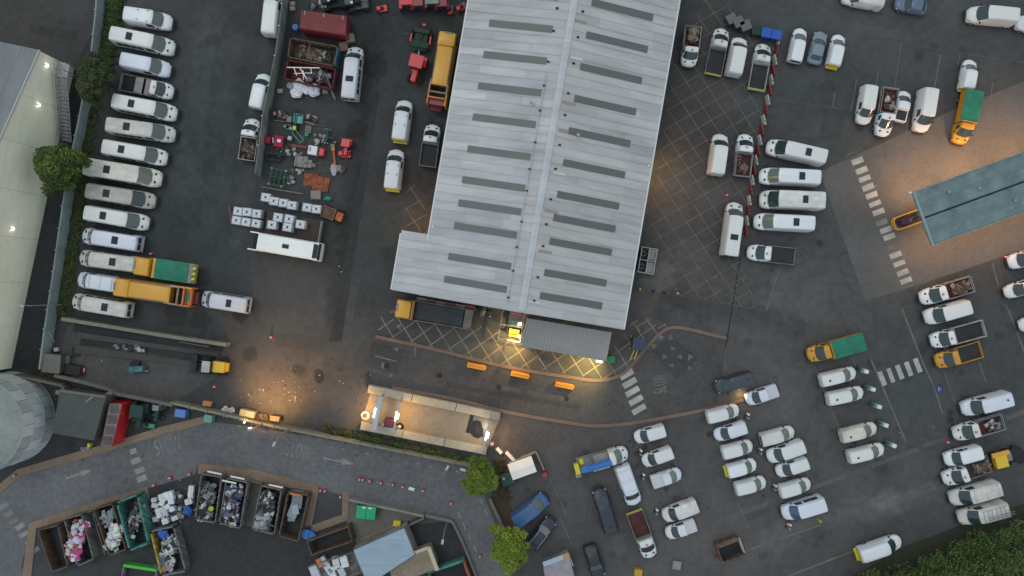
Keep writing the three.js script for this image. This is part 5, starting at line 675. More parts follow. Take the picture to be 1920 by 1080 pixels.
park('pickFrame', 1398, 251, 1391, 331, 'white pickup with a red floored bed beside the barrier line', GR);
park('miniK', 1436, 274, 1544, 297, 'white minibus at the top of the four right of the barrier line', GR);
park('miniG', 1422, 330, 1533, 335, 'white minibus with pale windscreen, second of four right of the barrier line', GR);
park('cbusW', 1423, 374, 1540, 378, 'widest white minibus, third of four right of the barrier line', GR);
park('miniG', 1412, 415, 1522, 420, 'white minibus at the bottom of the four right of the barrier line', GR);
park('pickDark', 1400, 472, 1492, 481, 'white pickup with an empty dark bed below the four minibuses', GR);
park('mini', 1378, 379, 1366, 481, 'white minibus standing upright left of the lower barrier line', GR);
park('mid', 1578, -8, 1656, 4, 'white van cut by the top edge left of the blue car', GR);
park('carBlue', 1678, 4, 1742, 13, 'steel blue car cut by the top edge');
park('van', 1811, 27, 1903, 33, 'white van near the top right corner', GR);
park('midB', 1903.5, 41, 1985, 52, 'white van cut by the top right edge', GR);
park('svChev', 1820.5, 111, 1814, 167, 'small white van with a yellow rear behind the green-tarped lorry', GR);
park('mid', 1617, 234, 1632, 161, 'white van at the left end of the group of four above the apron', GR);
park('pickFrame', 1653, 257, 1670, 165, 'white pickup with a grey framed bed above the apron', GR);
park('utilW', 1697.5, 170, 1688, 227, 'small white car-like pickup facing up between pickup and van', GR);
park('van', 1724, 249, 1741, 168, 'white van at the right end of the group of four above the apron', GR);
park('pickTarp', 1797, 271, 1822, 173, 'yellow tipper lorry with a green tarp facing down by the fuel station');
park('pickFrame', 1723, 561, 1823, 532, 'white pickup loaded with brown scrap below the zebra crossing');
park('van', 1732, 597, 1814, 575, 'white van between the scrap pickup and the grey caged pickup');
park('pickBig', 1744, 641, 1846, 615, 'white tipper with a long grey caged bed above the yellow pickup');
park('pickYellow', 1753, 679, 1841, 655, 'yellow pickup with a dark empty bed');
park('vanB', 1801, 768, 1891, 746, 'long white van on the right lot with a scratched roof');
park('pickFrame', 1786, 815, 1880, 790, 'white pickup with machinery parts in its bed');
park('midDoor', 1770, 863, 1839, 847, 'white van with two small side windows left of the yellow dumper');
park('pickDark', 1767, 900, 1858, 870, 'white pickup with brown earth in its bed left of the yellow dumper');
park('vanD', 1779, 936, 1870, 913, 'dirty roofed white van second from the bottom of the right column');
park('vanRack', 1795, 972, 1884, 951, 'white van with ladder rack at the bottom of the right column');
park('midB', 1890, 494, 1966, 472, 'white van cut by the right edge, upper one');
park('sv', 1881, 551, 1960, 528, 'white van cut by the right edge, lower one');
park('sv', 1911, 613, 1975, 594, 'white van of which only the bonnet shows at the right edge');
park('midChev', 1691, 1012, 1612, 1043, 'white van alone beside the hedge at the bottom right');
park('pickTarp', 1513, 667, 1615, 640, 'yellow tipper lorry with a green tarp above the charging vans');
park('svDot', 1606, 697, 1539.5, 715, 'small white van at the uppermost charging post', GS);
park('svDot', 1620, 734, 1552.5, 750, 'small white van at the second charging post from the top', GS);
park('svGrey', 1645, 801, 1578, 820, 'small white van with a grimy roof at the second last charging post', GS);
park('svDot', 1659, 840, 1592, 859, 'small white van at the lowest charging post', GS);
park('vanSlate', 1340, 727, 1411, 708, 'dark slate van beside the red kerb');
const lampTruck = park('utilK', 1398, 751, 1460, 732, 'white car-like pickup with one headlamp glowing below the slate van');
park('svP', 1386.5, 767, 1326.5, 784, 'small white van at the top of the middle left column', GS);
park('svB', 1339, 818, 1399, 801, 'small white van second in the middle left column, facing left', GS);
park('svP', 1412, 834, 1355, 851, 'small white van third in the middle left column', GS);
park('svChev', 1419, 869, 1364.5, 886, 'small white van with yellow rear, fourth in the middle left column', GS);
park('svP', 1437, 902, 1380, 919, 'small white van at the bottom of the middle left column', GS);
park('svDoor', 1490.5, 808, 1427, 827, 'small white van at the top of the middle right column', GS);
park('mid', 1438, 858, 1507, 836, 'white van second in the middle right column, facing left', GS);
park('sv', 1455, 886, 1515, 868, 'small white van third in the middle right column, facing left', GS);
park('svP', 1521, 905, 1463, 924, 'small white van fourth in the middle right column', GS);
park('vanWin', 1465, 963, 1544, 942, 'long windowed white minibus-van at the bottom of the middle right column', GS);
park('sv', 1189, 822, 1247, 807, 'small white van at the top of the column right of the crane truck', GS);
park('sv', 1204, 867, 1261, 848, 'small white van second in the column right of the crane truck', GS);
park('utilP', 1278, 886, 1222.5, 907, 'white car-like pickup with ribbed cover third in the column right of the crane truck', GS);
park('mid', 1242, 969, 1307, 947, 'white van above the lowest car-like pickup', GS);
park('util', 1248, 1002, 1306, 985, 'white car-like pickup with ribbed cover lowest in its column', GS);
park('crane', 1179, 847, 1082, 876, 'white truck with a blue folded crane boom and yellow basket');
park('vanRib', 1191, 947, 1165, 872, 'long white van with roof ribs facing down below the crane truck');
park('vanDark', 1121, 913, 1147, 1000, 'long dark blue van facing up left of the red bedded pickup');
park('pickRed', 1221, 1046, 1190, 961, 'white pickup with a dark red bed facing down');
park('carDark', 1125, 1086, 1105, 1024, 'black car at the bottom edge left of the red bedded pickup');
park('vanBlue', 1022, 933, 968, 976, 'blue van parked on the slant below the small white hut');
park('carRails', 1037, 972, 993, 1030, 'dark blue estate car with pale roof rails below the blue van');
{ // the headlamp that is lit
  mesh('lit_headlight', new THREE.SphereGeometry(.15, 12, 8).translate(2.0, .74, .62), M.glowWarm, lampTruck);
  const l = new THREE.PointLight(col(1, .6, .2), 4, 0, 2); l.position.set(2.45, .6, .75); lampTruck.add(l);
}
// ---------------------------------------------------------------- machinery, skips, tanks, barriers, cones, rubbish
const rubPal = { mixed: [[.5, .5, .5], [.6, .6, .62], [.3, .31, .33], [.12, .12, .13], [.03, .03, .035], [.06, .09, .2], [.35, .3, .25]], white: [[.62, .63, .64], [.7, .7, .7], [.5, .52, .54], [.42, .42, .44]], pink: [[.55, .05, .25], [.6, .6, .63], [.65, .65, .7], [.35, .08, .05], [.25, .14, .1], [.5, .52, .58]], dark: [[.04, .04, .045], [.08, .08, .085], [.03, .035, .05], [.5, .5, .5], [.02, .02, .02], [.2, .21, .2], [.15, .15, .16], [.03, .03, .03]], grey: [[.2, .22, .24], [.28, .31, .33], [.34, .38, .4], [.1, .1, .11]], blue: [[.04, .07, .16], [.45, .46, .5], [.1, .13, .2], [.02, .02, .03], [.55, .55, .58], [.3, .2, .15]], brown: [[.13, .09, .06], [.18, .13, .09], [.07, .05, .04], [.25, .2, .15]], scrap: [[.03, .03, .03], [.25, .25, .26], [.1, .06, .04], [.05, .05, .06], [.45, .44, .42]] };
const lumps = Array.from({ length: 5 }, () => { const g = new THREE.IcosahedronGeometry(1, 1), p = g.attributes.position, k = {}; for (let i = 0; i < p.count; i++) { const key = [p.getX(i), p.getY(i), p.getZ(i)].map(v => v.toFixed(2)).join(); k[key] ??= rr(.62, 1.15); p.setXYZ(i, p.getX(i) * k[key], p.getY(i) * k[key], p.getZ(i) * k[key]); } g.computeVertexNormals(); return g; });
function heap(name, label, cat, px, py, ry, L, W, y, h, pal, n, o = {}) {
  const t = at(px, py, y), m = new MB(true), P = rubPal[pal];
  for (let i = 0; i < n; i++) {
    const u = rr(-.5, .5), v = rr(-.5, .5), s = rr(.14, .42) * (o.s || 1), c = P[Math.floor(R() * P.length)].map(k => k * rr(.8, 1.1)), hh = y + h * (1 - Math.max(Math.abs(u), Math.abs(v)) * 1.3) * rr(.5, 1) + s * .2;
    const cs = Math.cos(-ry), sn = Math.sin(-ry), x = u * (L - s), z = v * (W - s), X = x * cs - z * sn, Z = x * sn + z * cs;
    if (R() < .1) m.add(new THREE.BoxGeometry(s * rr(2.2, 4), s * .14, s * rr(.25, .5)), X * .8, hh + s * .1, Z * .8, rr(0, 6), rr(-.25, .25), rr(-.25, .25), R() < .4 ? [.24, .17, .1] : c);
    else if (R() < .06) { const g = lumps[Math.floor(R() * 5)].clone(); g.scale(s * 1.6, s * .9, s * 1.4); m.add(g, X * .75, hh, Z * .75, rr(0, 6), 0, 0, c); }
    else if (R() < (o.boxes ?? .35)) m.add(new THREE.BoxGeometry(s * rr(.9, 2), s * rr(.15, .7), s * rr(.7, 1.4)), X, hh, Z, rr(0, 6), rr(-.5, .5), rr(-.5, .5), c);
    else { const g = lumps[Math.floor(R() * 5)].clone(); g.scale(s * rr(.6, 1.2), s * rr(.35, .8), s * rr(.6, 1.2)); m.add(g, X, hh, Z, rr(0, 6), rr(-.4, .4), rr(-.4, .4), c); }
  }
  const q = m.build(name, M.rubbish); q.position.set(t.x, 0, t.z); tag(q, label, cat, null, 'stuff'); return q;
}
function skip(name, label, cat, pts, h, mW, mF, o = {}) { // open-topped container from its rim outline (px at rim height): first edge is one short end
  const P = gp(pts, h), cx = P.reduce((a, p) => a + p[0], 0) / 4, cz = P.reduce((a, p) => a + p[1], 0) / 4, B = base(name, label, cat, cx, cz, 0), q = P.map(p => [p[0] - cx, p[1] - cz]), w = o.w || .12;
  mesh('floor', prismGeo(q.map(p => [p[0] * .96, p[1] * .96]), .12, .2), mF, B);
  for (let i = 0; i < 4; i++) { if (o.open === i) continue; const a = q[i], b = q[(i + 1) % 4], l = Math.hypot(b[0] - a[0], b[1] - a[1]), ux = (b[0] - a[0]) / l, uz = (b[1] - a[1]) / l, nx = -uz * w / 2, nz = ux * w / 2, e = i % 2 ? w : 0, A = [a[0] + ux * e + nx, a[1] + uz * e + nz], C = [b[0] - ux * e + nx, b[1] - uz * e + nz]; mesh(i % 2 ? 'side_wall' : 'end_wall', prismGeo(ribbonPts([A, C], w), .1, h, .02), (o.wm && o.wm[i]) || mW, B);
    if (i % 2 && !o.plain) { const m = new MB(), n = Math.round(l / .8), ry = -Math.atan2(uz, ux); for (let k = 0; k <= n; k++) m.box(lerp(a[0], b[0], (k + .1) / (n + .2)) - nx * 1.2, h / 2, lerp(a[1], b[1], (k + .1) / (n + .2)) - nz * 1.2, .09, h - .2, .08, ry); m.build('rib', mW, B); } }
  return B;
}
// machinery yard skips
skip('brown_skip', 'open brown skip with a blue end above the scrap skip', 'skip', [[545, 72], [541, 106], [626, 123], [632, 88]].map(p => p), 1.8, M.brownSkip, M.brownSkip, { wm: { 2: M.blueSteel } });
heap('rubble', 'broken white and dark bits at the blue end of the brown skip', 'rubble', 610, 105, -.17, 1.6, 1.6, .5, .4, 'scrap', 46, { s: .6 }); heap('soil_heap', 'brown soil in the middle of the brown skip', 'soil', 583, 100, -.17, 3.0, 1.8, .25, .3, 'brown', 60);
skip('scrap_skip', 'open dark red skip full of scrap metal above the white bags', 'skip', [[541, 113], [534, 146], [622, 166], [628, 129]], 1.7, M.maroonSkip, M.maroonSkip);
heap('scrap_metal', 'dark scrap metal in the dark red skip', 'scrap', 600, 144, -.17, 3.2, 1.9, .4, .6, 'scrap', 90);
{ const t = placed('pipe_frame', 'tangled pale pipe frame lying on the dark red skip', 'frame', 566, 134, 0, null, 1.9), m = new MB(); m.bar([-1.8, 1.9, -.5], [2.2, 2.0, -.4], .07).bar([-1, 1.95, -.5], [-.6, 1.9, .5], .06).bar([-.2, 2, -.4], [.6, 2, .9], .07).bar([-.9, 2.05, .3], [1.3, 2, .2], .05).bar([1.1, 1.9, -.5], [1.2, 2, .3], .05).bar([.2, 2, -.1], [.2, 1.9, 1], .05); m.build('tubes', M.tinWhite, t); }
function bag(px, py, r, label, m = M.plasticWhite, f = .7) { const t = placed('bulk_bag', label, 'bag', px, py, rr(0, 3), null, .4); const g = new THREE.IcosahedronGeometry(1, 3), p = g.attributes.position; const s = R() * 20; for (let i = 0; i < p.count; i++) { const x = p.getX(i), y = p.getY(i), z = p.getZ(i), k = 1 + .14 * Math.sin(x * 5 + s) * Math.cos(z * 4 + s) + .08 * Math.sin(y * 9 + x * 7); p.setXYZ(i, x * r * k, y * r * f * k + r * f, z * r * k); } g.computeVertexNormals(); mesh('bag_body', g, m, t); mesh('tie', new THREE.TorusGeometry(r * .2, r * .06, 6, 12).rotateX(Math.PI / 2).translate(0, r * f * 1.9, 0), M.boardGrey, t); return t; }
bag(545, 160, .5, 'greyish bulk bag at the left end of the bag pile', mat(.3, .32, .38)); bag(557, 173, .75, 'white bulk bag lowest in the bag pile'); bag(561, 160, .78, 'large white bulk bag in the middle of the bag pile'); bag(575, 167, .65, 'white bulk bag right of the middle one'); bag(589, 170, .8, 'round white bulk bag at the right end of the pile', mat(.55, .57, .7));
for (const [x, y, l] of [[527, 172, 'pale concrete block left of the white bags'], [611, 173, 'pale concrete block right of the white bags'], [550, 9, 'grey concrete block at the top of the fence'], [550, 18, 'small pale block above the blue drum']]) { const b = placed('concrete_block', l, 'block', x, y, .1); mesh('block', new RoundedBoxGeometry(.65, .5, .5, 2, .05).translate(0, .25, 0), M.kerbPale, b); }
{ const b = placed('blue_drum', 'blue plastic drum left of the dark red box body', 'drum', 554, 51, 0, null, .8); mesh('drum', new THREE.CylinderGeometry(.36, .36, .9, 18).translate(0, .45, 0), mat(.03, .18, .5, { roughness: .4 }), b); mesh('lid', new THREE.CylinderGeometry(.3, .3, .04, 18).translate(0, .92, 0), M.plasticBlue, b); }
for (const [x, y, l, m] of [[656, 71, 'tan wooden crate at the corner of the dark red box body', M.tan], [644, 87, 'pinkish wooden crate above the lone lilac minibus', mat(.25, .13, .11, { tex: 'grime' })]]) { const b = placed('wooden_crate', l, 'crate', x, y, .17, null, .7); const m2 = new MB(); for (let i = 0; i < 5; i++) m2.box(0, .75, -.42 + i * .21, 1.05, .04, .18); m2.build('lid_boards', m, b); mesh('crate_body', new THREE.BoxGeometry(1.0, .7, 1.0).translate(0, .37, 0), m, b); }
{ const t = placed('site_gate', 'pale steel gate standing on edge right of the scrap skip', 'gate', 621, 165, -1.25, null, .8), m = new MB(); for (const y of [.2, .8, 1.4]) m.bar([-1.5, y, 0], [1.5, y, 0], .04); for (let i = 0; i < 5; i++) m.bar([-1.5 + i * .75, .1, 0], [-1.5 + i * .75, 1.45, 0], .035); m.build('frame', M.boardGrey, t); }
// tractors and machines
function tractor(name, label, px, py, fx, fy, body, roof, o = {}) {
  const a = at(px, py, 1.4), b = at(fx, fy, .9), ry = Math.atan2(-(b.z - a.z), b.x - a.x), t = base(name, label, o.cat || 'tractor', a.x, a.z, ry), s = o.s || 1; t.scale.setScalar(s);
  if (!o.nocab) { mesh('cab', new RoundedBoxGeometry(1.35, 1.15, 1.35, 2, .1).translate(-.2, 1.75, 0), M.glass, t); mesh('cab_roof', new RoundedBoxGeometry(1.6, .16, 1.7, 2, .07).translate(-.2, 2.42, 0), roof, t); } else { mesh('seat', new RoundedBoxGeometry(.5, .5, .5, 2, .08).translate(-.3, 1.2, 0), M.dark, t); mesh('canopy', new RoundedBoxGeometry(1.0, .08, 1.1, 2, .03).translate(-.3, 2.1, 0), roof, t); }
  const g = new RoundedBoxGeometry(1.7, .75, .72, 3, .16); mesh('bonnet', g.translate(1.3, 1.25, 0), body, t); mesh('grille', new THREE.BoxGeometry(.04, .4, .5).translate(2.16, 1.15, 0), M.dark, t); mesh('exhaust', new THREE.CylinderGeometry(.05, .05, .9, 8).translate(1.0, 1.9, .28), M.steel, t); mesh('chassis', new THREE.BoxGeometry(2.6, .4, .6).translate(.4, .75, 0), M.trim, t);
  for (const z of [-.85, .85]) { const w = mesh('wheel', new THREE.CylinderGeometry(.75, .75, .4, 20).rotateX(Math.PI / 2).translate(-.5, .75, z), M.tyre, t); mesh('rim', new THREE.CylinderGeometry(.4, .4, .42, 14).rotateX(Math.PI / 2).translate(-.5, .75, z), roof, w); const f = mesh('wheel', new THREE.CylinderGeometry(.45, .45, .3, 16).rotateX(Math.PI / 2).translate(1.6, .45, z * .85), M.tyre, t); mesh('rim', new THREE.CylinderGeometry(.24, .24, .32, 12).rotateX(Math.PI / 2).translate(1.6, .45, z * .85), roof, f); mesh('mudguard', new RoundedBoxGeometry(1.2, .08, .42, 2, .03).translate(-.5, 1.55, z), body, t); }
  return t;
}
tractor('tractor', 'red tractor towing the dark green implement beside the depot', 782, 122, 776, 150, M.red, M.red);
tractor('tractor', 'red machine with a yellow bar, cut by the top edge left of centre', 763, 0, 763, -20, M.red, M.red, { s: .95 }); tractor('tractor', 'dull red tractor second in the row at the top edge', 783, 2, 783, -18, M.maroon, M.maroon, { s: .9 }); tractor('tractor', 'grey framed tractor third in the row at the top edge', 811, -2, 811, -22, M.maroon, M.boardGrey, { s: 1 }); tractor('tractor', 'dull red tractor fourth in the row at the top edge', 828, 3, 828, -16, M.maroon, M.maroon, { s: .85 });
function mower(name, label, px, py, ry, body, top, s = 1, cat = 'machine') { const t = placed(name, label, cat, px, py, ry, null, .6); t.scale.setScalar(s); mesh('deck', new RoundedBoxGeometry(1.5, .25, 1.1, 2, .08).translate(.2, .4, 0), body, t); mesh('engine_cover', new RoundedBoxGeometry(.7, .5, .7, 3, .14).translate(-.45, .8, 0), top, t); mesh('seat', new RoundedBoxGeometry(.4, .45, .45, 2, .08).translate(.15, .85, 0), M.dark, t); new MB().bar([.55, .5, 0], [.75, 1.1, 0], .035).bar([.75, 1.1, -.25], [.75, 1.1, .25], .03).build('steering', M.steel, t); for (const x of [-.5, .75]) for (const z of [-.55, .55]) mesh('wheel', new THREE.CylinderGeometry(.24, .24, .2, 14).rotateX(Math.PI / 2).translate(x, .24, z), M.tyre, t); return t; }
mower('hopper', 'small red hopper alone left of the top tractor row', 715, 15, .2, M.red, M.red, .75); mower('hopper', 'small red hopper at the right end of the top row', 844, 19, 1.5, M.maroon, M.red, .7); mower('hopper', 'small red hopper touching the depot roof edge at the top', 864, 13, .6, M.maroon, M.red, .8);
{ const t = placed('trailed_implement', 'dark green trailed implement with red guards behind the red tractor', 'implement', 789, 72, -.17, null, .8), gm = mat(.025, .06, .04, { tex: 'grime' }), m = new MB(); m.box(0, .6, 0, 1.6, .2, 3.0).box(0, .9, -.9, 1.9, .35, .5).box(0, .8, .8, 2.2, .3, .7).bar([-.6, .9, -1.6], [.5, .9, 1.4], .09).bar([.6, .9, -1.8], [-.4, .9, 1.4], .09); m.build('frame', gm, t); for (const x of [-1.15, 1.15]) { mesh('guard', new RoundedBoxGeometry(.22, .3, 1.0, 2, .05).translate(x * 1.05, .8, .1), M.red, t); mesh('wheel', new THREE.CylinderGeometry(.45, .45, .3, 16).rotateZ(Math.PI / 2).translate(x, .45, -.6), M.tyre, t); } mesh('drawbar', new THREE.BoxGeometry(.12, .12, 2.0).translate(0, .5, 2.3), M.steel, t); mesh('red_cap', new RoundedBoxGeometry(.5, .2, .3, 2, .05).translate(.2, 1.15, -1.6), M.red, t); }
for (const [x, y, l, mb] of [[668, 6, 'black machine cut by the top edge, right of the two', M.black], [625, 2, 'dark green machine cut by the top edge, left of the two', mat(.015, .03, .025)]]) { const t = mower('dark_machine', l, x, y, .15, mb, mb, 1.7); mesh('white_lamp', new RoundedBoxGeometry(.18, .1, .18, 2, .03).translate(-.2, 1.12, .2), M.plasticWhite, t); mesh('white_lamp', new RoundedBoxGeometry(.18, .1, .18, 2, .03).translate(-.5, 1.12, -.2), M.plasticWhite, t); }
// attachments in the yard
function frameThing(name, label, px, py, ry, m, parts, cat = 'implement') { const t = placed(name, label, cat, px, py, ry, null, .5); for (const [n, mm, boxes, bars] of parts) { const b = new MB(); for (const q of boxes || []) b.rbox(q[0], q[1], q[2], q[3], q[4], q[5], .04); for (const q of bars || []) b.bar(q.slice(0, 3), q.slice(3, 6), q[6] || .05); b.build(n, mm || m, t); } return t; }
const gr = M.tealpaint;
frameThing('flail_head', 'green framed flail head at the top of the machinery yard', 561, 225, -.15, gr, [['frame', gr, [[0, .6, 0, 1.2, .25, .9], [.5, .8, 0, .15, .5, 1.1], [-.5, .8, 0, .15, .5, .9]], [[-.6, .9, -.6, .5, .9, -.6], [-.3, .9, -.7, -.3, .9, .7]]], ['roller', M.boardGrey, [[-1.2, .4, .1, .6, .6, .7]], [[.7, .5, .1, 1.9, .5, .25, .08]]], ['hitch_bar', M.maroon, [], [[-1.4, .6, .1, -2.8, .6, -.1, .07]]]]);
frameThing('black_engine', 'black engine block with a pale cap near the fence', 514, 213, .3, M.dark, [['block', M.dark, [[0, .4, 0, .8, .7, .8]]], ['cap', M.tan, [[.15, .8, .1, .3, .15, .4]]]], 'engine');
frameThing('rail_length', 'long thin grey rail lying across the yard under the green flail head', 560, 230, -.12, M.greySkip, [['rail', M.greySkip, [[0, .12, 0, 6.4, .12, .12]]]], 'rail');
frameThing('yellow_reel', 'yellow topped reel left of the green attachments', 552.5, 240, 0, M.chevY, [['reel', M.dark, [[0, .3, 0, .7, .5, .7]]], ['yellow_top', M.chevY, [[0, .62, 0, .42, .16, .45]]]], 'reel');
{ const t = placed('spare_tyre', 'spare tyre lying left of the yellow topped reel', 'tyre', 541, 238, 0); mesh('tyre', new THREE.TorusGeometry(.3, .12, 8, 20).rotateX(Math.PI / 2).translate(0, .13, 0), M.greySkip, t); }
frameThing('grey_pallet', 'grey square grid pallet right of the yellow reel', 577, 242, -.1, M.boardGrey, [['slats', M.boardGrey, [-.4, -.2, 0, .2, .4].map(z => [0, .35, z, .75, .08, .13])], ['bearers', M.boardGrey, [[-.3, .2, 0, .1, .2, .9], [.3, .2, 0, .1, .2, .9]]]], 'pallet');
frameThing('digging_attachment', 'green curved attachment arm below the yellow reel', 559, 256, -.9, gr, [['arm', gr, [], [[-.8, .6, -.25, .8, .6, -.3, .07], [-.8, .6, .25, .8, .6, .3, .07], [-.8, .6, -.25, -.95, .6, 0, .07], [-.95, .6, 0, -.8, .6, .25, .07], [.8, .6, -.3, .8, .6, .3, .07]]], ['mount', gr, [[-1.3, .5, .1, .4, .5, .4], [-2.0, .4, .5, .3, .4, .3]]]]);
frameThing('green_box', 'small green box below the grey pallet', 575, 252, 0, gr, [['box', gr, [[0, .3, 0, .4, .5, .45]]], ['lid', M.plasticGreen, [[0, .58, 0, .44, .06, .48]]]], 'box');
frameThing('red_mower_unit', 'raspberry red mower unit with white parts by the fence', 519, 265, -.15, M.red, [['deck', mat(.33, .015, .05), [[.3, .5, 0, 1.1, .5, 1.4], [-1.1, .5, 0, .7, .4, .8]]], ['white_arm', M.plasticWhite, [[.4, .85, -.05, .45, .2, .4]], [[-.45, .8, -.35, -.3, .8, .3, .06]]], ['wheel', M.tyre, [[.95, .3, .55, .3, .5, .2], [-.3, .3, .65, .4, .5, .2]]]]);
frameThing('silver_engine', 'silver engine block between the red mower unit and the green arm', 541, 259, -.2, M.steel, [['block', M.steel, [[.2, .45, 0, .5, .6, .5]]], ['dark_part', M.dark, [[-.3, .4, 0, .5, .5, .4]]]], 'engine');
frameThing('red_beam', 'dull red steel beam lying left of the white and red mower', 560, 274, -.16, M.maroonSkip, [['flange', mat(.22, .06, .07, { tex: 'rust' }), [[0, .35, 0, 2.0, .08, .3], [0, .1, 0, 2.0, .08, .3]]], ['web', M.maroonSkip, [[0, .22, 0, 1.96, .2, .06]]]], 'beam');
{ const t = placed('ride_on_mower', 'white and red compact vehicle in the middle of the machinery yard', 'utility vehicle', 591, 283, Math.PI - .16, null, 1.0); mesh('cab', new RoundedBoxGeometry(1.15, .9, 1.1, 2, .1).translate(.25, .95, 0), M.plasticWhite, t); mesh('windscreen', new RoundedBoxGeometry(.26, .05, .5, 2, .02).translate(.55, 1.42, .05), M.glass, t); mesh('bonnet', new RoundedBoxGeometry(.75, .6, 1.05, 3, .16).translate(-.75, .7, 0), M.red, t); mesh('hood_gap', new THREE.BoxGeometry(.1, .1, 1.0).translate(-.38, 1.0, 0), M.dark, t); for (const x of [-.7, .6]) for (const z of [-.5, .5]) mesh('wheel', new THREE.CylinderGeometry(.27, .27, .2, 14).rotateX(Math.PI / 2).translate(x, .27, z), M.tyre, t); }
frameThing('green_cultivator', 'dark green cultivator with pale hubs left of the bright red machine', 613, 256, -.2, gr, [['frame', mat(.02, .07, .05), [[0, .5, 0, .3, .25, 1.9], [.3, .5, .1, .9, .2, .2]], [[-.5, .5, -.8, 1.4, .5, .5, .06], [-.5, .5, .8, .9, .5, -.3, .06]]], ['hub', M.boardGrey, [[-.4, .7, -.85, .16, .16, .16], [-.1, .7, -.85, .2, .16, .16], [.25, .7, -.85, .16, .16, .16], [-.4, .7, .85, .16, .16, .16], [-.05, .7, .85, .2, .16, .2], [.3, .7, .85, .16, .16, .16]]], ['tine', gr, [[-.4, .3, .6, .12, .5, .12], [-.4, .3, -.6, .12, .5, .12], [1.1, .4, .5, .3, .2, .2]]]]);
tractor('tractor', 'small bright red tractor at the right of the machinery yard', 648, 270, 646, 295, M.red, M.red, { s: .62 }); mower('red_cover', 'bright red square covered machine just below the small red tractor', 645, 288, 0, M.red, M.red, .85);
frameThing('digger_attachment', 'orange digger arm lying left of the small red tractor', 626, 290, -1.45, M.orange, [['arm', M.orange, [[-.9, .45, 0, .7, .4, .4]], [[1.2, .5, 0, -.9, .5, 0, .12], [-.5, .5, -.2, -1.2, .5, -.2, .05], [-.5, .5, .2, -1.2, .5, .2, .05]]], ['head', M.tan, [[-1.05, .55, 0, .5, .3, .5]]]]);
frameThing('grey_bucket', 'grey loader bucket attachment below the white and red vehicle', 572, 304, -.16, M.greySkip, [['bucket', mat(.22, .22, .22, { tex: 'rust' }), [[-.4, .4, 0, 1.4, .45, 1.4], [.5, .35, .1, .7, .35, 1.0], [1.1, .3, .2, .5, .25, .5]]], ['lip', M.boardWhite, [[-1.2, .45, .05, .12, .3, 1.3]], [[-1.2, .5, -.5, -.5, .6, -1.1, .06]]]]);
frameThing('dark_cultivator', 'very dark green implement in the shade of the fence', 517, 288, -.1, gr, [['frame', mat(.015, .03, .025), [[0, .5, 0, 2.6, .3, .4], [-.2, .4, .8, 1.8, .3, .3]], [[-1, .5, 0, -1, .5, .9, .06], [.6, .5, 0, .5, .5, .9, .06]]], ['tine', M.dark, [[-.9, .3, .5, .15, .5, .15], [0, .3, .5, .15, .5, .15], [.9, .3, .5, .15, .5, .15]]]]);
frameThing('green_roller', 'green framed roller with pale corners above the water tanks', 521, 333, -.2, gr, [['frame', mat(.02, .12, .08), [], [[-.9, .6, -1, .9, .6, -1, .08], [-.9, .6, 1, .9, .6, 1, .08], [-.9, .6, -1, -.9, .6, 1, .08], [.9, .6, -1, .9, .6, 1, .08], [-.3, .6, -1, -.3, .6, 1, .06], [.3, .6, -1, .3, .6, 1, .06], [-.9, .6, 0, .9, .6, 0, .06]]], ['corner', M.boardGrey, [[-.9, .7, -1, .25, .2, .25], [.9, .7, -1, .3, .2, .25], [-.9, .7, 1, .3, .2, .25], [.7, .7, 1, .25, .2, .25]]], ['roller', M.dark, [[0, .3, .3, 1.5, .4, .4]]]]);
heap('dark_scrap', 'small dark scrap heap right of the green framed roller', 'scrap', 543, 337, 0, 1.4, 1.2, 0, .3, 'scrap', 24);
{ const p = at(596, 341), t = base('rusty_plate_stack', 'rusty orange steel plates below the grey loader bucket', 'plates', p.x, p.z, -.16); for (const [x, z, y, l, w, r] of [[-.9, -.1, .08, 1.7, 1.6, .05], [.5, .2, .17, 2.0, 1.8, -.05], [.1, .1, .27, 1.3, 1.5, .1]]) mesh('plate', new RoundedBoxGeometry(l, .09, w, 2, .03).rotateY(r).translate(x, y, z), M.rustOrange, t); }
{ const t = placed('beige_board', 'beige board stack below the rusty plates', 'boards', 593, 366, -.1); for (let i = 0; i < 3; i++) mesh('board', new RoundedBoxGeometry(1.25, .1, 1.1, 2, .02).rotateY(.05 * i).translate(0, .06 + i * .11, 0), mat(.30, .25, .21, { tex: 'grime' }), t); const g = placed('green_sack', 'small dark green sack right of the beige boards', 'sack', 616, 373, 0); mesh('sack', lumps[1].clone().scale(.5, .35, .4).translate(0, .3, 0), gr, g); }
frameThing('thin_barrier', 'thin pale rail along the lower edge of the machinery yard', 529, 357, -.17, M.kerbPale, [['rail', M.kerbPale, [[0, .5, 0, 5.2, .1, .1]]], ['post', M.kerbPale, [[-2.5, .25, 0, .1, .5, .1], [0, .25, 0, .1, .5, .1], [2.5, .25, 0, .1, .5, .1]]]], 'rail');
for (const [x, y, w, l, n, lb] of [[540, 285, 2.6, 1.6, 34, 'dark scrap metal between the very dark implement and the grey bucket'], [600, 262, 1.6, 1.4, 22, 'small scrap heap between the grey pallet and the dark green cultivator'], [635, 318, 2.0, 1.2, 24, 'dark oddments below the small red tractor'], [560, 320, 1.6, .9, 18, 'small scrap heap right of the green framed roller'], [530, 215, 1.6, .8, 16, 'oddments between the black engine block and the green flail head'], [585, 222, 1.4, .8, 12, 'oddments right of the green flail head'], [600, 10, 2.6, 1.0, 26, 'dark scrap above the dark red box body']]) heap('yard_scrap', lb, 'scrap', x, y, -.16, w, l, 0, .3, 'scrap', n);
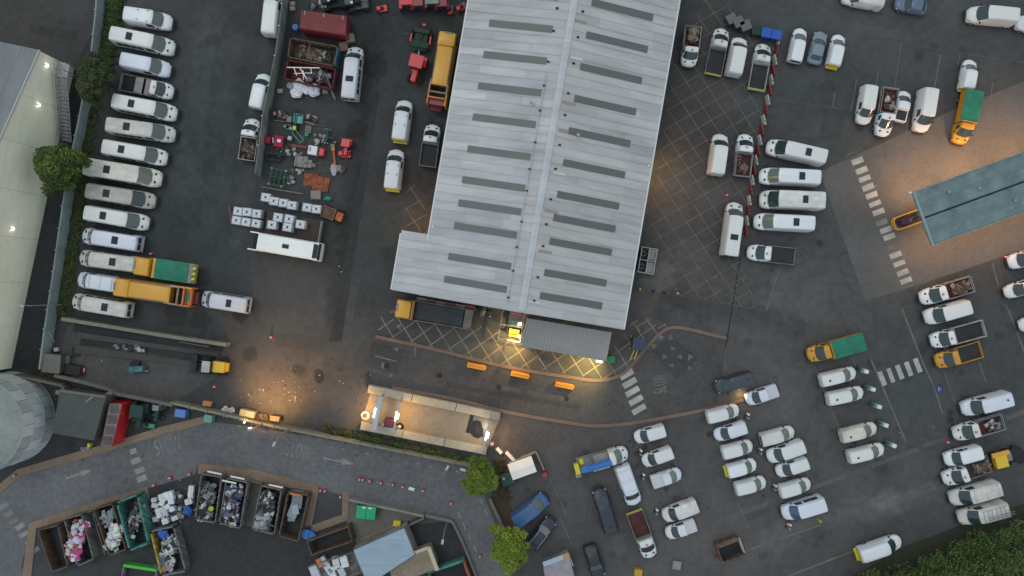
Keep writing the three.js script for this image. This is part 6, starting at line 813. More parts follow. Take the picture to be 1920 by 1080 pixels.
// caged water tanks
const tankSpots = [[498, 370], [513.5, 377], [531, 380.5], [547, 385], [575.5, 389], [593, 392], [446, 396], [463, 397.5], [481, 400.5], [443, 413], [461, 416], [480, 419], [521, 407.5], [542, 410.5], [509.6, 421.5], [538.7, 426], [563, 420.5]], tankLabel = ['white caged water tank at the left end of the upper row', 'white caged water tank second in the upper row', 'bluish caged water tank third in the upper row', 'white caged water tank fourth in the upper row', 'white caged water tank left of the dumper pair', 'white caged water tank touching the orange dumper', 'white caged water tank at the top left of the block of six', 'white caged water tank at the top middle of the block of six', 'white caged water tank at the top right of the block of six', 'white caged water tank at the bottom left of the block of six', 'white caged water tank at the bottom middle of the block of six', 'white caged water tank at the bottom right of the block of six', 'white caged water tank at the top left of the cluster on the flatbed', 'white caged water tank at the top right of the cluster on the flatbed', 'white caged water tank at the bottom left of the cluster on the flatbed', 'white caged water tank at the bottom middle of the cluster on the flatbed', 'white caged water tank at the right end of the flatbed cluster'];
let tank0; tankSpots.forEach(([px, py], i) => {
  const y = i > 11 ? .75 : 0, p = at(px, py, 1.1 + y);
  if (!tank0) { const t = tank0 = base('water_tank', '', 'water tank', 0, 0, 0, 'caged water tanks'); mesh('bottle', new RoundedBoxGeometry(1.12, .98, .98, 3, .12).translate(0, .64, 0), mat(.60, .63, .67, { roughness: .4 }), t); mesh('cap', new THREE.CylinderGeometry(.12, .12, .08, 12).translate(0, 1.17, 0), M.trim, t); mesh('pallet', new THREE.BoxGeometry(1.2, .13, 1.0).translate(0, .065, 0), M.tan, t); const m = new MB(); for (const z of [-.52, .52]) for (const y2 of [.3, .7, 1.1]) m.bar([-.59, y2, z], [.59, y2, z], .018, 5); for (const x of [-.59, .59]) for (const y2 of [.3, .7, 1.1]) m.bar([x, y2, -.52], [x, y2, .52], .018, 5); for (const x of [-.59, -.2, .2, .59]) for (const z of [-.52, .52]) m.bar([x, .1, z], [x, 1.13, z], .016, 5); m.bar([-.59, 1.14, -.2], [.59, 1.14, -.2], .016, 5).bar([-.59, 1.14, .22], [.59, 1.14, .22], .016, 5); m.build('cage', M.galv, t); t.position.set(p.x, y, p.z); t.rotation.y = -.15; t.userData.label = tankLabel[0]; }
  else copyOf(tank0, tankLabel[i], p.x, p.z, -.15 + rr(-.06, .06), y);
});
{ const p = at(553, 428), t = base('flatbed_trailer', 'dark brown flatbed trailer carrying five water tanks', 'trailer', p.x, p.z, -.17), wood = mat(.075, .05, .045, { tex: 'grime' }); for (let i = 0; i < 9; i++) mesh('deck_board', new THREE.BoxGeometry(6.9, .07, .31).translate(0, .7, -1.32 + i * .33), wood, t); mesh('headboard', new RoundedBoxGeometry(.14, .8, 2.9, 2, .03).translate(3.5, 1.0, 0), M.kerbPale, t); mesh('chassis', new THREE.BoxGeometry(6.4, .2, 1.0).translate(0, .5, 0), M.trim, t); for (const x of [-1.8, 1.8]) for (const z of [-1.2, 1.2]) mesh('wheel', new THREE.CylinderGeometry(.32, .32, .22, 14).rotateX(Math.PI / 2).translate(x, .32, z), M.tyre, t); }
{ const t = placed('red_hurdle', 'narrow red steel hurdle at the left of the block of six tanks', 'hurdle', 432, 402, -1.4, null, .8), m = new MB(); m.rbox(0, .9, 0, 2.2, .1, .12, .03).rbox(0, .3, 0, 2.2, .1, .12, .03); for (let i = 0; i < 6; i++) m.box(-1.05 + i * .42, .5, 0, .06, 1, .08); m.build('frame', M.maroon, t); const d = placed('site_dumper', 'rusty orange site dumper at the right end of the upper tank row', 'dumper', 621, 401, -.35, null, .8); const bm = mat(.3, .13, .075, { tex: 'rust' }); mesh('skip_floor', new RoundedBoxGeometry(1.5, .12, 1.3, 2, .03).translate(-.3, .75, 0), M.brownSkip, d); for (const z of [-.66, .66]) mesh('skip_side', new RoundedBoxGeometry(1.6, .5, .1, 2, .03).translate(-.3, 1.0, z), bm, d); mesh('skip_back', new RoundedBoxGeometry(.1, .5, 1.3, 2, .03).translate(.5, 1.0, 0), bm, d); mesh('bonnet', new RoundedBoxGeometry(.85, .6, 1.1, 3, .18).translate(1.1, .85, 0), mat(.5, .16, .07, { tex: 'rust' }), d); mesh('nose', new RoundedBoxGeometry(.5, .4, .9, 2, .1).translate(-1.35, .6, 0), M.maroon, d); for (const x of [-.7, 1.0]) for (const z of [-.75, .75]) mesh('wheel', new THREE.CylinderGeometry(.42, .42, .32, 16).rotateX(Math.PI / 2).translate(x, .42, z), M.tyre, d); }
// loading pit
{
  patch('pit_floor', [[132, 600], [432, 648], [420, 700], [330, 752], [228, 733], [113, 700], [118, 640]], M.asphaltMid, 1);
  for (const [pts, m] of [[[[140, 604], [420, 650], [418, 660], [138, 622]], M.asphaltDark], [[[152, 634], [275, 651], [272, 661], [150, 646]], M.dark], [[[275, 651], [398, 668], [396, 682], [272, 661]], M.asphaltDark], [[[135, 650], [155, 650], [152, 668], [133, 672]], M.dark]]) struct('pit_trough', sheetGeo(gp(pts), .032 + R() * .004), m);
  for (const [pts] of [[[[148, 622], [412, 662], [410, 669], [146, 633]]], [[[142, 646], [398, 682], [396, 689], [142, 662]]]]) struct('pit_kerb', prismGeo(gp(pts), 0, .22, .03), M.concreteDark);
  heap('pit_debris', 'black and white debris lying in the dark trough of the loading pit', 'debris', 245, 651, -.13, 4.2, .9, 0, .3, 'dark', 50, { s: .7 });
  const sk = placed('blue_stillage', 'teal blue stillage on the loading pit floor', 'stillage', 257, 692, .05, null, .6); mesh('box', new RoundedBoxGeometry(1.8, .8, .75, 2, .05).translate(0, .5, 0), M.blueSteel, sk); mesh('lid', new RoundedBoxGeometry(1.0, .08, .6, 2, .03).translate(.4, .95, -.05), M.tealSkip, sk); mesh('drawbar', new THREE.BoxGeometry(.5, .15, .2).translate(1.0, .4, .3), M.boardGrey, sk);
  const db = placed('dark_box', 'black open box in front of the teal blue stillage', 'box', 256, 682, .05); mesh('box', new RoundedBoxGeometry(1.1, .5, .6, 2, .03).translate(0, .25, 0), M.dark, db); mesh('rim', new THREE.BoxGeometry(1.12, .04, .08).translate(0, .52, .28), M.trim, db);
  const L = placed('wheel_loader', 'yellow wheel loader with a dark bucket in the loading pit', 'wheel loader', 403, 687, Math.PI - .1, null, 1.3); mesh('engine_cover', new RoundedBoxGeometry(1.5, .9, 1.35, 3, .14).translate(-.55, 1.3, 0), M.loaderYellow, L); mesh('counterweight', new RoundedBoxGeometry(.35, .6, 1.1, 2, .08).translate(-1.4, .95, 0), M.loaderYellow, L); mesh('cab', new RoundedBoxGeometry(.95, 1.2, 1.3, 2, .08).translate(.7, 1.75, 0), M.glass, L); mesh('cab_roof', new RoundedBoxGeometry(1.0, .12, 1.38, 2, .05).translate(.7, 2.4, 0), M.boardWhite, L); new MB().bar([.9, 1.2, -.4], [2.5, .6, -.5], .1).bar([.9, 1.2, .4], [2.5, .6, .5], .1).build('lift_arm', M.trim, L); mesh('bucket', new THREE.CylinderGeometry(.55, .55, 2.3, 10, 1, false, 0, Math.PI * 1.2).rotateX(Math.PI / 2).translate(2.7, .6, 0), mat(.03, .04, .05, { tex: 'rust' }), L); mesh('bucket_edge', new THREE.BoxGeometry(.1, .06, 2.3).translate(3.1, .2, 0), M.steel, L); for (const x of [-.8, 1.2]) for (const z of [-.85, .85]) mesh('wheel', new THREE.CylinderGeometry(.62, .62, .42, 18).rotateX(Math.PI / 2).translate(x, .62, z), M.tyre, L);
  const hr = placed('handrail', 'pale handrail on the lower side of the pit top wall', 'handrail', 366, 641, -.17, null, .8), m = new MB(); m.bar([-1.8, 1.0, .3], [1.8, 1.0, .3], .035); for (let i = 0; i < 4; i++) m.bar([-1.7 + i * .2, .1, 0], [-1.7 + i * .2, 1.4, .3], .03).bar([1.2 + i * .2, .1, 0], [1.2 + i * .2, 1.4, .3], .03); m.build('rails', M.kerbPale, hr);
  const c = placed('pit_block', 'grey concrete hut block at the left end of the pit', 'block', 101, 681, -.1, null, 1.2); mesh('body', new RoundedBoxGeometry(2.1, 1.6, 2.2, 2, .06).translate(0, .8, 0), M.concreteDark, c); mesh('lid', new RoundedBoxGeometry(2.2, .12, 2.3, 2, .04).translate(0, 1.66, 0), M.concreteDim, c); const d = placed('ramp_slab', 'sloping pale slab right of the grey hut block', 'slab', 120, 680, -.1, null, .6); mesh('slab', new RoundedBoxGeometry(1.1, .5, 1.8, 2, .05).translate(0, .4, 0), M.concreteDim, d);
  const k = placed('dark_container', 'low dark bin with a red end in the lower left corner of the pit', 'bin', 137, 693, -.15, null, .6); mesh('body', new RoundedBoxGeometry(1.9, .9, 1.2, 2, .05).translate(0, .5, 0), M.dark, k); mesh('red_end', new THREE.BoxGeometry(.14, .9, 1.15).translate(.98, .55, 0), M.maroonSkip, k); const ty = placed('white_wall_tyre', 'tyre with a white hub right of the low dark bin', 'tyre', 155, 693, 0); mesh('tyre', new THREE.TorusGeometry(.26, .1, 8, 18).rotateX(Math.PI / 2).translate(0, .12, 0), M.plasticWhite, ty); mesh('hub', new THREE.CylinderGeometry(.16, .16, .1, 12).translate(0, .1, 0), M.dark, ty);
  const wb = placed('white_cube', 'small white cube box at the left pit wall', 'box', 108.5, 655, .1); mesh('cube', new RoundedBoxGeometry(.5, .5, .5, 2, .04).translate(0, .25, 0), M.boardWhite, wb); const wl = placed('white_pole', 'short white pole leaning on the left pit wall', 'pole', 103, 632, 0); new MB().bar([.05, .1, .7], [-.02, 1.2, -.7], .05).build('pole', M.boardWhite, wl);
}
// machines behind the lower pavement
tractor('tractor', 'dark green tractor right of the red container', 262, 772, 262, 800, mat(.01, .045, .035), mat(.015, .05, .042), { s: .95 }); frameThing('yellow_bracket', 'curved yellow bracket beside the dark green tractor', 254, 777, 0, M.chevY, [['bracket', M.chevY, [[0, 1.2, 0, .8, .16, .3], [-.4, .8, .3, .12, .8, .12], [.4, .8, .3, .12, .8, .12]]]]); frameThing('green_sheet', 'pale green sheet at the foot of the dark green tractor', 278, 797, -.15, M.tealpaint, [['sheet', mat(.06, .26, .17), [[-.35, .4, 0, .8, .4, .6], [.45, .42, .05, .7, .4, .55]]]], 'sheet');
tractor('tractor', 'dark machine with pale engine parts right of the dark green tractor', 292, 768, 292, 790, mat(.02, .05, .035), M.boardGrey, { s: .7, nocab: 1 }); frameThing('tan_box', 'small tan box at the right of the dark machines', 305, 762, .2, M.tan, [['box', mat(.42, .3, .19), [[0, .4, 0, .55, .7, .7]]], ['lid', M.tan, [[0, .78, 0, .6, .06, .75]]]], 'box');
{ const y = placed('yellow_post', 'small yellow post at the kerb below the red container', 'post', 172, 833, 0); mesh('post', new RoundedBoxGeometry(.35, .7, .5, 2, .05).translate(0, .35, 0), M.chevY, y); const d = placed('grey_bags', 'two grey lumps beside the small yellow post', 'bags', 161, 841, 0); mesh('lump', lumps[2].clone().scale(.35, .25, .3).translate(-.2, .22, 0), M.boardGrey, d); mesh('lump', lumps[0].clone().scale(.3, .22, .3).translate(.3, .2, -.05), M.boardGrey, d); }
for (const [n, l, x, y, m, s] of [['blue_cabinet', 'blue steel cabinet below the boundary wall', 338, 775, mat(.09, .2, .5, { roughness: .5 }), [1.25, 1.2, .95]], ['green_cabinet', 'pale green cabinet on the road side of the boundary wall', 390, 785, mat(.14, .32, .27), [.95, 1.1, .9]], ['orange_box', 'orange box on the yard side of the boundary wall', 388, 757, mat(.5, .22, .09), [1.0, .6, .6]], ['tan_chest', 'tan chest beside the floodlit spot', 515, 785, mat(.28, .2, .11), [1.1, .8, .6]], ['yellow_box', 'yellow box on the path above the pale blue roofed shed', 744, 982, M.chevY, [.85, .7, .7]], ['yellow_grit_box', 'yellow grit box at the bottom edge', 1197, 1074, mat(.5, .3, .03), [.9, .8, .8]], ['grey_chamber', 'grey square chamber lid near the brown skip', 1269, 1060, M.boardGrey, [1.0, .3, 1.0]]]) { const t = placed(n, l, 'box', x, y, -.15, null, s[1]); mesh('body', new RoundedBoxGeometry(s[0], s[1], s[2], 2, .05).translate(0, s[1] / 2, 0), m, t); mesh('lid', new RoundedBoxGeometry(s[0] * 1.04, .06, s[2] * 1.04, 2, .02).translate(0, s[1] + .03, 0), m, t); mesh('latch', new THREE.BoxGeometry(.2, .04, .1).translate(0, s[1] + .08, s[2] * .3), M.steel, t); }
heap('white_scrap', 'white scrap heap on the yard side of the boundary wall', 'scrap', 430, 768, -.2, 1.4, .8, 0, .5, 'white', 22); heap('sorted_waste', 'brown and orange oddments on the floodlit side of the boundary wall', 'waste', 492, 780, -.2, 1.8, .7, 0, .4, 'brown', 26);
// skip bays of the recycling yard
skip('waste_skip', 'empty black skip at the lower left corner of the recycling bays', 'skip', [[107, 987], [72, 995], [98, 1071], [126, 1062]], 2.0, M.brownSkip, M.bedDark);
skip('waste_skip', 'grey skip heaped with pink and white household waste', 'skip', [[152, 966], [121, 975], [146, 1060], [174, 1048]], 1.9, M.greySkip, M.bedDark); heap('household_waste', 'pink, white and red household waste heap in the grey skip', 'waste', 147, 1010, 1.28, 5.3, 2.1, 1.3, 1.0, 'pink', 170);
skip('waste_lane_wall', 'narrow empty concrete loading lane between two skips', 'loading lane', [[172, 960], [154, 964], [175, 1048], [196, 1041]], .8, M.concreteDim, M.concreteDark, { open: 2, plain: 1 });
skip('waste_skip', 'rusty skip heaped with white foam pieces', 'skip', [[209, 946], [176, 956], [205, 1040], [235, 1030]], 1.9, M.brownSkip, M.bedDark); heap('foam_waste', 'white foam and card heap in the rusty skip', 'waste', 216, 1006, 1.28, 3.5, 1.9, 1.3, .8, 'white', 120); heap('card_waste', 'grey cardboard at the top end of the rusty skip', 'waste', 202, 970, 1.28, 2.4, 1.8, 1.2, .4, 'grey', 36, { boxes: .9 });
skip('waste_skip', 'teal green skip with grey scrap at the right end of the left bays', 'skip', [[256, 930], [221, 944], [244, 1030], [276, 1018]], 2.1, M.tealSkip, M.bedDark, { w: .22 }); heap('metal_waste', 'grey scrap metal and frames in the teal green skip', 'waste', 254, 976, 1.28, 5.0, 1.6, 1.2, .6, 'scrap', 90, { boxes: .7 });
skip('waste_skip', 'yellow edged skip at the bottom of the recycling yard', 'skip', [[324, 989], [284, 998], [304, 1078], [346, 1070]], 1.6, M.greySkip, M.bedDark, { w: .2, wm: { 1: M.yellowSkip } }); heap('mixed_waste', 'mixed grey and white waste with a blue sheet in the yellow edged skip', 'waste', 316, 1036, 1.3, 4.8, 2.2, .9, .6, 'mixed', 150);
{ const g = placed('blue_sheet', 'crumpled blue sheet at the top end of the yellow edged skip', 'sheet', 306, 1001, .3, null, 1.4); mesh('sheet', lumps[3].clone().scale(.75, .3, .6).translate(0, 1.4, 0), M.plasticBlue, g); const b = placed('blue_sack', 'blue sack beside the white appliances', 'sack', 350.5, 957, 0, null, .6); mesh('sack', lumps[0].clone().scale(.6, .5, .75).translate(0, .5, 0), mat(.03, .1, .36), b); const gg = placed('lime_green_skip', 'lime green edged skip cut by the bottom edge', 'skip', 262, 1072, -.15, null, .9); for (const [x, z, sx, sz, m] of [[0, -.5, 4.2, .35, mat(.08, .45, .06)], [0, 2.6, 4.2, .2, M.greySkip], [-2.05, 1, .2, 3.0, M.greySkip], [2.05, 1, .2, 3.0, M.greySkip]]) mesh('side_wall', new RoundedBoxGeometry(sx, 1.0, sz, 2, .04).translate(x, .5, z), m, gg); mesh('floor', new THREE.BoxGeometry(4, .08, 3).translate(0, .15, 1), M.bedDark, gg); }
const bay2 = [[[414, 896], [378, 890], [367, 972], [402, 980]], [[463, 906], [425, 898], [412, 980], [449, 990]], null, [[526, 920], [490, 912], [474, 992], [513, 1001]], [[577, 930], [540, 924], [524, 1004], [558, 1014]]];
const bay2L = ['skip with black bags and a yellow tub at the left of the middle bays', 'skip heaped with blue and white textiles in the middle bays', null, 'skip with dark and green waste right of the middle lane', 'skip with grey boards at the right of the middle bays'];
bay2.forEach((p, i) => { if (p) skip('waste_skip', bay2L[i], 'skip', [p[0], p[1], p[2], p[3]], 1.9, i === 4 ? M.brownSkip : M.greySkip, M.bedDark); });
skip('waste_lane_wall', 'mossy concrete loading lane between the middle skips', 'loading lane', [[490, 908], [468, 903], [447, 988], [472, 994]], .9, M.concreteDim, mat(.1, .1, .085, { tex: 'concrete' }), { open: 2, plain: 1 });
heap('bag_waste', 'black bags and white scraps in the leftmost middle skip', 'waste', 389, 940, -1.72, 5.0, 2.1, 1.2, .6, 'dark', 170); heap('textile_waste', 'blue and white textile heap in the second middle skip', 'waste', 436, 945, -1.72, 5.2, 2.2, 1.3, .7, 'blue', 190); heap('dark_waste', 'dark and green waste heap in the third middle skip', 'waste', 499, 955, -1.72, 5.0, 2.1, 1.2, .6, 'dark', 160); heap('pale_waste', 'pale oddments at the lower end of the third middle skip', 'waste', 492, 978, -1.72, 2.2, 1.9, 1.5, .4, 'grey', 40);
{ const t = placed('grey_boards', 'grey boards lying in the rightmost middle skip', 'boards', 553, 952, -1.8, null, 1.2), bm = [mat(.22, .25, .28), mat(.27, .31, .34), mat(.33, .38, .41)]; for (const [x, z, y, l, w, r, k] of [[-1, 0, 1.0, 2.2, 1.3, .1, 0], [.4, .1, 1.1, 1.8, 1.2, -.15, 1], [.2, -.1, 1.25, 1.2, .8, .4, 2], [1.3, .2, 1.0, 1.0, .9, .2, 0]]) mesh('board', new THREE.BoxGeometry(l, .08, w).rotateY(r).translate(x, y, z), bm[k], t); const p = placed('orange_plank', 'orange plank on the top wall of the rightmost middle skip', 'plank', 554, 927, -.2, null, 1.9); mesh('plank', new RoundedBoxGeometry(1.4, .1, .22, 2, .03).translate(0, 1.98, 0), M.orange, p); const y = placed('yellow_tub', 'yellow green tub among the black bags', 'tub', 398, 952, 0, null, 1.4); mesh('tub', new THREE.CylinderGeometry(.32, .25, .4, 14).translate(0, 1.6, 0), mat(.4, .42, .03), y); }
for (const [x, y, l] of [[403, 886, 'white sign board above the leftmost middle skip'], [446, 895, 'white sign board above the second middle skip'], [431, 903, 'white sign board on the end wall of the second middle skip'], [518, 911, 'white sign board above the third middle skip']]) { const s = placed('sign_board', l, 'sign', x, y, -.2, null, 1.8); mesh('board', new RoundedBoxGeometry(1.75, .32, .1, 2, .02).rotateX(-.7).translate(0, 1.95, 0), M.tinWhite, s); for (const q of [-.7, .7]) mesh('post', new THREE.CylinderGeometry(.03, .03, 1.9, 6).translate(q, .95, 0), M.steel, s); }
skip('waste_skip', 'empty dark skip lying crosswise left of the pale blue roofed shed', 'skip', [[653, 987], [575, 1015], [584, 1042], [661, 1016]].slice().reverse(), 1.9, M.brownSkip, M.bedDark); { const b = placed('blue_tarp_tub', 'blue round tub at the corner of the middle bays', 'tub', 578, 1003, -.4, null, .7); mesh('tub', new THREE.CylinderGeometry(1.0, .85, .75, 20).scale(1.1, 1, .62).translate(0, .38, 0), mat(.02, .12, .42), b); mesh('lid', new THREE.CylinderGeometry(.97, .97, .05, 20).scale(1.1, 1, .62).translate(0, .77, 0), mat(.05, .2, .55), b); mesh('strap', new THREE.BoxGeometry(.06, .04, 1.1).translate(.05, .82, 0), M.dark, b); }
{ const g = placed('green_skip', 'bright green closed skip behind the thin pale wall', 'skip', 687, 960, -.1, null, 1.1); const s = new THREE.BoxGeometry(2.4, 1.2, 1.6, 4, 2, 4), q = s.attributes.position; for (let i = 0; i < q.count; i++) { const y = q.getY(i); q.setX(i, q.getX(i) * (y < 0 ? .82 : 1)); q.setZ(i, q.getZ(i) * (y < 0 ? .85 : 1)); } s.translate(0, .7, 0); s.computeVertexNormals(); mesh('body', s, M.plasticGreen, g); for (const x of [-.6, .6]) mesh('lid', new RoundedBoxGeometry(1.16, .1, 1.6, 2, .04).translate(x, 1.36, 0), mat(.02, .34, .15), g); for (const x of [-.3, .45]) mesh('lid_label', new THREE.BoxGeometry(.45, .02, .16).rotateY(-.1).translate(x, 1.425, -.6), M.plasticWhite, g); }
{ const s = placed('brown_bin_skip', 'brown open skip standing by the lower lot line', 'skip', 1370, 1032, .36, null, 1.2); for (const [x, z, sx, sz, m] of [[0, -1.0, 3.0, .55, M.brownSkip], [0, 1.1, 3.0, .12, M.brownSkip], [-1.45, 0, .2, 2.2, M.brownSkip], [1.5, -.1, .16, 2.0, M.boardWhite]]) mesh('side_wall', new RoundedBoxGeometry(sx, 1.2, sz, 2, .05).translate(x, .62, z), m, s); mesh('floor', new THREE.BoxGeometry(2.8, .1, 2.1).translate(0, .15, 0), M.dark, s); mesh('red_lamp', new RoundedBoxGeometry(.4, .3, .4, 2, .05).translate(-1.8, .4, .6), M.maroon, s); }
// white goods and appliances dumped as single things
function appliance(px, py, ry, l, w, h, m, y0 = 0) { const t = placed('white_appliance', 'discarded white appliance lying on the appliance pile', 'appliance', px, py, ry, 'white appliances on the pile', y0 + h); mesh('casing', new RoundedBoxGeometry(l, h, w, 2, .04).translate(0, y0 + h / 2 + .02, 0), m, t); mesh('door_seam', new THREE.BoxGeometry(.025, .012, w * .92).translate(l * .12, y0 + h + .025, 0), M.boardGrey, t); return t; }
const wg = [M.plasticWhite, mat(.55, .57, .58), mat(.62, .66, .63), mat(.48, .5, .53)];
for (const [x, y, l, w, r] of [[302, 932, .7, .65, .2], [315, 930, 1.2, 1.0, .25], [290, 948, .8, .6, -.2], [299, 958, 1.1, .7, .3], [303, 942, .9, .6, 1.2], [312, 951, .8, .6, .6], [291, 974, .7, .6, .25], [309, 978, .75, .7, .3], [305, 966, .9, .5, 1.3], [314, 962, .8, .6, .7], [327, 972, .8, .55, .4], [358, 918, .65, .9, -.1], [357, 930, .65, .8, .1], [353, 941, .9, .7, .3], [298, 967, .6, .5, .8], [320, 941, .7, .6, .1], [308, 960, .6, .9, .3], [322, 955, .6, .6, .5], [288, 938, .6, .5, .1]]) appliance(x, y, r, l, w, rr(.5, .75), wg[Math.floor(R() * 4)], rr(0, .5));
heap('appliance_scrap', 'black and white oddments under the white appliance pile', 'scrap', 318, 953, .25, 5.0, 3.6, 0, .5, 'dark', 130);
skip('waste_skip', 'grey bay of discarded fridges at the bottom edge', 'skip', [[578, 1064], [600, 1110], [682, 1080], [664, 1036]], 1.2, M.greySkip, M.greySkip, { open: 0 });
for (const [x, y, l, w, r] of [[590, 1074, 1.9, 1.0, -1.2], [615, 1066, 1.6, .8, -1.0], [630, 1056, 1.6, .85, -1.35], [645, 1052, 1.6, .9, -1.3], [607, 1054, 1.3, .8, -.9], [622, 1074, 1.3, .8, -1.2], [640, 1072, 1.3, .8, -1.1]]) { const t = placed('dumped_fridge', 'discarded white fridge lying in the grey bay at the bottom edge', 'fridge', x, y, r, 'fridges in the grey bay', .9); mesh('casing', new RoundedBoxGeometry(l, .65, w, 2, .05).translate(0, .6, 0), wg[Math.floor(R() * 4)], t); mesh('door_seam', new THREE.BoxGeometry(.03, .012, w * .92).translate(l * .15, .93, 0), M.boardGrey, t); }
{ const o = placed('plastic_sheet', 'orange panel among the fridges in the grey bay', 'panel', 599, 1055, -1.1, null, 1); mesh('panel', new RoundedBoxGeometry(1.1, .1, .5, 2, .03).translate(0, 1.1, 0), M.orange, o); }
// yellow dumper on the right lot with dark kit
{ const d = placed('yellow_dumper', 'yellow dumper with a grey seat on the right lot', 'dumper', 1880, 862, .25, null, 1.1); mesh('skip_body', new RoundedBoxGeometry(1.5, .9, 1.6, 2, .1).translate(-.3, 1.0, .1), M.loaderYellow, d); mesh('skip_lip', new RoundedBoxGeometry(2.2, .2, .6, 2, .06).translate(-.25, 1.35, -.85), M.amber2, d); mesh('seat_deck', new RoundedBoxGeometry(.7, .6, 1.2, 2, .06).translate(.9, .8, -.2), M.boardGrey, d); mesh('roll_bar', new THREE.TorusGeometry(.5, .05, 6, 14, Math.PI).rotateY(Math.PI / 2).translate(1.2, 1.1, 0), M.dark, d); for (const x of [-.7, .9]) for (const z of [-.8, .8]) mesh('wheel', new THREE.CylinderGeometry(.45, .45, .35, 16).rotateX(Math.PI / 2).translate(x, .45, z), M.tyre, d); const b = placed('black_trailer', 'black trailer behind the yellow dumper', 'trailer', 1907, 852, -.5, null, .6); mesh('bed', new RoundedBoxGeometry(2.2, .5, 1.5, 2, .04).translate(0, .6, 0), M.dark, b); mesh('rail', new RoundedBoxGeometry(.1, .3, 1.5, 2, .03).translate(1.05, .95, 0), M.boardGrey, b); for (const z of [-.8, .8]) mesh('wheel', new THREE.CylinderGeometry(.3, .3, .2, 14).rotateX(Math.PI / 2).translate(0, .3, z), M.tyre, b); }
// loads carried by pickups
heap('pickup_load', 'beige sacks and tools in the dropside pickup by the yard fence', 'load', 466, 281, 1.4, 2.4, 1.6, 1.0, .35, 'brown', 30); heap('pickup_load', 'timber and a pinkish sack in the pickup by the depot corner', 'load', 1299, 66, 1.4, 2.2, 1.5, 1.0, .35, 'brown', 34, { boxes: .8 }); heap('pickup_load', 'reddish scraps in the pickup beside the barrier line', 'load', 1391, 309, 1.4, 2.3, 1.5, .9, .15, 'brown', 14); heap('pickup_load', 'crates in the grey framed bed above the apron', 'load', 1668, 192, 1.4, 2.2, 1.5, 1.0, .3, 'scrap', 22); heap('pickup_load', 'brown scrap and a cardboard box in the pickup below the zebra crossing', 'load', 1800, 541, .25, 2.4, 1.5, 1.0, .5, 'brown', 50); heap('pickup_load', 'dark machinery parts in the bed of the pickup on the right lot', 'load', 1862, 796, .25, 2.3, 1.5, 1.0, .4, 'scrap', 36); heap('pickup_load', 'brown earth in the pickup left of the yellow dumper', 'load', 1840, 876, .3, 2.4, 1.6, .9, .3, 'brown', 40);
// charging posts in front of the small vans
for (const [x, y, l] of [[1619, 694.5, 'white and green charging post at the top of the charging row'], [1632, 728, 'white and green charging post second from the top'], [1643.5, 760.5, 'white and green charging post in the empty bay'], [1656, 795, 'white and green charging post second from the bottom'], [1671, 833, 'white and green charging post at the bottom of the charging row']]) { const t = placed('charging_post', l, 'charging post', x, y, -.3, 'charging posts', .8); mesh('foot', new RoundedBoxGeometry(.7, .3, .7, 2, .05).translate(-.25, .15, -.1), mat(.035, .085, .055), t); mesh('housing', new RoundedBoxGeometry(.55, 1.5, .5, 3, .1).translate(.1, .75, .05), M.plasticWhite, t); mesh('green_face', new RoundedBoxGeometry(.4, 1.2, .5, 2, .04).translate(-.18, .65, -.02), mat(.16, .27, .2), t); const m = new MB(); m.bar([-.4, .9, 0], [-.9, .25, .1], .04).bar([-.9, .25, .1], [-1.1, .5, .15], .04); m.build('cable', M.tyre, t); }
// red and white barrier line
{ let red0, white0; const line = smooth(gp([[1459, 72], [1447, 137], [1437, 195], [1428, 240], [1416, 300], [1406, 360], [1398, 425], [1396, 448]], 0), 40); let acc = 0, k = 0, next = .3; const mk = (nm, m, l) => { const t = base(nm, l, 'barrier', 0, 0, 0, 'barriers of the red and white line'); const g = new THREE.ExtrudeGeometry(new THREE.Shape([[-.2, 0], [.2, 0], [.18, .2], [.09, .5], [.08, .68], [-.08, .68], [-.09, .5], [-.18, .2]].map(v => new THREE.Vector2(...v))), { depth: 1.18, bevelEnabled: true, bevelSize: .03, bevelThickness: .03, bevelOffset: -.03, bevelSegments: 2 }); g.translate(0, 0, -.59); g.rotateY(Math.PI / 2); mesh('barrier_body', g, m, t); mesh('fill_cap', new THREE.CylinderGeometry(.06, .06, .05, 10).translate(.2, .7, 0), M.dark, t); mesh('hinge', new THREE.CylinderGeometry(.06, .06, .6, 8).translate(.63, .35, 0), m, t); return t; };
  const bw = mat(.46, .44, .42, { tex: 'grime', roughness: .5 }), br = mat(.24, .035, .04, { tex: 'grime', roughness: .5 });
  for (let i = 1; i < line.length; i++) { const a = line[i - 1], b = line[i], l = Math.hypot(b[0] - a[0], b[1] - a[1]); while (acc + l > next) { const t = (next - acc) / l, x = lerp(a[0], b[0], t), z = lerp(a[1], b[1], t), ry = -Math.atan2(b[1] - a[1], b[0] - a[0]) + rr(-.04, .04), red = k % 2; let o; if (red) o = red0 ? copyOf(red0, null, x, z, ry) : (red0 = mk('plastic_barrier', br, 'faded red plastic barrier in the red and white line')); else o = white0 ? copyOf(white0, null, x, z, ry) : (white0 = mk('plastic_barrier', bw, 'white plastic barrier in the red and white line')); o.position.set(x, 0, z); o.rotation.y = ry; k++; next += 1.27; } acc += l; } }
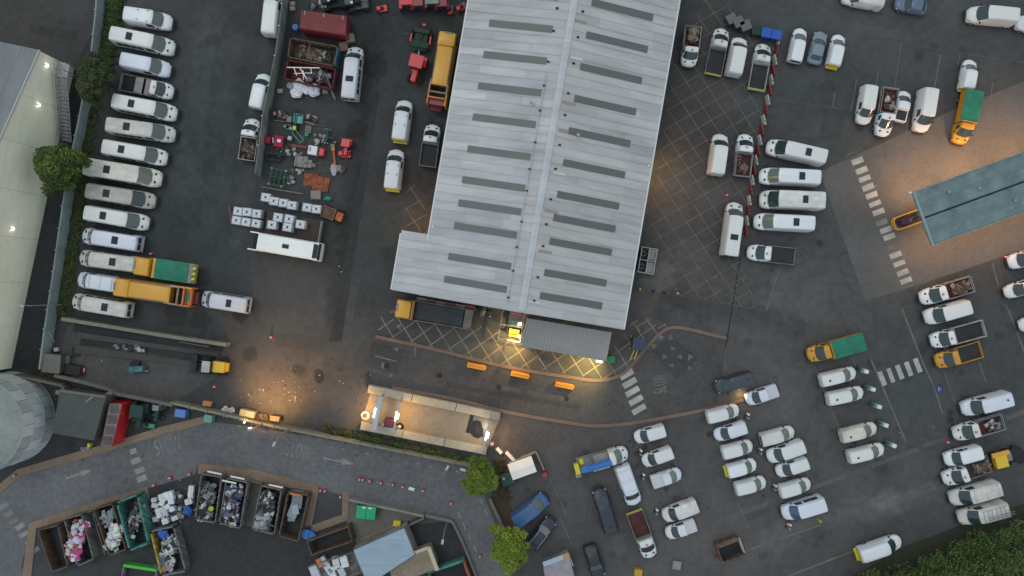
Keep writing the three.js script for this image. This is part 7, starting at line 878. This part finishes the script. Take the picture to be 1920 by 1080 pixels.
// three orange barriers on the depot road, board stack and pallets south of the depot
for (const [x, y, l] of [[893, 687, 'long orange block barrier, left of three on the depot road'], [975, 703, 'long orange block barrier, middle of three on the depot road'], [1058, 723, 'long orange block barrier, right of three on the depot road']]) { const t = placed('orange_barrier', l, 'barrier', x, y, -.2, 'orange barriers on the depot road', .5); mesh('body', new RoundedBoxGeometry(2.3, .75, .62, 3, .07).translate(0, .38, 0), M.plasticOrange, t); mesh('top_groove', new THREE.BoxGeometry(2.0, .02, .1).translate(0, .76, 0), mat(.5, .17, .01), t); mesh('end_lug', new RoundedBoxGeometry(.16, .5, .25, 2, .04).translate(1.2, .35, 0), M.plasticOrange, t); }
{ const t = placed('board_stack', 'stack of red and white barrier boards behind the long flatbed lorry', 'boards', 835, 568, -.17, null, .6); for (let i = 0; i < 6; i++) mesh('board', new RoundedBoxGeometry(1.2, .5, .4, 2, .04).translate(-3 + i * 1.22, .5, rr(-.1, .1)), i % 2 ? M.maroon : mat(.3, .26, .27), t); heap('tyre_pile', 'dark pile of wheels at the depot south wall', 'wheels', 905, 583, -.17, 2.4, 1.2, 0, .4, 'dark', 36); }
// cones and bollards
let cone0; const coneAt = (x, y, l, group) => { const p = at(x, y, .4); if (!cone0) { cone0 = base('traffic_cone', '', 'traffic cone', 0, 0, 0); mesh('cone', new THREE.ConeGeometry(.2, .75, 16, 1, true).translate(0, .42, 0), M.plasticRed, cone0); mesh('foot', new RoundedBoxGeometry(.46, .06, .46, 2, .02).translate(0, .04, 0), M.plasticRed, cone0); mesh('sleeve', new THREE.CylinderGeometry(.06, .13, .34, 16, 1, true).translate(0, .59, 0), M.plasticWhite, cone0); mesh('tip', new THREE.CylinderGeometry(.045, .06, .06, 12).translate(0, .78, 0), M.plasticWhite, cone0); cone0.position.set(p.x, 0, p.z); cone0.userData.label = l; if (group) cone0.userData.group = group; return; } const c = copyOf(cone0, l, p.x, p.z, rr(0, 1)); delete c.userData.group; if (group) c.userData.group = group; };
[[674, 899, 'red and white cone at the left end of the cone line'], [680, 899.5, 'red and white cone beside the leftmost one of the cone line'], [693, 902, 'red and white cone third in the cone line'], [714, 906, 'red and white cone fourth in the cone line'], [736.5, 909, 'red and white cone fifth in the cone line'], [755, 913, 'red and white cone sixth in the cone line'], [793, 920, 'red cone alone past the fallen white board'], [846, 944, 'red cone at the corner of the long grey kerb wall'], [601, 920, 'left cone of the pair at the pavement end'], [609, 921, 'right cone of the pair at the pavement end'], [638, 932, 'single cone left of the green skip bay'], [288, 910, 'red cone left of the white appliance pile'], [318, 896, 'red cone above the white appliance pile'], [355, 889, 'cone at the left corner of the middle bays'], [900, 1043, 'fallen red cone on the road at the lower tree'], [27, 892, 'red cone on the pavement at the left edge'], [283, 476, 'red cone above the yellow green-tarped lorry'], [508, 632, 'red cone alone on the open yard'], [402, 725, 'red cone on the floor below the wheel loader'], [1363, 366, 'red cone left of the barrier line'], [1405, 372, 'red cone beside the barrier line'], [1477, 983, 'red and white cone below the windowed minibus-van'], [1777, 829, 'red cone in front of the machinery parts pickup'], [1885, 482, 'red cone ahead of the upper right edge van']].forEach(a => coneAt(...a));
{ const w = placed('fallen_board', 'white board lying at the end of the cone line', 'board', 772, 917, -.3, null, .2); mesh('board', new RoundedBoxGeometry(.8, .1, .4, 2, .03).translate(0, .15, 0), M.plasticWhite, w); mesh('foot', new THREE.BoxGeometry(.2, .3, .3).translate(.35, .2, .1), M.boardGrey, w); }
for (const [x, y, l] of [[1200, 542, 'yellow bollard nearest the depot east wall'], [1271, 550, 'yellow bollard on the line left of the drain channel'], [1538, 977, 'yellow bollard at the end of the lower lot line']]) { const t = placed('bollard', l, 'bollard', x, y, 0, null, .8); mesh('post', new THREE.CylinderGeometry(.13, .13, .9, 14).translate(0, .45, 0), M.chevY, t); mesh('cap', new THREE.SphereGeometry(.13, 12, 6, 0, 6.3, 0, 1.6).translate(0, .9, 0), M.chevY, t); }
for (const [x, y, l] of [[1226, 546, 'black bollard right of the first yellow one'], [1247, 549, 'black bollard left of the second yellow one']]) { const t = placed('bollard', l, 'bollard', x, y, 0, null, .8); mesh('post', new THREE.CylinderGeometry(.12, .12, .85, 14).translate(0, .42, 0), M.dark, t); mesh('cap', new THREE.SphereGeometry(.12, 12, 6, 0, 6.3, 0, 1.6).translate(0, .85, 0), M.dark, t); }
for (const [x, y, l] of [[1402, 780, 'pair of white bay posts at the top of the middle lot'], [1426, 846, 'pair of white bay posts left of the second van in the middle right column'], [1453, 914, 'pair of white bay posts left of the fourth van in the middle right column'], [1201, 848, 'grey bay post by the second van right of the crane truck'], [1206, 893, 'white bay post beside the long ribbed van'], [1231, 959, 'white bay post above the lowest white vans'], [1480, 987, 'white bay post by the cone below the windowed van']]) { const t = placed('bay_post', l, 'bay post', x, y, -.3, null, .6); for (const [a, b, c] of [[0, -.22, M.plasticWhite], [.1, .25, M.boardGrey]]) { mesh('post', new THREE.CylinderGeometry(.14, .16, .85, 12).translate(a, .42, b), c, t); } mesh('foot', new RoundedBoxGeometry(.5, .08, .9, 2, .03).translate(0, .05, 0), M.trim, t); }
for (const [x, y, l] of [[1773, 652, 'blue painted disabled bay panel beside the grey caged pickup'], [1761, 730, 'blue painted bay panel in the empty bays']]) { const t = placed('bay_symbol', l, 'painted panel', x, y, .4); mesh('panel', new THREE.BoxGeometry(.95, .008, .85).translate(0, .03, 0), mat(.045, .05, .2, { tex: 'grime' }), t); const s = new MB().add(new THREE.TorusGeometry(.2, .04, 5, 14, 4.2).rotateX(-Math.PI / 2), 0, .04, .1).box(0, .04, -.1, .07, .012, .35).box(.09, .04, .02, .2, .012, .06).cyl(0, .04, -.32, .07, .012, 10); s.build('symbol', M.paintWhite, t); }
for (const [x, y, l] of [[1746, 800, 'small grey sign post beside the right lot lane'], [1684, 810, 'small dark post by the charging row line']]) { const t = placed('sign_post', l, 'sign post', x, y, 0, null, .8); mesh('post', new THREE.CylinderGeometry(.05, .05, 1.1, 8).translate(0, .55, 0), M.steel, t); mesh('plate', new RoundedBoxGeometry(.3, .3, .06, 2, .02).translate(0, 1.1, 0), M.boardGrey, t); }
// scattered litter round the floodlit spot and the yard
{ const m = new MB(true); const put = (x, y, n, rx, ry2, dark) => { for (let i = 0; i < n; i++) { const p = at(x + rr(-rx, rx) * R() ** .5, y + rr(-ry2, ry2) * R() ** .5), s = rr(.04, .13), g = rr(.08, .34), c = R() < dark ? [.02, .02, .02] : [g, g * .96, g * .92]; m.add(new THREE.BoxGeometry(s * rr(.6, 2), s * .4, s), p.x, s * .25, p.z, rr(0, 6), 0, rr(-.3, .3), c); } }; put(490, 740, 26, 50, 34, .25); put(545, 735, 30, 46, 34, .25); put(470, 745, 8, 8, 6, 0); put(548, 748, 8, 10, 7, 0); put(560, 700, 26, 80, 40, .5); put(640, 720, 30, 70, 60, .5); put(200, 665, 34, 90, 22, .3); put(300, 690, 24, 90, 40, .4); put(600, 300, 40, 90, 90, .6); put(950, 500, 160, 900, 480, .7); put(345, 900, 24, 60, 30, .3); put(720, 60, 20, 80, 40, .7); tag(m.build('litter', M.rubbish), 'scattered litter and grit over the yard', 'litter', null, 'stuff'); }
// ---------------------------------------------------------------- trees, hedges, lamp posts, flood lights
function leafMass(m, cx, cy, cz, rx, ry, rz, n, size, tones) { // leaf-sized bent faces through a clumped volume
  for (let i = 0; i < n; i++) {
    let x, y, z; do { x = rr(-1, 1); y = rr(-1, 1); z = rr(-1, 1); } while (x * x + y * y + z * z > 1); const k = Math.pow(x * x + y * y + z * z, .5), f = (.45 + .55 * k) / Math.max(.2, k) * Math.min(1, k * 1.05);
    const t = tones[Math.floor(R() * tones.length)], c = t.map(v => v * rr(.7, 1.3)), s = size * rr(.6, 1.3);
    leafPush(m, cx + x * f * rx, cy + y * f * ry, cz + z * f * rz, s, c);
  }
}
function leafPush(m, x, y, z, s, c) {
  const a = rr(0, 6.28), t = rr(-.9, .9), u = V3(Math.cos(a), t * .5, Math.sin(a)).normalize(), v = V3(-Math.sin(a), rr(-.7, .7), Math.cos(a)).normalize(), o = V3(x, y, z);
  const p = [o.clone().addScaledVector(u, -s), o.clone().addScaledVector(v, s * .45), o.clone().addScaledVector(u, s), o.clone().addScaledVector(v, -s * .45)]; p[0].y -= s * .25; p[2].y -= s * .25;
  for (const q of [p[0], p[1], p[2], p[0], p[2], p[3]]) { m.p.push(q.x, q.y, q.z); m.c.push(...c); }
}
function leafMesh(name, m, parent) { const g = new THREE.BufferGeometry(); g.setAttribute('position', new THREE.Float32BufferAttribute(m.p, 3)); g.setAttribute('color', new THREE.Float32BufferAttribute(m.c, 3)); g.computeVertexNormals(); return mesh(name, g, M.leaf, parent); }
function tree(name, label, px, py, r, h, tones, o = {}) {
  const p = at(px, py, h * .75), t = base(name, label, 'tree', p.x, p.z, 0), rz = o.rz || r;
  const tr = new MB(), th = h * .55; tr.add(new THREE.CylinderGeometry(r * .05, r * .09, th, 10, 4), 0, th / 2, 0); for (let i = 0; i < 9; i++) { const a = i * 2.4 + R(), l = rr(.45, .8), y = th * rr(.6, 1); tr.bar([0, y, 0], [Math.cos(a) * r * l, y + h * rr(.15, .38), Math.sin(a) * rz * l], r * .022, 6); } tr.build('trunk', M.bark, t);
  const n = o.clumps || 46, ph = R() * 6;
  const m = { p: [], c: [] };
  for (let i = 0; i < n; i++) { const a = i * 2.39996 + rr(-.15, .15), q = Math.sqrt((i + .5) / n), dome = Math.sqrt(Math.max(0, 1 - q * q)), cr = r * rr(.15, .32), e = rr(.72, 1.12) * (1 + .10 * Math.sin(a * 3 + ph) + .07 * Math.sin(a * 5 + ph * 2)); const tone = tones[Math.floor(R() * tones.length)], k = rr(.8, 1.25); leafMass(m, Math.cos(a) * q * r * .86 * e, h * (.52 + .36 * dome) + rr(-.4, .4), Math.sin(a) * q * rz * .86 * e, cr, cr * .75, cr, o.leaves || 190, o.size || .17, [tone.map(v => v * k), tones[0]]); }
  leafMesh('crown', m, t); return t;
}
const gBright = [[.135, .19, .024], [.18, .235, .032], [.095, .145, .02]], gDeep = [[.062, .102, .024], [.095, .14, .03], [.042, .075, .02]], gOlive = [[.052, .07, .03], [.06, .062, .032], [.04, .055, .028], [.085, .062, .042]];
tree('round_tree', 'large round green tree between the warehouse and the minibus row', 104, 312, 3.0, 8, gDeep.concat(gBright, gBright), { clumps: 70, leaves: 210 });
tree('dull_tree', 'dull brownish green tree at the warehouse corner', 172, 143, 1.9, 6, gOlive.concat(gDeep), { rz: 3.2, clumps: 64, leaves: 230 });
tree('roadside_tree', 'green tree at the bend of the lower road', 900, 897, 2.05, 6, gBright, { rz: 2.5, clumps: 44 });
tree('roadside_tree', 'bright light green tree at the bottom edge left of the dark estate car', 955, 1031, 2.5, 7, gBright.map(c => [c[0] * 1.25, c[1] * 1.2, c[2]]), { rz: 2.9, clumps: 56 });
function hedge(name, label, cat, pts, w, h, n, tones, size = .16) { const P = smooth(gp(pts), 8), m = { p: [], c: [] }; for (let i = 0; i < n; i++) { const k = rr(0, P.length - 1.001), j = Math.floor(k), a = P[j], b = P[j + 1], t = k - j, d = rr(-.5, .5) * w * (.7 + .3 * Math.sin(k * 3)), dx = b[0] - a[0], dz = b[1] - a[1], l = Math.hypot(dx, dz), c = tones[Math.floor(R() * tones.length)].map(v => v * rr(.7, 1.3)); const bump = .7 + .3 * Math.sin(k * 2.1) * Math.cos(k * .77 + 2); leafPush(m, lerp(a[0], b[0], t) - dz / l * d, h * bump * Math.sqrt(Math.max(.05, 1 - (2 * d / w) ** 2)) * rr(.35, 1), lerp(a[1], b[1], t) + dx / l * d, size * rr(.6, 1.4), c); } return tag(leafMesh(name, m, scene), label, cat, null, 'stuff'); }
hedge('hedge', 'low green hedge strip between the boundary wall and the wash bay', 'hedge', [[608, 802], [700, 822], [790, 842], [880, 864], [910, 880]], 1.1, 1.1, 5200, gDeep.concat(gOlive));
hedge('verge_scrub', 'dark green scrub along the foot of the tall panel wall at the top', 'scrub', [[218, -5], [212, 40], [203, 90], [192, 150]], 2.9, .8, 8200, gOlive.concat(gDeep, gDeep), .14);
hedge('verge_scrub', 'dark weeds along the foot of the tall panel wall beside the minibus row', 'scrub', [[178, 190], [160, 290], [148, 400], [128, 500], [112, 590]], 2.2, .5, 8600, gOlive.concat(gDeep, gDeep), .13);
hedge('verge_scrub', 'brown green weeds between the road wall and the green oil tank', 'scrub', [[935, 862], [938, 900], [950, 940]], 1.8, .5, 1700, [[.09, .075, .03], [.05, .06, .02], [.11, .07, .04]], .12);
hedge('verge_scrub', 'weeds by the tank and the pit block', 'scrub', [[60, 690], [85, 700], [128, 716]], 1.2, .5, 1100, gOlive, .12);
{ // wooded bank at the lower right: reads as one mass
  const m = { p: [], c: [] }, ts = gDeep.concat([[.045, .075, .022], [.06, .10, .026]]); const edge = [[1590, 1075], [1625, 1068], [1660, 1050], [1700, 1052], [1745, 1028], [1790, 1008], [1850, 990], [1905, 968], [1990, 935]];
  for (let i = 0; i < 400; i++) { const k = rr(0, edge.length - 1.001), j = Math.floor(k), t = k - j, d = R() ** .7 * 130, ex = lerp(edge[j][0], edge[j + 1][0], t) + d * .35, ey = lerp(edge[j][1], edge[j + 1][1], t) + d * .9 + 13, h = rr(1.2, 2.4) + Math.min(3, d * .05), p = at(ex, ey, h), r = rr(.4, 1.45), tone = ts[Math.floor(R() * ts.length)], kk = rr(.65, 1.25); leafMass(m, p.x, h, p.z, r, r * .8, r, 170, .18, [tone.map(v => v * kk), gDeep[1]]); }
  tag(leafMesh('wooded_bank', m, scene), 'dense green bushes and treetops filling the lower right corner', 'bushes', null, 'stuff');
}
// lamp posts
function lampPost(label, bx, by, h, dir, o = {}) { const p = at(bx, by), t = base('lamp_post', label, 'lamp post', p.x, p.z, -dir * Math.PI / 180); mesh('pole', new THREE.CylinderGeometry(.05, .1, h, 10).translate(0, h / 2, 0), M.boardGrey, t); new MB().bar([0, h - .05, 0], [1.0, h + .1, 0], .04).build('arm', M.boardGrey, t); mesh('lamp_head', new RoundedBoxGeometry(.62, .14, .3, 2, .05).translate(1.15, h + .12, 0), M.boardWhite, t); if (o.lit) { mesh('lens', new RoundedBoxGeometry(.4, .1, .24, 2, .03).translate(1.15, h + .02, 0), M.glowWhite, t); } return t; }
lampPost('grey lamp post beside the warehouse wall', 118, 571, 6.0, 180, { lit: 1 });
lampPost('white lamp post at the boundary wall above the road lettering', 548, 801, 5.2, 120); lampPost('white lamp post at the upper bend of the lower road', 836, 875, 4.6, -60); lampPost('pale lamp post standing in the roadside tree', 889, 868, 5.0, 200); lampPost('pale lamp post at the corner of the dark skip yard', 838, 980, 3.6, 100);
{ // floodlight on the boundary wall throwing the amber pool, and the lit white unit beside it
  const p = at(500, 790), t = base('flood_light', 'amber floodlight on a short mast at the boundary wall', 'floodlight', p.x, p.z, 0); mesh('mast', new THREE.CylinderGeometry(.06, .08, 6.0, 10).translate(0, 3, 0), M.steel, t); mesh('lamp_head', new RoundedBoxGeometry(.5, .25, .3, 2, .05).translate(0, 6.0, -.1), M.steel, t); mesh('lens', new RoundedBoxGeometry(.42, .18, .06, 2, .02).rotateX(.6).translate(0, 5.92, -.28), M.glowWarm, t);
  const s = new THREE.SpotLight(col(1, .48, .1), 150, 0, .85, 1, 2); s.position.set(0, 5.75, -.42); s.target.position.set(.35, 0, -2.4); s.target.name = 'lamp_aim'; s.castShadow = true; s.shadow.radius = 5; t.add(s, s.target);
  const s2 = new THREE.SpotLight(col(1, .47, .14), 500, 0, 1.0, 1, 2); s2.position.set(.3, 5.75, -.42); s2.target.position.set(2.6, 0, -7); s2.target.name = 'lamp_aim'; s2.castShadow = true; s2.shadow.radius = 5; t.add(s2, s2.target);
  const q = placed('lit_cabinet', 'white cabinet glowing under its own lamp at the boundary wall', 'cabinet', 463, 776, -.2, null, 1); mesh('body', new RoundedBoxGeometry(1.9, 1.0, .85, 2, .06).translate(0, .5, 0), mat(.42, .38, .24), q); mesh('door', new RoundedBoxGeometry(.9, .04, .7, 2, .02).translate(.4, 1.02, 0), mat(.46, .42, .28), q); mesh('lamp', new RoundedBoxGeometry(.2, .12, .2, 2, .03).translate(.3, 2.3, .75), M.glowWarm, q); mesh('lamp_stem', new THREE.CylinderGeometry(.03, .03, 2.3, 6).translate(.3, 1.15, .85), M.steel, q);
  const l = new THREE.PointLight(col(1, .85, .38), 2.0, 0, 2); l.position.set(.3, 2.15, .6); l.castShadow = true; q.add(l);
}
scene.traverse(o => { if (o.isLight && !o.name) o.name = 'light'; });
sun.target.position.set(0, 0, 0); scene.add(sun.target); sun.target.name = 'sun_aim';
renderer.render(scene, camera);
